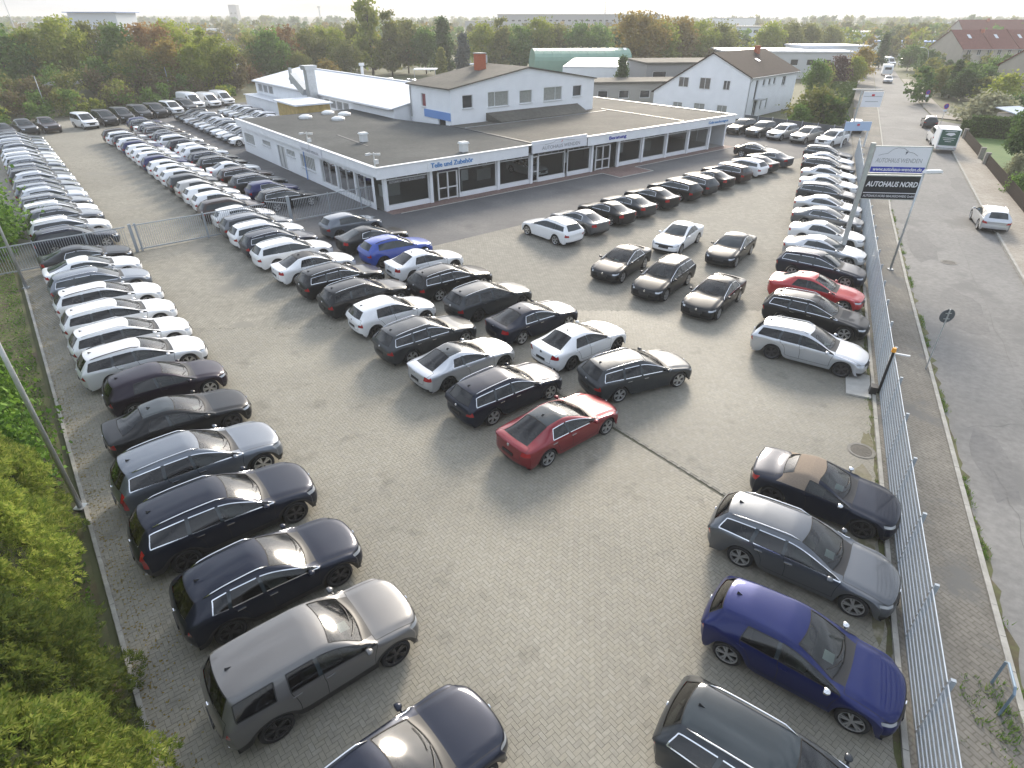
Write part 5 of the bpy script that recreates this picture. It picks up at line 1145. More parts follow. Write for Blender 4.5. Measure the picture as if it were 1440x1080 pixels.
# red-tiled terrace on the right and its neighbours
tz = math.radians(8)
gable_house('terrace_house', 'beige end-of-terrace house with red tiled roof and skylights', (126,191,0), tz, 34, 13, 5.2, 9.6, .5, M_BEIGE, M_REDT,
  [(1.5+i*3.2, 2.7+i*3.2, 3.7, 5.1) for i in range(10)] + [(2.0+i*6, 3.6+i*6, .8, 2.3) for i in range(5)], [], chimney=(9,5.4,9.3))
th_ = [o for o in COL.objects if o.name == 'terrace_house'][0]
for x in (4, 12.5, 20, 28): part(th_, 'skylight', M_SHEET, lambda b: b.bar((x,3.3,7.72),(x,4.6,8.60), .9, .06))
for x in (9, 17.5, 26): part(th_, 'fire_wall', M_REDT, lambda b: b.bar((x,-.3,5.2),(x,6.5,9.85), .3, .25))
gable_house('terrace_house', 'farther red-roofed house row behind the beige terrace', (178,270,0), tz, 46, 14, 5.5, 11.8, .5, M_BEIGE, M_REDT, [(2+i*3.4, 3.2+i*3.4, 4, 5.4) for i in range(12)], [], chimney=(12,6,11.8))
gable_house('garden_house', 'beige house wall at the photo edge beyond the gardens', (*at(1466,116)[:2],0), math.radians(12), 16, 11, 5.2, 8.6, .5, M_BEIGE, M_REDT, [(3,4.4,3.2,4.5),(8,9.4,3.2,4.5)], [])
# low halls and offices further off
def flat_block(name, label, loc, rz, L, w, h, m, roofm, bands=(), hood=.3, cat='building', pane=None):
    R = empty(name, loc, rz); tag(R, label, cat)
    ops = []
    for z0, z1, n, fill in bands:
        st = L/n; ops += [(st*(i+.5-fill/2), st*(i+.5+fill/2), z0, z1) for i in range(n)]
    b = MB(); wall(b, (0,0,0), XU, L, 0, h, ops, -XV, .2); wall(b, (0,w,0), -XV, w, 0, h, [], -XU); b.add([(L,0,0),(L,w,0),(L,w,h),(L,0,h)], [(0,1,2,3)]); b.build('wall', m, R)
    for o in ops: window(R, (0,0,0), XU, -XV, o, (), pane or M_PANED, sill=False, depth=.2, fw=.12)
    part(R, 'roof', roofm, lambda q: q.box((L/2,w/2,h+.15), (L+hood*2,w+hood*2,.32)))
    return R
flat_block('office_block', 'wide pale grey office slab on the skyline behind the woods', at(700, 420), 0.02, 98, 24, 14.0, mat('office_grey', (.42,.42,.42), .8), M_CONC, [(3.2,4.6,26,.6),(7.0,8.6,26,.7),(10.4,11.6,26,.55)])
flat_block('office_block', 'low pale wing beside the wide grey office slab', at(655, 430), 0.02, 26, 20, 10.5, mat('office_grey', (.42,.42,.42), .8), M_CONC, [(4,5.4,6,.6)])
flat_block('white_office', 'white three-storey office with flat grey roof among the autumn trees', at(1030, 270), -.3, 17, 14, 9.5, M_WHITE, M_CONC, [(1.4,2.8,6,.6),(4.6,6.0,6,.6),(7.4,8.6,6,.6)])
flat_block('blue_edged_building', 'pale building with blue roof edge rising above the trees at left', at(110, 330), .05, 22, 20, 14.6, mat('pale_blue_wall', (.55,.6,.66), .7), M_BLUEB, [(8,9.5,5,.5)], hood=1.4)
flat_block('white_shed', 'long low white shed left of the skyline tower', at(180, 420), 0, 92, 20, 6.3, M_SHEET, M_SHEET, [(2,3.6,14,.4)])
flat_block('grey_tower', 'slim grey tower block on the skyline at left', at(327, 900), 0, 10, 10, 26, mat('tower_grey', (.36,.37,.39), .8), M_CONC, [(4,6,2,.5),(10,12,2,.5),(16,18,2,.5)])
flat_block('white_warehouse', 'white flat warehouse with small roof lanterns behind the white house', at(1012, 165), -.12, 30, 18, 5.6, mat('warehouse_white', (.60,.61,.60), .6), M_SHEET, [(2.8,4.2,8,.5)])
wb_ = flat_block('white_annex_office', 'white office wing with row of windows left of the street', at(1130, 172), .12, 16, 12, 6.4, M_WHITE, M_SHEET, [(3.4,4.9,6,.6)])
flat_block('grey_bungalow', 'grey flat-roofed workshop with windows behind the showroom', at(905, 128), .10, 22, 14, 5.2, mat('grey_render', (.34,.33,.32), .9, noise=.1), M_FELT2, [(2.6,4.0,4,.5)])
flat_block('long_shed', 'long low shed with felt roof just behind the showroom roof', at(832, 112), .14, 26, 8, 3.2, mat('shed_wall', (.4,.39,.36), .9), M_FELT2, [(.9,2.2,7,.5)])
flat_block('street_hall', 'long white industrial hall at the far end of the street', at(1190, 330), .02, 62, 26, 6.5, M_SHEET, M_SHEET, [(2,3.4,12,.4)])
flat_block('depot_building', 'low white depot with blue roof edge closing off the street', at(1244, 262), -.05, 34, 14, 4.6, M_WHITE, M_BLUEB, [(1.0,3.0,6,.6)], hood=.6)
for px, d, w, h, l in ((500,520,26,9,'small white hall between the trees near the poplar'),(1310,640,40,9,'far white flats on the right skyline'),(1000,560,34,12,'far pale blocks above the autumn trees'),(20,620,70,9,'far low white sheds at the left skyline')):
    flat_block('far_hall', l, at(px, d), 0, w, 20, h, M_WHITE, M_CONC, [(2,4,6,.5)])
# green barrel-roofed hall
def barrel():
    o = empty('barrel_hall', at(752, 150), .12); tag(o, 'green barrel-roofed hall behind the showroom upper storey', 'hall')
    L, w, h, r = 22, 9, 4.6, 2.2; n = 10
    for k in range(11):
        b = MB(); x0, x1 = k*2.0, k*2.0+1.97; pr = [(x, w/2-w/2*math.cos(math.pi*i/n), h+r*math.sin(math.pi*i/n)) for x in (x0, x1) for i in range(n+1)]
        b.add(pr, [(i, n+1+i, n+2+i, i+1) for i in range(n)]); b.build('roof_sheet', M_GREENM, o)
        part(o, 'roof_light', M_PANE, lambda q: q.bar((x0+.6,w/2-w/2*math.cos(math.pi*.36),h+r*math.sin(math.pi*.36)+.03),(x0+1.3,w/2-w/2*math.cos(math.pi*.36),h+r*math.sin(math.pi*.36)+.03), .9, .05, up=Vector((0,-.5,.9))))
    part(o, 'wall', M_GREENM, lambda b: [b.box((L/2,0,h/2), (L,.2,h)), b.box((0,w/2,h/2), (.2,w,h))]); part(o, 'gable', M_GREENM, lambda b: b.add([(0,w/2-w/2*math.cos(math.pi*i/n),h+r*math.sin(math.pi*i/n)) for i in range(n+1)], [tuple(range(n+1))]))
    c = empty('white_canopy', at(790, 138), .12); tag(c, 'bright white canopy roof in front of the green hall', 'canopy')
    part(c, 'roof', M_SHEET, lambda b: b.add([(0,0,4.2),(15,0,4.0),(15,8,5.3),(4,8,5.3),(0,0,3.9),(15,0,3.7),(15,8,5.0),(4,8,5.0)], [(0,1,2,3),(7,6,5,4),(0,4,5,1),(1,5,6,2),(3,7,4,0)])); part(c, 'wall', M_WHITE, lambda b: b.add([(0,0,0),(15,0,0),(15,0,3.8),(0,0,4.0)], [(0,1,2,3)]))
    for x in (1, 14): part(c, 'post', M_ALU, lambda b: b.box((x,.3,1.9), (.2,.2,3.8)))
barrel()
# ------------------------------------------------------------------ fences, gate, signs, poles, street things
M_ZINC = mat('zinc_fence', (.46,.51,.56), .5, .35, noise=.1, nscale=4); M_POST = mat('grey_post', (.36,.40,.44), .5, .4); M_BLACKM = mat('black_metal', (.015,.015,.016), .4)
M_ORANGE = mat('amber_beacon', (.75,.33,.03), .3); M_WOODF = mat('dark_wood_fence', (.024,.016,.012), .9, spec=.15, noise=.25, nscale=6); M_MESHP = mat('pale_mesh_panel', (.42,.47,.50), .6)

def mesh_fence():
    """steel mesh fence on the street side: posts, panels of flat horizontal rods with fine uprights"""
    R = empty('mesh_fence', S(0,0,0), PHI); tag(R, 'tall grey steel mesh fence between the car lot and the street', 'fence')
    pw, n, h = 2.5, 30, 1.83
    po = MB(); po.box((0,0,h/2+.05), (.07,.09,h+.15)); pm = po.mesh('post', M_POST)
    rod = MB(); rod.bar((.03,0,0),(pw-.03,0,0), .022, .030); rm = rod.mesh('rod', M_ZINC)
    ups = MB()
    for i in range(n+1): link('post', pm, R, (i*pw, 0, 0))
    for i in range(n):
        p = empty('fence_panel', (i*pw, 0.055, 0)); p.parent = R
        for k in range(10): link('rod', rm, p, (0, 0, .10+k*.19))
        b = MB()
        for k in range(1, 50):
            x = k*.05; b.add([(x-.0022,0,.05),(x+.0022,0,.05),(x+.0022,0,h),(x-.0022,0,h),(x-.0022,.0045,.05),(x+.0022,.0045,.05),(x+.0022,.0045,h),(x-.0022,.0045,h)], [(1,0,3,2),(4,5,6,7),(0,4,7,3),(5,1,2,6)])
        if i == 0: um = b.mesh('upright_wires', M_ZINC)
        stuff(link('upright_wires', um, p, (0, .018, 0)))
    return R
mesh_fence()

M_GATE = mat('gate_steel', (.40,.43,.46), .5, .4)
def picket_gate(name, label, u0, u1, h, v, m, posts, step=.125, cat='gate', slope=0.0, rail=.05, thick=.03):
    R = empty(name, W(0,0,0), TH); tag(R, label, cat)
    part(R, 'rail', m, lambda b: b.bar((u0,v,.14),(u1,v,.14), rail, rail*1.6)); part(R, 'rail', m, lambda b: b.bar((u0,v,h),(u1,v,h+slope), rail, rail*1.2))
    n = int((u1-u0)/step); b = MB(); b.box((0,0,(h-.16)/2), (thick*.8,thick*.7,h-.20)); me = b.mesh('picket', m)
    for i in range(1, n): link('picket', me, R, (u0+(u1-u0)*i/n, v, .18))
    for u, w in posts: part(R, 'post', M_POST, lambda b: b.box((u,v,(h+.12)/2), (w,w,h+.12)))
    return R
picket_gate('picket_fence', 'short grey picket fence beside the hedge, left of the sliding gate', -3.4, 4.2, 1.6, 44.0, M_GATE, [(-3.4,.08),(-.6,.06),(2.0,.06)])
picket_gate('sliding_gate', 'wide grey sliding gate across the lane between the car rows', 4.6, 12.9, 1.65, 43.9, M_GATE, [(4.45,.16),(4.75,.10),(8.8,.08)])
picket_gate('picket_gate', 'grey picket gate leaf with slanting top beside the dark estate car', 13.0, 14.5, 1.75, 44.05, M_GATE, [(14.62,.2)], slope=-.35)
picket_gate('picket_fence', 'grey picket fence running to the showroom corner', 14.85, 21.1, 1.6, 43.95, M_GATE, [(17.6,.06),(20.2,.08),(21.2,.08)])
# pale fence panels in the hedge
o = empty('hedge_fence', W(0,0,0), TH); tag(o, 'pale grey mesh fence panels standing in the hedge', 'fence')
for k in range(9):
    v = 25.0+k*2.1
    part(o, 'panel_frame', M_MESHP, lambda b: [b.bar((-3.55,v+.05,.1),(-3.55,v+2.0,.1), .04, .04), b.bar((-3.55,v+.05,1.7),(-3.55,v+2.0,1.7), .04, .04)])
    pn = MB()
    for j in range(20): pn.bar((-3.55,v+.1*j+.05,.1),(-3.55,v+.1*j+.05,1.7), .012, .012, up=XV)
    stuff(pn.build('upright_wires', M_MESHP, o)); part(o, 'post', M_POST, lambda b: b.box((-3.55,v,.9), (.07,.07,1.8)))

# lamp columns along the hedge and at the back
def column(name, label, p, h, r0, r1, m=None, cat='lamp post', lean=(0,0), head=None):
    R = empty(name, p); tag(R, label, cat, None); m = m or M_GALV
    part(R, 'pole', m, lambda b: b.tube([(0,0,0),(lean[0]*.5,lean[1]*.5,h*.5),(lean[0],lean[1],h)], [r0,(r0+r1)/2,r1], 10), True)
    part(R, 'base_plate', m, lambda b: b.box((0,0,.03), (r0*4,r0*4,.06)))
    if head: head(R, h)
    return R
def flood(R, h):
    for s in (-1, 1): part(R, 'floodlight', M_BLACKM, lambda b: b.box((s*.35,0,h+.05), (.5,.35,.14)))
column('lamp_column', 'tall grey lamp column rising from the near hedge', (-13.2,13.6,0), 8.5, .075, .055, head=flood)
column('lamp_column', 'grey lamp column by the picket fence at the hedge', (-26.9,31.0,0), 8.5, .075, .055, head=flood)
for (x, y, h), l in zip(((-68.2,95.6,5.6),(-60.6,117.6,5.4),(*at(300,190)[:2],8.0)), ('thin mast behind the pickups at the back edge','thin mast beside the white panel van','thin street mast among the trees left of the workshop')):
    column('thin_mast', l, (x, y, 0), h, .07, .04, cat='mast', m=M_POST)

# big double sign beside the fence
def car_outline(m, O, X, Z, w):
    pts = [(0,0),(.10,.03),(.22,.05),(.34,.16),(.46,.20),(.60,.19),(.74,.10),(.88,.07),(1.0,.0)]
    return [O+X*(a*w)+Z*(b*w) for a, b in pts]
def big_sign():
    rz = math.radians(-6); R = empty('dealer_sign', (20.26,35.57,0), rz); tag(R, 'tall double sign board with white and black panels above the parked cars', 'sign')
    part(R, 'pole', M_GALV, lambda b: b.box((0,0,3.4), (.24,.16,6.8)))
    for z in (6.62, 5.18, 5.06, 3.75): part(R, 'arm', M_GALV, lambda b: b.box((1.66,0,z), (3.1,.08,.07)))
    part(R, 'arm', M_GALV, lambda b: b.box((3.2,0,5.2), (.07,.08,2.95)))
    X, Z = XU, XZ
    p = part(R, 'white_panel', M_SIGNW, lambda b: b.box((1.66,-.02,5.92), (2.98,.08,1.36)))
    part(p, 'blue_stripe', M_BLUES, lambda b: b.box((1.66,-.07,5.40), (2.90,.03,.30)))
    text_mesh('lettering', 'AUTOHAUS', .34, M_GREYT, p, (.36,-.063,5.78), X, Z, .003, width=1.28, shear=.15); text_mesh('lettering', 'WENDEN', .34, M_GREYT, p, (1.70,-.063,5.78), X, Z, .003, width=1.14)
    text_mesh('lettering', 'www.autohaus-wenden.de', .27, M_SIGNW, p, (.32,-.087,5.335), X, Z, .003, width=2.65, bold=.006, shear=.1)
    part(p, 'car_outline', M_GREYT, lambda b: b.tube(car_outline(None, Vector((.42,-.066,6.16)), X, Z, 2.1), .013, 5))
    part(p, 'bolt_mark', M_NAVYT, lambda b: b.add([(1.82,-.07,6.30),(1.93,-.07,6.48),(1.89,-.07,6.36),(1.96,-.07,6.36),(1.84,-.07,6.18),(1.87,-.07,6.30)], [(0,5,4,3,2,1)]))
    q = part(R, 'black_panel', mat('sign_black', (.013,.014,.022), .35), lambda b: b.box((1.66,-.02,4.40), (2.98,.08,1.26)))
    text_mesh('lettering', 'AUTOHAUS NORD', .40, M_SIGNW, q, (.24,-.063,4.46), X, Z, .003, width=2.82, bold=.010, shear=.12)
    part(q, 'rule_line', M_SIGNW, lambda b: b.box((1.66,-.064,4.10), (2.94,.01,.04)))
    text_mesh('lettering', 'AUTOHAUS NORD BRAUNSCHWEIG GmbH', .19, M_SIGNW, q, (.24,-.063,3.86), X, Z, .003, width=2.82)
big_sign()
# second maker sign and pale blue board on legs at the far corner
R = empty('flag_sign', (*at(1197, 80)[:2], 0), -.1); tag(R, 'white sign board on a slim pole above the off-roaders', 'sign')
part(R, 'pole', M_GALV, lambda b: b.box((-.2,0,2.6), (.16,.12,5.2))); p = part(R, 'board', M_SIGNW, lambda b: b.box((1.2,0,4.3), (2.3,.12,1.7)))
part(p, 'emblem', mat('emblem_red', (.55,.03,.05), .5), lambda b: b.box((1.2,-.07,4.75), (.34,.02,.22))); part(p, 'rule_line', M_GREYT, lambda b: [b.box((1.2,-.07,4.62), (2.1,.02,.05)), b.box((1.2,-.07,4.05), (1.5,.02,.06))]); part(R, 'arm', M_ALU, lambda b: b.box((.4,0,5.35), (3.4,.3,.12)))
R = empty('leg_sign', (*at(1182, 73)[:2], 0), .05); tag(R, 'pale blue sign board standing on two white legs by the fence end', 'sign')
for x in (0, 2.7): part(R, 'leg', M_FRAME, lambda b: b.bar((x,0,0),(x,.0,2.5), .14, .12, up=XV))
p = part(R, 'board', mat('pale_blue_board', (.42,.55,.75), .4), lambda b: b.box((1.35,-.02,2.25), (3.0,.1,.95))); part(p, 'emblem', mat('emblem_red', (.55,.03,.05), .5), lambda b: b.box((1.35,-.08,2.4), (.3,.02,.2)))
# street lamp with flat head behind the big sign
R = column('street_lamp', 'leaning-looking street lamp with flat white head behind the mesh fence', (22.4,33.7,.05), 5.55, .065, .045)
part(R, 'lamp_head', mat('lamp_white', (.7,.71,.72), .35), lambda b: b.box((.5,.05,5.6), (1.05,.30,.14), .1, taper=.85)); part(R, 'reflector', M_PANE, lambda b: b.box((.55,.05,5.51), (.8,.22,.03), .1))
R = empty('bent_street_lamp', (*at(1292, 150)[:2], .05), 0); tag(R, 'curved-arm street lamp at the far right kerb', 'lamp post')
part(R, 'pole', M_GALV, lambda b: b.tube([(0,0,0),(.1,0,3),(.2,0,5.2),(-.1,0,6.3),(-.7,0,6.9),(-1.4,0,7.1)], [.08,.07,.06,.055,.05,.045], 8), True); part(R, 'lamp_head', M_SHEET, lambda b: b.box((-1.7,0,7.12), (.8,.3,.16), taper=.8))
# round sign seen from behind
R = empty('round_sign', (17.6,22.0,.055), 0); tag(R, 'round traffic sign seen from behind at the kerb', 'sign')
part(R, 'pole', M_GALV, lambda b: b.tube([(0,0,0),(0,0,2.75)], .03, 8)); d = part(R, 'disc', mat('sign_back', (.10,.115,.13), .45, .4), lambda b: b.tube([(0,.02,2.45),(0,.04,2.45)], .30, 28)); part(d, 'clamp', M_GALV, lambda b: [b.bar((-.12,.0,2.33),(.12,.0,2.33), .03, .03), b.bar((-.12,.0,2.57),(.12,.0,2.57), .03, .03)])
# no-stopping signs far up the street
for px, d, l in ((1298, 108, 'farther blue no-stopping sign at the right kerb'), (1322, 90, 'nearer blue no-stopping sign by the side road')):
    R = empty('no_stopping_sign', (*at(px, d)[:2], .05), 0); tag(R, l, 'sign')
    part(R, 'pole', M_GALV, lambda b: b.tube([(0,0,0),(0,0,2.6)], .035, 6)); f = part(R, 'disc', M_BLUES, lambda b: b.tube([(0,-.04,2.3),(0,-.02,2.3)], .36, 20))
    part(f, 'red_ring', mat('ring_red', (.5,.03,.04), .5), lambda b: b.add([(r*math.cos(2*math.pi*i/20), -.046, 2.3+r*math.sin(2*math.pi*i/20)) for r in (.29,.36) for i in range(20)], [(i, (i+1)%20, 20+(i+1)%20, 20+i) for i in range(20)])); part(f, 'red_bar', mat('ring_red', (.5,.03,.04), .5), lambda b: b.bar((-.22,-.047,2.52),(.22,-.047,2.08), .07, .005)); part(R, 'plate', M_SIGNW, lambda b: b.box((0,-.03,1.78), (.5,.02,.3)))
# barrier post with amber beacon on the fence
R = empty('gate_drive_post', S(22.1,-.10,0), PHI); tag(R, 'black barrier post with amber beacon at the mesh fence', 'post')
part(R, 'post', M_BLACKM, lambda b: b.box((0,.02,.95), (.09,.09,1.9))); part(R, 'beacon', M_ORANGE, lambda b: b.tube([(0,.02,1.92),(0,.02,2.08)], [.09,.07], 10)); part(R, 'bracket', M_FRAME, lambda b: b.bar((0,.02,1.86),(0,-.55,1.86), .07, .05)); part(R, 'motor_box', M_BLACKM, lambda b: b.box((-.1,.24,.2), (.35,.25,.4)))
R = empty('bicycle_hoop', S(8.7,1.6,.055), PHI); tag(R, 'blue-grey steel hoop at the kerb among weeds', 'hoop')
part(R, 'hoop', mat('hoop_blue', (.22,.29,.36), .5, .3), lambda b: b.tube([(0,0,0),(0,0,.75),(.1,0,.85),(.7,0,.85),(.8,0,.75),(.8,0,0)], .03, 8))

# van with box trailer on the street
def trailer():
    M_TG = mat('trailer_green', (.03,.10,.075), .4); R = empty('box_trailer', S(82.6,8.9,-.046), PHI); tag(R, 'white box trailer with dark green advert panel behind the white van', 'trailer')
    b = part(R, 'box', M_WHITEP, lambda b: b.box((0,0,1.45), (3.2,1.9,2.0))); part(b, 'rear_panel', M_TG, lambda q: q.box((-1.62,0,1.62), (.06,1.68,1.55))); part(b, 'side_panel', M_TG, lambda q: q.box((0,-.965,1.6), (2.8,.05,1.4)))
    part(b, 'bumper', M_GALV, lambda q: q.box((-1.68,0,.52), (.16,1.9,.22)))
    part(b, 'picture', M_SIGNW, lambda q: q.add([(-1.66,.45,1.95),(-1.66,.2,2.12),(-1.66,-.3,2.15),(-1.66,-.5,1.98),(-1.66,-.1,1.8)], [(0,1,2,3,4)]))
    for z, w in ((2.28,1.1),(1.6,1.2),(1.42,1.0),(1.24,.6)): part(b, 'print_line', M_SIGNW, lambda q: q.box((-1.655,0,z), (.01,w,.05)))
    for s in (-1, 1):
        tm, rm = wheel_mesh(.31, .19, 'fivewide'); w = link('wheel', tm.mesh('wheel', [RUBBER, BLACKP]), R, (-.1,s*.98,.31), 0 if s > 0 else math.pi); link('rim', rm.mesh('rim', RIMS), w)
        part(R, 'tail_lamp', RED_L, lambda q: q.box((-1.70,s*.8,.6), (.05,.22,.12)))
    part(R, 'drawbar', M_GALV, lambda q: q.bar((1.6,0,.45),(2.7,0,.45), .1, .1))
    scar(88.3, 9.0, 0, 'minivan', 'white', 'white van towing the box trailer up the street', rail='paint')
    R = empty('caravan', S(196,9.2,-.046), PHI); tag(R, 'white caravan parked at the left kerb up the street', 'caravan')
    b = part(R, 'body', M_WHITEP, lambda q: q.add([(x,y,z) for y in (-1.1,1.1) for x, z in ((-3,.5),(3,.5),(3.2,1.4),(2.7,2.5),(-2.8,2.5),(-3.1,1.5))], [(0,1,2,3,4,5),(11,10,9,8,7,6)]+[(i,6+i,6+(i+1)%6,(i+1)%6) for i in range(6)])); part(b, 'window', M_PANED, lambda q: q.box((-3.05,0,1.75), (.12,1.5,.55))); part(b, 'window', M_PANED, lambda q: q.box((0,-1.11,1.75), (1.6,.04,.6)))
    for s in (-1, 1): tm, rm = wheel_mesh(.33, .2, 'fivewide'); w = link('wheel', tm.mesh('wheel', [RUBBER, BLACKP]), R, (0,s*1.0,.33), 0 if s > 0 else math.pi); link('rim', rm.mesh('rim', RIMS), w)
trailer()
scar(236, 12.0, 200, 'panel_van', 'white', 'white panel van before the depot at the street end'); scar(238, 16.0, 190, 'panel_van', 'white', 'second white van right of the other before the depot', scale=(.9,.95,.85))
for i, (px, d, t, c, l) in enumerate(((1200, 84, 'crossover', 'grey', 'grey car half hidden under the white sign board'), (352, 175, 'panel_van', 'white', 'white van driving on the raised road between the trees'))):
    x, y, _ = at(px, d); car((x, y), 62 if i == 0 else 10, t, c, l, None)
    if i == 1: COL.objects[-1]
# vehicles parked behind the hall
for i, (px, d, t, c) in enumerate(((540,132,'panel_van','white'),(556,128,'minivan','silver'),(566,140,'estate','black'),(576,140,'suv','dark_grey'),(586,140,'estate','grey'),(596,140,'estate','silver'),(604,140,'estate','black'))):
    x, y, _ = at(px, d); car((x, y), 250, t, c, f"{CNAME.get(c, c)} {TNAME[t]} parked behind the workshop roof, {ORD[i]} from the left", 'vehicles behind the workshop')
R = empty('lean_shelter', (*at(600, 148)[:2], 0), 0); tag(R, 'small pale shelter roof behind the workshop', 'shelter')
part(R, 'roof', M_WHITEP, lambda b: b.box((0,0,3.1), (5,4,.15)))
for x in (-2.3, 2.3): part(R, 'post', M_ALU, lambda b: b.box((x,-1.8,1.5), (.12,.12,3.0)))

# garden fence of dark boards, brick piers, along the far footway
def board_fence():
    R = empty('board_fence', S(0,0,0), PHI); tag(R, 'low dark wooden board fence along the gardens on the right', 'fence')
    b = MB(); b.box((0,0,.5), (.14,.035,1.0)); me = b.mesh('board', M_WOODF); runs = [(50,-11.1,75.5,-11.85),(79.2,-11.95,92.5,-12.35)]
    for a0, b0, a1, b1 in runs:
        n = int((a1-a0)/.16); an = math.atan2(b1-b0, a1-a0)
        for i in range(n): f = i/n; link('board', me, R, (a0+(a1-a0)*f, b0+(b1-b0)*f, .05+RNG.uniform(-.01,.01)), an)
        part(R, 'rail', M_WOODF, lambda q: q.bar((a0,b0-.05,.8),(a1,b1-.05,.8), .05, .08))
    for a, y in ((49.8,-11.1),(75.8,-11.86),(78.9,-11.94),(92.8,-12.36)): part(R, 'pier', mat('grey_pier', (.25,.235,.21), .9, noise=.2), lambda q: q.box((a,y,.55), (.45,.45,1.2)))
board_fence()
R = empty('garden_shed', (*at(1425, 84)[:2], 0), .3); tag(R, 'pale blue-white garden shed roof behind the hedge', 'shed')
part(R, 'wall', M_BEIGE, lambda b: b.box((1.8,1.5,1.0), (3.6,3.0,2.0))); part(R, 'roof', mat('shed_roof', (.5,.56,.63), .5), lambda b: b.add([(-.3,-.3,1.9),(3.9,-.3,1.9),(3.9,3.3,2.5),(-.3,3.3,2.5),(-.3,-.3,2.0),(3.9,-.3,2.0),(3.9,3.3,2.6),(-.3,3.3,2.6)], [(0,1,2,3)[::-1],(4,5,6,7),(0,1,5,4),(1,2,6,5),(2,3,7,6),(3,0,4,7)]))
# dark panel fence behind the off-roaders
R = empty('panel_fence', W(0,0,0), TH); tag(R, 'dark grey panel fence behind the line of off-roaders', 'fence')
for k in range(7): part(R, 'panel', mat('dark_panel', (.09,.10,.11), .7), lambda b: b.box((79.3,35.4+k*2.05,.8), (.05,2.0,1.6))); part(R, 'post', M_POST, lambda b: b.box((79.3,34.4+k*2.05,.85), (.09,.09,1.7)))
# ------------------------------------------------------------------ vegetation
def leaf_mat(name, cols, trans=.5, rough=.7):
    m = bpy.data.materials.new(name); MATS[name] = m; n, l = nodes_of(m); b = n['Principled BSDF']; b.inputs['Roughness'].default_value = rough; b.inputs['Specular IOR Level'].default_value = .25
    g = n.new('ShaderNodeNewGeometry'); r = n.new('ShaderNodeValToRGB'); e = r.color_ramp.elements
    e[0].color = (*cols[0], 1); e[1].color = (*cols[-1], 1)
    for i, c in enumerate(cols[1:-1]): x = e.new((i+1)/(len(cols)-1)); x.color = (*c, 1)
    l.new(g.outputs['Random Per Island'], r.inputs['Fac'])
    oi = n.new('ShaderNodeObjectInfo'); mr = n.new('ShaderNodeMapRange'); mr.inputs['To Min'].default_value = .8; mr.inputs['To Max'].default_value = 1.2; l.new(oi.outputs['Random'], mr.inputs['Value'])
    v = n.new('ShaderNodeVectorMath'); v.operation = 'SCALE'; l.new(r.outputs[0], v.inputs[0]); l.new(mr.outputs[0], v.inputs['Scale']); l.new(v.outputs[0], b.inputs['Base Color'])
    t = n.new('ShaderNodeBsdfTranslucent'); l.new(v.outputs[0], t.inputs['Color']); mx = n.new('ShaderNodeMixShader'); mx.inputs['Fac'].default_value = trans
    l.new(b.outputs[0], mx.inputs[1]); l.new(t.outputs[0], mx.inputs[2]); l.new(mx.outputs[0], n['Material Output'].inputs['Surface']); return m
LEAF = {
 'green': leaf_mat('leaf_green', [(0.08, 0.158, 0.031), (0.133, 0.234, 0.047), (0.187, 0.281, 0.062)]), 'dark': leaf_mat('leaf_dark', [(0.055, 0.102, 0.031), (0.088, 0.152, 0.043), (0.116, 0.185, 0.059)]),
 'olive': leaf_mat('leaf_olive', [(0.139, 0.166, 0.041), (0.205, 0.224, 0.059), (0.26, 0.254, 0.074)]), 'lime': leaf_mat('leaf_lime', [(0.186, 0.245, 0.031), (0.265, 0.309, 0.047), (0.327, 0.343, 0.062)]),
 'gold': leaf_mat('leaf_gold', [(0.23, 0.17, 0.041), (0.324, 0.234, 0.054), (0.27, 0.241, 0.068)]), 'rust': leaf_mat('leaf_rust', [(.20,.115,.05),(.28,.17,.07),(.30,.21,.09)]),
 'brown': leaf_mat('leaf_brown', [(.12,.10,.05),(.16,.135,.065),(.19,.17,.075)]), 'plum': leaf_mat('leaf_plum', [(0.062, 0.033, 0.031), (0.1, 0.06, 0.049)]), 'blue': leaf_mat('needle_blue', [(0.054, 0.078, 0.074), (0.088, 0.113, 0.108)], .15),
 'thuja': leaf_mat('thuja_spray', [(.11,.17,.03),(.19,.26,.045),(.28,.33,.065),(.36,.38,.10)], .45), 'thujad': leaf_mat('thuja_dark', [(.085,.13,.03),(.14,.19,.04),(.21,.24,.055)], .45),
 'ivy': leaf_mat('ivy_leaf', [(0.053, 0.118, 0.018), (0.112, 0.221, 0.03), (0.18, 0.299, 0.045)], .35), 'hedge': leaf_mat('hedge_leaf', [(0.047, 0.078, 0.019), (0.074, 0.12, 0.027), (0.101, 0.149, 0.038)], .25), 'pampas': leaf_mat('pampas', [(0.27, 0.269, 0.162), (0.378, 0.383, 0.243)], .4),
 'grass': leaf_mat('grass_blade', [(0.081, 0.17, 0.027), (0.135, 0.241, 0.041), (0.203, 0.269, 0.068)], .4)}
M_BARK = mat('bark', (.075,.06,.045), .9, noise=.25, nscale=8, bump=.4)

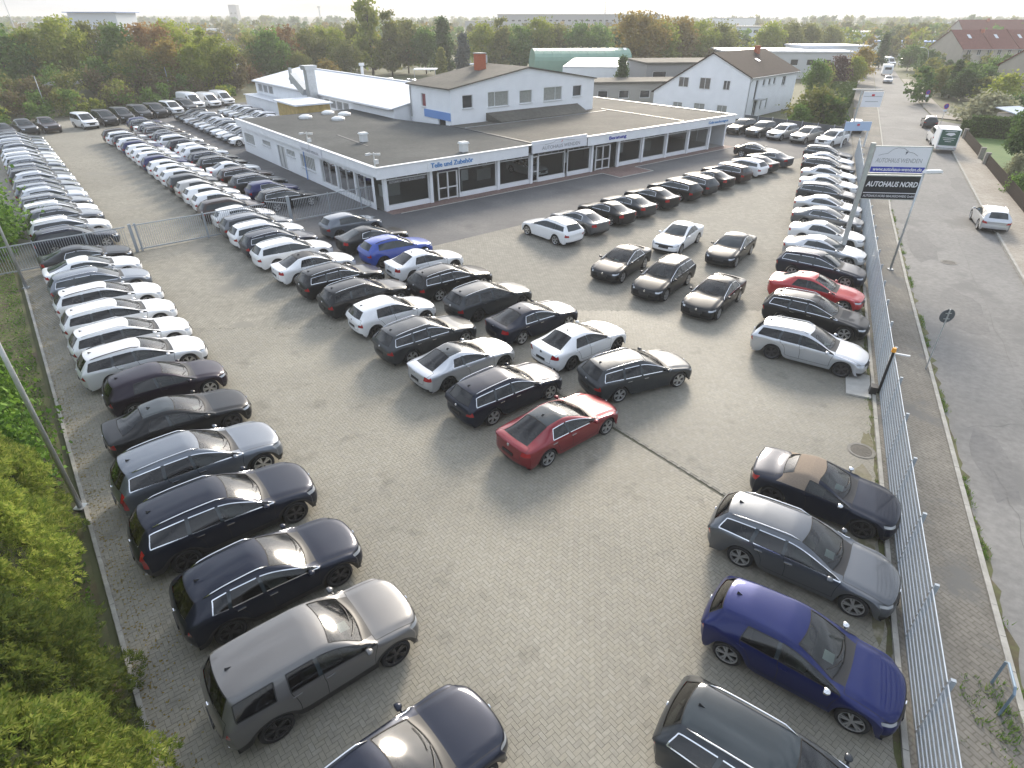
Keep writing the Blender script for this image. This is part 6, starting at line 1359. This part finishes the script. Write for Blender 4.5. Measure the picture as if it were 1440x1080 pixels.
def quads_mesh(name, C, A, B, m):
    """C centres, A/B half axes (n,3)"""
    n = len(C); vs = np.stack([C-A-B, C+A-B, C+A+B, C-A+B], 1).reshape(-1, 3)
    me = bpy.data.meshes.new(name); me.vertices.add(n*4); me.vertices.foreach_set('co', vs.reshape(-1).astype(np.float32)); me.loops.add(n*4); me.loops.foreach_set('vertex_index', np.arange(n*4, dtype=np.int32))
    me.polygons.add(n); me.polygons.foreach_set('loop_start', np.arange(0, n*4, 4, dtype=np.int32)); me.update(calc_edges=True); me.materials.append(m); return me
def rand_axes(rs, n, size, flat=.0):
    a = rs.normal(size=(n,3)); a /= np.linalg.norm(a, axis=1)[:,None]; b = rs.normal(size=(n,3)); b -= a*(a*b).sum(1)[:,None]; b /= np.linalg.norm(b, axis=1)[:,None]
    s = size*rs.uniform(.6, 1.3, n)[:,None]; return a*s, b*s*rs.uniform(.5, .9, n)[:,None]
def crown_points(rs, n, h0, h1, r, shape, clumps):
    """leaf positions gathered in clumps through an uneven crown"""
    cz = rs.uniform(0, 1, clumps)
    prof = {'round': lambda t: np.sqrt(np.maximum(.02, 1-(2*t-1)**2))*(.92+.08*t), 'tall': lambda t: .35+.65*np.sqrt(np.maximum(.02, 1-(2*t-.85)**2*.9)), 'cone': lambda t: (1-t)*1.0+.05, 'vase': lambda t: .45+.55*np.sqrt(np.maximum(0, 1-(2*t-1.2)**2)), 'bush': lambda t: np.sqrt(np.maximum(.05, 1-t*t))}[shape]
    ang = rs.uniform(0, 2*np.pi, clumps); rad = np.sqrt(rs.uniform(.15, 1, clumps))*prof(cz)*r*rs.uniform(.72, 1.12, clumps)
    C = np.stack([rad*np.cos(ang), rad*np.sin(ang), h0+cz*(h1-h0)], 1); k = rs.integers(0, clumps, n)
    sp = r*.22*rs.uniform(.6, 1.35, clumps); P = C[k]+np.clip(rs.normal(size=(n,3)),-1.9,1.9)*sp[k][:,None]*np.array([1,1,.7]); P[:,2] = np.maximum(P[:,2], h0*.5+.1); return P, C
def make_tree_proto(seed, h, r, shape, n, leaf, clumps=70, h0=None):
    rs = np.random.default_rng(seed); h0 = h*.22 if h0 is None else h0; P, C = crown_points(rs, n, h0, h*.97, r, shape, clumps); A, B = rand_axes(rs, n, leaf)
    crown = quads_mesh('crown', P, A, B, LEAF['green']); t = MB(); rr = random.Random(seed)
    top = h*.8; t.tube([(0,0,-.3),(.1,.05,h*.25),(-.08,.1,h*.5),(.05,0,top)], [h*.022,h*.017,h*.011,.03], 8)
    for i in range(9):
        c = C[rr.randrange(len(C))]; z = rr.uniform(h*.18, h*.55); t.tube([(0,0,z),(c[0]*.5,c[1]*.5,z+(c[2]-z)*.4),(c[0]*.95,c[1]*.95,max(z+.3,c[2]))], [h*.009,h*.006,.02], 5)
    return crown, t.mesh('trunk', M_BARK, True)
TP = {}
for i in range(3): TP['round%d' % i] = make_tree_proto(20+i, 10, 4.0, 'round', 4200, .21, 75)
for i in range(2): TP['vase%d' % i] = make_tree_proto(30+i, 10, 3.4, 'vase', 3000, .20, 60)
TP['tall0'] = make_tree_proto(40, 10, 1.7, 'tall', 3000, .18, 70, .8); TP['cone0'] = make_tree_proto(41, 10, 2.3, 'cone', 4200, .18, 130, .5)
for i in range(2): TP['bush%d' % i] = make_tree_proto(50+i, 3.0, 2.0, 'bush', 2600, .11, 50, .1)
TREES = []
def tree(kind, col, x, y, h, label, wide=1.0, name='tree', cat='tree', group=None, z=0.0, rz=None):
    cr, tr = TP[kind]; base = 3.0 if kind.startswith('bush') else 10.0; s = h/base
    R = empty(name, (x,y,z-.05), RNG.uniform(0, 6.28) if rz is None else rz); R.scale = (s*wide, s*wide, s); tag(R, label, cat, group)
    c = link('crown', cr, R); c.material_slots[0].link = 'OBJECT'; c.material_slots[0].material = LEAF[col]; link('trunk', tr, R); return R

# near hedge on the left: feathery conifers and ivy-like shrubs
def spray_mesh(seed, h, r, n, size, shape):
    rs = np.random.default_rng(seed); t = rs.uniform(0, 1, n)**.8
    prof = np.sqrt(np.maximum(.03, 1-t**2.2)) if shape == 'dome' else np.minimum((1-t)**.7+.06, .86)
    lobes = 1+.12*np.sin(rs.uniform(0, 6.28)+np.floor(t*7)*2.1)
    ang = rs.uniform(0, 2*np.pi, n); wob = 1+.10*np.sin(ang*5+seed)+.07*np.sin(ang*9+t*11+seed)
    rad = r*prof*wob*lobes*rs.uniform(.78, 1.08, n); P = np.stack([rad*np.cos(ang), rad*np.sin(ang), .1+t*h*(1+.06*np.sin(ang*4+seed))], 1)
    out = np.stack([np.cos(ang), np.sin(ang), .35+.9*t], 1)+rs.normal(size=(n,3))*.38; out /= np.linalg.norm(out, axis=1)[:,None]
    sd_ = np.cross(out, rs.normal(size=(n,3))); sd_ /= np.linalg.norm(sd_, axis=1)[:,None]; L = size*rs.uniform(.6, 1.3, n)
    # each spray: a fan of five slim leaflets on one stalk
    vs, fs = [], []; V = []; nb = 5
    for k, (f, sp, ln) in enumerate(((.15,.75,.55),(.15,-.75,.55),(.45,.6,.55),(.45,-.6,.55),(.35,0,.8))):
        b0 = P+out*(L*f)[:,None]*.8; d = out*.75+sd_*sp; tip = b0+d*(L*ln)[:,None]; w = np.cross(out, sd_)*0+sd_; wn_ = np.cross(d, np.cross(out, sd_)); wn_ /= np.linalg.norm(wn_, axis=1)[:,None]; ww = (L*.075)[:,None]
        mid = b0+d*(L*ln*.5)[:,None]; V += [b0, mid+wn_*ww, tip, mid-wn_*ww]
    V = np.stack(V, 1).reshape(-1, 3); m = n*nb; me = bpy.data.meshes.new('foliage'); me.vertices.add(m*4); me.vertices.foreach_set('co', V.reshape(-1).astype(np.float32)); me.loops.add(m*4); me.loops.foreach_set('vertex_index', np.arange(m*4, dtype=np.int32)); me.polygons.add(m); me.polygons.foreach_set('loop_start', np.arange(0, m*4, 4, dtype=np.int32)); me.update(calc_edges=True); me.materials.append(LEAF['thuja']); return me
SPR = [spray_mesh(1, 4.0, 1.7, 17000, .20, 'dome'), spray_mesh(2, 4.0, 1.6, 17000, .19, 'cone'), spray_mesh(3, 4.0, 1.8, 17000, .19, 'dome')]
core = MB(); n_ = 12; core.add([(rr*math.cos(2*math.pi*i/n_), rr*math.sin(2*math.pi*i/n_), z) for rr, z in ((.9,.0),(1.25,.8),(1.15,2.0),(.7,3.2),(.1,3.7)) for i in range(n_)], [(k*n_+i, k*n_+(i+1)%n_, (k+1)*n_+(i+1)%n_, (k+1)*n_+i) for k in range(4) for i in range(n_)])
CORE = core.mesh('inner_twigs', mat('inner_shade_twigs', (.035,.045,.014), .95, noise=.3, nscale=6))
def conifer(u, v, h, wide, k, col, label):
    p = W(u, v); R = empty('conifer_shrub', (p.x, p.y, 0), RNG.uniform(0, 6.28)); R.scale = (wide, wide, h/4.0); tag(R, label, 'conifer', 'conifers of the near hedge')
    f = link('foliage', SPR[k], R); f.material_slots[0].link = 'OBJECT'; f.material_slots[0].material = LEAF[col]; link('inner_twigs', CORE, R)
for i, (u, v, h, w, k, c) in enumerate([(-3.2,3.6,3.2,1.15,0,'thuja'),(-3.7,6.2,3.6,1.1,2,'thuja'),(-4.0,8.6,3.9,1.2,2,'thuja'),(-3.75,10.9,4.0,1.1,0,'thujad'),(-3.9,13.2,4.3,1.05,1,'thuja'),(-4.3,15.8,4.6,1.15,2,'thuja'),(-3.9,18.4,4.2,1.0,0,'thuja'),(-6.2,6.0,4.2,1.3,2,'thujad'),(-6.4,10.0,4.6,1.3,0,'thuja'),(-6.6,14.2,5.0,1.3,1,'thujad'),(-6.6,18.5,4.8,1.3,2,'thuja'),(-5.6,22.3,4.6,1.25,0,'thuja'),(-5.9,26.0,4.5,1.25,2,'thuja'),(-6.6,29.8,4.2,1.2,0,'thuja')]):
    conifer(u, v, h, w, k, c, f"{'yellow-green' if c == 'thuja' else 'darker green'} feathery conifer, {ORD[i if i < 7 else i-7]} from the camera in the {'front line' if i < 7 else 'rear line'} of the near hedge")
# broadleaf shrubs further along the hedge
def leafy(seed, n, leaf):
    rs = np.random.default_rng(seed); P, C = crown_points(rs, n, .15, 3.0, 2.0, 'bush', 60); A, B = rand_axes(rs, n, leaf); return quads_mesh('crown', P, A, B, LEAF['ivy'])
TP['ivy0'] = (leafy(61, 26000, .055), TP['bush0'][1]); TP['ivy1'] = (leafy(62, 26000, .052), TP['bush1'][1])
for i, (u, v, h, w, k) in enumerate([(-4.6,21.2,3.8,.95,'ivy0'),(-4.7,24.2,3.7,.95,'ivy1'),(-4.7,27.0,3.2,.95,'ivy0'),(-5.2,30.4,3.0,.95,'ivy1'),(-6.5,23.5,4.0,1.1,'ivy1'),(-5.2,47.6,4.6,1.1,'ivy0'),(-4.6,51.5,4.9,1.15,'ivy1'),(-5.0,56.0,4.2,1.1,'ivy0')]):
    p = W(u, v); cr, tr = TP[k]; R = empty('leafy_shrub', (p.x, p.y, 0), i*1.3); s = h/3.0; R.scale = (s*w, s*w, s); tag(R, f"bright green leafy shrub, {ORD[i]} broadleaf from the camera along the left hedge", 'shrub', 'leafy shrubs of the hedge')
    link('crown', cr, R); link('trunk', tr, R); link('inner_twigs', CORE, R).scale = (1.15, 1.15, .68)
# low ground cover at the hedge foot, fallen leaves, weeds along kerbs
def scatter(name, pts, size, m, up=.5, seed=5, parent=None):
    rs = np.random.default_rng(seed); C = np.array(pts); n = len(C); A, B = rand_axes(rs, n, size); C[:,2] += np.abs(A[:,2])*up; return stuff(link(name, quads_mesh(name, C, A, B, m), parent))
pts = []
for i in range(6000):
    u, v = -2.0-abs(RNG.gauss(0, .8)), RNG.uniform(2, 44); p = W(u, v, .03); pts.append((p.x, p.y, .03+RNG.random()*.12))
o = scatter('ground_cover', pts, .03, LEAF['ivy'], 1); o['label'] = 'low green ground cover at the foot of the hedge'
pts = []
for i in range(2600):
    u = -1.62+abs(RNG.gauss(0, .45)) if i % 3 else -1.95-RNG.random()*1.0; p = W(u, RNG.uniform(3, 43)); pts.append((p.x, p.y, .014))
rs_ = np.random.default_rng(12); C_ = np.array(pts); a_ = rs_.uniform(0, 6.28, len(C_)); A_ = np.stack([np.cos(a_), np.sin(a_), rs_.uniform(-.2,.2,len(C_))], 1)*.022; B_q = np.stack([-np.sin(a_), np.cos(a_), rs_.uniform(-.2,.2,len(C_))], 1)*.015
o = stuff(link('fallen_leaves', quads_mesh('fallen_leaves', C_, A_, B_q, LEAF['gold']))); o['label'] = 'fallen autumn leaves along the hedge kerb'
def weeds(name, spots, m, lab, seed):
    rs = np.random.default_rng(seed); V, n = [], 0
    for (x, y, z, h, k) in spots:
        for _ in range(k):
            a = rs.uniform(0, 6.28); d = np.array([math.cos(a), math.sin(a), 0]); b = np.array([x, y, z])+rs.normal(size=3)*np.array([.05,.05,0]); w = np.cross(d, [0,0,1])*.012; t = b+d*h*rs.uniform(.2,.8)+np.array([0,0,h*rs.uniform(.5,1.1)]); V += [b-w, b+w, t]; n += 1
    me = mesh_from(name, V, [(3*i,3*i+1,3*i+2) for i in range(n)], m); o = stuff(link(name, me)); o['label'] = lab
sp = []
for i in range(1100):
    a = RNG.uniform(0, 60); p = S(a, 2.13+abs(RNG.gauss(0,.07)), 0)
    if math.sin(a*.9)+math.sin(a*2.3)+RNG.random() > .9: sp.append((p.x, p.y, -.03, RNG.uniform(.05,.16), 6))
for i in range(420):
    a = RNG.uniform(0, 40); p = S(a, RNG.uniform(-.5,-.1), 0); sp.append((p.x, p.y, 0, RNG.uniform(.05,.14), 5))
for i in range(70):
    p = S(8.7+RNG.gauss(0,.5), 1.6+RNG.gauss(0,.3), .05); sp.append((p.x, p.y, .05, RNG.uniform(.06,.2), 7))
weeds('weeds', sp, LEAF['grass'], 'weeds growing along the kerbs and the fence foot', 9)
# gardens on the right
sheet('garden_lawn', [S(44,11.0), S(54,11.3), S(78,12.0), S(94,12.4), S(94,60), S(44,60)], .03, M_GRASSG)
sheet('garden_soil', [S(-4,10.1), S(20,10.3), S(43.9,10.95), S(43.9,60), S(-4,60)], .03, M_GRASSG)
def hedge_box(label, a0, b0, a1, b1, w, h, col='hedge', seed=1, dens=90, leaf=.09):
    rs = np.random.default_rng(seed); L = math.hypot(a1-a0, b1-b0); n = int((L*h*2+L*w+w*h*2)*dens); r = rs.uniform(0, 1, n); P = np.zeros((n,3)); P[:,0] = rs.uniform(0, L, n); side = rs.integers(0, 5, n)
    P[:,1] = np.where(side < 2, -w/2, np.where(side < 4, w/2, rs.uniform(-w/2, w/2, n))); P[:,2] = np.where(side == 4, h, rs.uniform(0.05, h, n)); end = rs.uniform(0,1,n) < w/(L+w)*.5; P[:,0] = np.where(end, np.where(rs.uniform(0,1,n) < .5, 0, L), P[:,0]); P[:,1] = np.where(end, rs.uniform(-w/2,w/2,n), P[:,1]); P += rs.normal(size=(n,3))*.06
    A, B = rand_axes(rs, n, leaf); p, q = S(a0,b0), S(a1,b1); R = empty('hedge', (p.x,p.y,.02), math.atan2(q.y-p.y, q.x-p.x)); tag(R, label, 'hedge'); link('foliage', quads_mesh('foliage', P, A, B, LEAF[col]), R)
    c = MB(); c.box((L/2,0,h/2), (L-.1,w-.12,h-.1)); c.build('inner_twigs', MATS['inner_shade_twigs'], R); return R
hedge_box('tall clipped hedge behind the garden at right', 95.2,13.0, 92.2,34, 1.3, 2.3, seed=2); hedge_box('rounded lower hedge end at the footway', 94.5,12.4, 95.5,15.0, 1.8, 1.7, seed=3)
hedge_box('clipped dark hedge rising beyond the round bush', 98.6,30, 96,44, 1.6, 3.4, 'dark', seed=4); hedge_box('long hedge in front of the white house garden', 97,-3.4, 134,-1.2, 3.6, 2.6, 'hedge', seed=6, dens=50, leaf=.13)
G2 = [('bush0','pampas',1383,92,3.6,'large pale round bush behind the clipped hedge',1.5),('round0','dark',1348,118,5.0,'dark broad tree left of the pale round bush',1.1),('cone0','dark',1334,122,6.2,'dark spruce among the gardens on the right',1.0),('round1','olive',1313,126,4.8,'olive tree by the side street corner',.8),('bush1','lime',1405,112,4.4,'bright yellow-green bush before the beige house',1.1),('round2','dark',1375,124,4.9,'dense dark tree before the terrace houses',1.1),('vase0','dark',1428,62,5.4,'small dark garden tree at the right photo edge',.9),('bush0','dark',1420,96,3.0,'dark rounded bush beside the garden shed',1.2),
 ('bush1','olive',1303,156,4.0,'olive bush beside the curved street lamp',1.1),('round1','dark',1300,172,5.6,'dark hedge tree by the far footway',1.0),('round0','green',1275,190,6.0,'green tree left of the beige terrace gable',1.2),('bush0','green',1436,52,1.6,'low garden bush by the board fence',1.2),('bush1','pampas',1424,58,1.9,'pampas grass tuft in the garden at right',.7),('round2','olive',1405,132,4.6,'olive tree before the terrace end',1.0),
 ('bush1','green',1120,88,2.6,'light green shrub at the corner of the white house',.9),('bush0','olive',1142,92,4.2,'olive bushy shrub behind the panel fence',1.2),('bush1','green',1160,90,3.4,'green shrub at the end of the panel fence',1.0),('round2','green',1140,118,6.2,'fresh green tree right of the white house',.8),('round0','plum',1172,136,6.0,'plum-red tree by the street',1.0),('round1','gold',1205,150,7.0,'golden tree overhanging the left footway',.9),('round2','lime',1196,140,5.6,'lime green tree below the golden one',.9),('cone0','dark',1235,200,9,'dark conifer at the bend of the street',.9),('round1','olive',1150,128,5.0,'olive rounded tree above the long hedge',1.2)]
for k, c, px, d, h, l, w in G2: x, y, _ = at(px, d); tree(k, c, x, y, h, l, w, name='garden_tree' if k[:4] != 'bush' else 'garden_bush', cat='tree' if k[:4] != 'bush' else 'bush')
# ------------------------------------------------------------------ woods behind the lot, embankment, far skyline
M_BANK = ground_mat('bank_ground', (.06,.05,.028), (.10,.085,.045), (.07,.08,.03), .12, 2)
def bank():
    pts = [(-30,119.5),(0,117.5),(14,119),(33,122),(60,150)]; v = []; f = []
    for i, (u, q) in enumerate(pts):
        for dv, z in ((0,-.05),(6,.9),(14,2.2),(24,2.6),(30,2.4),(60,.2)): p = W(u-dv*.1, q+dv); v.append((p.x,p.y,z))
    for i in range(len(pts)-1):
        for k in range(5): f.append((i*6+k, (i+1)*6+k, (i+1)*6+k+1, i*6+k+1))
    me = mesh_from('embankment', v, f, M_BANK, True)
    if me.polygons[0].normal.z < 0: me.flip_normals()
    struct(link('embankment', me))
    r = []; 
    for u, q in pts[:4]:
        for dv in (19, 25): p = W(u-dv*.1, q+dv); r.append((p.x,p.y,2.75))
    struct(link('raised_road', mesh_from('raised_road', r, [(0,1,3,2)[::-1],(2,3,5,4)[::-1],(4,5,7,6)[::-1]], M_ROAD)))
    G = empty('guard_rail', (0,0,0)); tag(G, 'pale guard rail along the raised road behind the trees', 'guard rail')
    for (u, q), (u2, q2) in zip(pts[:4], pts[1:4]):
        a, b = W(u-1.8, q+18.4, 3.3), W(u2-1.8, q2+18.4, 3.3); part(G, 'rail', M_GALV, lambda m: m.bar(a, b, .06, .32))
        for k in range(7): p = a.lerp(b, k/7); part(G, 'post', M_GALV, lambda m: m.box((p.x,p.y,2.9), (.08,.08,.9)))
bank()
KN = {'green':'green','dark':'dark green','olive':'olive','lime':'lime green','gold':'golden','rust':'rust-red','brown':'thin brown','blue':'blue-grey'}
SN = {'round':'round-crowned','vase':'upright open','tall':'slender columnar','cone':'pointed conifer','bush':'bushy'}
BT = [ # px, distance, kind, colour, height
 (-20,104,'round0','olive',6.5),(22,100,'bush0','olive',4.2),(60,103,'bush1','olive',3.6),(25,118,'round1','green',9.5),(66,122,'round2','lime',9.0),(112,126,'round0','lime',10.5),(150,114,'round1','green',6.0),(160,132,'vase0','olive',10),(98,112,'bush0','brown',3.0),(190,128,'round2','green',9.5),(205,118,'vase1','olive',7.5),(232,126,'vase0','rust',9.8),(250,122,'round1','gold',7.5),(262,134,'vase1','lime',10),(285,122,'round2','lime',7.0),(300,130,'tall0','lime',9.5),(318,126,'round0','lime',8.0),(335,128,'vase1','brown',6.5),(352,140,'bush1','rust',3.6),(365,150,'vase0','olive',8.5),(388,150,'round1','green',9.0),(405,158,'vase1','rust',9.5),(425,150,'round2','olive',5.5),(440,165,'round0','olive',9),(462,148,'bush0','gold',4.0),(470,170,'vase0','lime',9.5),(490,160,'round2','olive',7.0),(505,185,'round1','olive',10),(525,175,'tall0','lime',18.0),(552,172,'tall0','olive',13.0),(575,180,'round0','olive',10.5),(600,178,'round2','green',9.0),(625,172,'cone0','dark',12.0),(622,158,'cone0','olive',6.5),(653,168,'cone0','blue',9.0),(680,182,'round1','lime',10.5),(705,180,'tall0','olive',12.5),(730,185,'round0','green',10.0),(757,190,'round2','lime',11.5),(785,192,'vase0','olive',10),(812,188,'round1','green',10.5),(838,192,'round0','green',10.0),(865,170,'tall0','dark',9.0),(885,165,'vase0','gold',12.8),(905,168,'vase1','gold',12.5),(925,175,'round1','lime',11.0),(872,122,'cone0','dark',6.5),(950,185,'round2','gold',11.5),(978,190,'round0','lime',11.0),(1005,195,'round1','olive',10.5),(1022,158,'bush1','gold',4.5),(1075,215,'round2','lime',10.5),(1105,220,'round0','olive',10.5),(1130,225,'round1','olive',10.0),(1160,230,'round2','olive',9.5),(1255,300,'round0','dark',9),(1290,310,'round2','olive',10)]
cnt = {}
BT.sort(key=lambda t: t[0])
for px, d, k, c, h in BT:
    key = (c, k[:-1]); i = cnt.get(key, 0); cnt[key] = i+1
    x, y, _ = at(px, d); zz = 2.0 if (px < 330 and d > 120) else 0.0
    tot = sum(1 for t in BT if (t[3], t[2][:-1]) == key)
    lab = f"{KN[c]} {SN[k[:-1]]} {'tree' if k[:4] != 'bush' else 'shrub'} in the wood behind the lot" + (f", {ORD[i]} such from the left" if tot > 1 else '')
    tree(k, c, x, y, (h-zz*.6)*(1.12 if px < 620 else 1.05), lab, 1.0 if k[:4] != 'tall' else .9, name='woodland_tree' if k[:4] != 'bush' else 'woodland_shrub', cat='tree' if k[:4] != 'bush' else 'shrub', group='trees behind the lot', z=zz)
def wood_mass(name, label, n, rng, cols, seed, leaf, per, hr):
    """far-off woodland that reads as one mass"""
    rs = np.random.default_rng(seed); idx = {c: [] for c in cols}
    for i in range(n):
        px, d, h = rng(rs); x, y, _ = at(px, d); r = h*rs.uniform(.3, .42); c = cols[rs.integers(0, len(cols))]; P, _ = crown_points(rs, per, h*.12, h, r, 'round', 22); P += np.array([x, y, 0]); idx[c].append(P)
    root = stuff(empty(name)); root['label'] = label
    for c in cols:
        if idx[c]: P = np.concatenate(idx[c]); A, B = rand_axes(rs, len(P), leaf); stuff(link('foliage', quads_mesh('foliage', P, A, B, LEAF[c]), root))
wood_mass('woodland', 'undergrowth and further trees of the wood behind the lot', 190, lambda rs: (lambda px: (px, rs.uniform(125, 175) if px < 330 else rs.uniform(175, 260), rs.uniform(2.6, 6.0)))(rs.uniform(-60, 1180)), ['olive','green','brown','lime','dark'], 3, .22, 420, 0)
wood_mass('woodland', 'far belt of autumn trees across the plain', 620, lambda rs: (lambda d: (rs.uniform(-80, 1520), d, rs.uniform(6.5, 10.2)))(rs.uniform(235, 560)), ['olive','green','olive','lime','gold'], 4, .5, 170, 0)
wood_mass('woodland', 'distant dark forest along the horizon', 760, lambda rs: (rs.uniform(-100, 1540), rs.uniform(560, 1500), rs.uniform(9, 13)), ['dark','olive'], 5, 1.3, 110, 0)
wood_mass('garden_greenery', 'mixed greenery filling the gardens beyond the street', 70, lambda rs: (lambda d: (rs.uniform(1285, 1480), d, rs.uniform(2.5, 5.5)))(rs.uniform(112, 200)), ['dark','olive','green'], 6, .22, 420, 0)
def undergrowth(label, n, seed):
    rs = np.random.default_rng(seed); cols = ['olive','lime','brown','green']; idx = {c: [] for c in cols}
    for i in range(n):
        u = rs.uniform(-16, 38); v = 110.5+.42*u+rs.uniform(0, 14); h = rs.uniform(1.3, 3.2)+(v-110.5-.42*u)*.12; c = cols[rs.integers(0, 4)]
        P, _ = crown_points(rs, 520, .1, h, h*rs.uniform(.5,.75), 'bush', 24); p = W(u, v); P += np.array([p.x, p.y, (v-110.5-.42*u)*.12]); idx[c].append(P)
    root = stuff(empty('undergrowth')); root['label'] = label
    for c in idx:
        if idx[c]: P = np.concatenate(idx[c]); A, B = rand_axes(rs, len(P), .15); stuff(link('foliage', quads_mesh('foliage', P, A, B, LEAF[c]), root))
undergrowth('tangled undergrowth on the bank right behind the vans', 75, 8)
# skyline masts and chimney
for px, d, h, l, t in ((30,380,22,'tall thin mast at the left skyline',0),(452,1100,25,'distant water tower stub on the horizon',1),(848,420,26,'thin radio mast on the office slab',0)):
    R = empty('skyline_mast', at(px, d)); tag(R, l, 'mast')
    part(R, 'pole', M_GALV, lambda b: b.tube([(0,0,0),(-1.0 if px == 30 else 0,0,h)], [1.4 if t else .35, 1.2 if t else .15], 8)); part(R, 'top', M_CONC if t else M_GALV, lambda b: b.tube([(0,0,h-.1),(0,0,h+(2.5 if t else .6))], 2.6 if t else .2, 8) if t else b.box((-1.0 if px == 30 else 0,0,h), (.5,.5,.6)))
# ------------------------------------------------------------------ air
hm = bpy.data.materials.new('haze_air'); n, l = nodes_of(hm); n.remove(n['Principled BSDF']); pv = n.new('ShaderNodeVolumePrincipled'); pv.inputs['Color'].default_value = (.97,.96,.93,1); pv.inputs['Density'].default_value = HAZE_DENSITY; pv.inputs['Anisotropy'].default_value = .1
l.new(pv.outputs[0], n['Material Output'].inputs['Volume'])
hb = MB(); hb.box((0,0,14.25), (9600,9600,32.5)); ho = stuff(hb.build('haze', hm)); ho['label'] = 'pale autumn haze over the whole place'
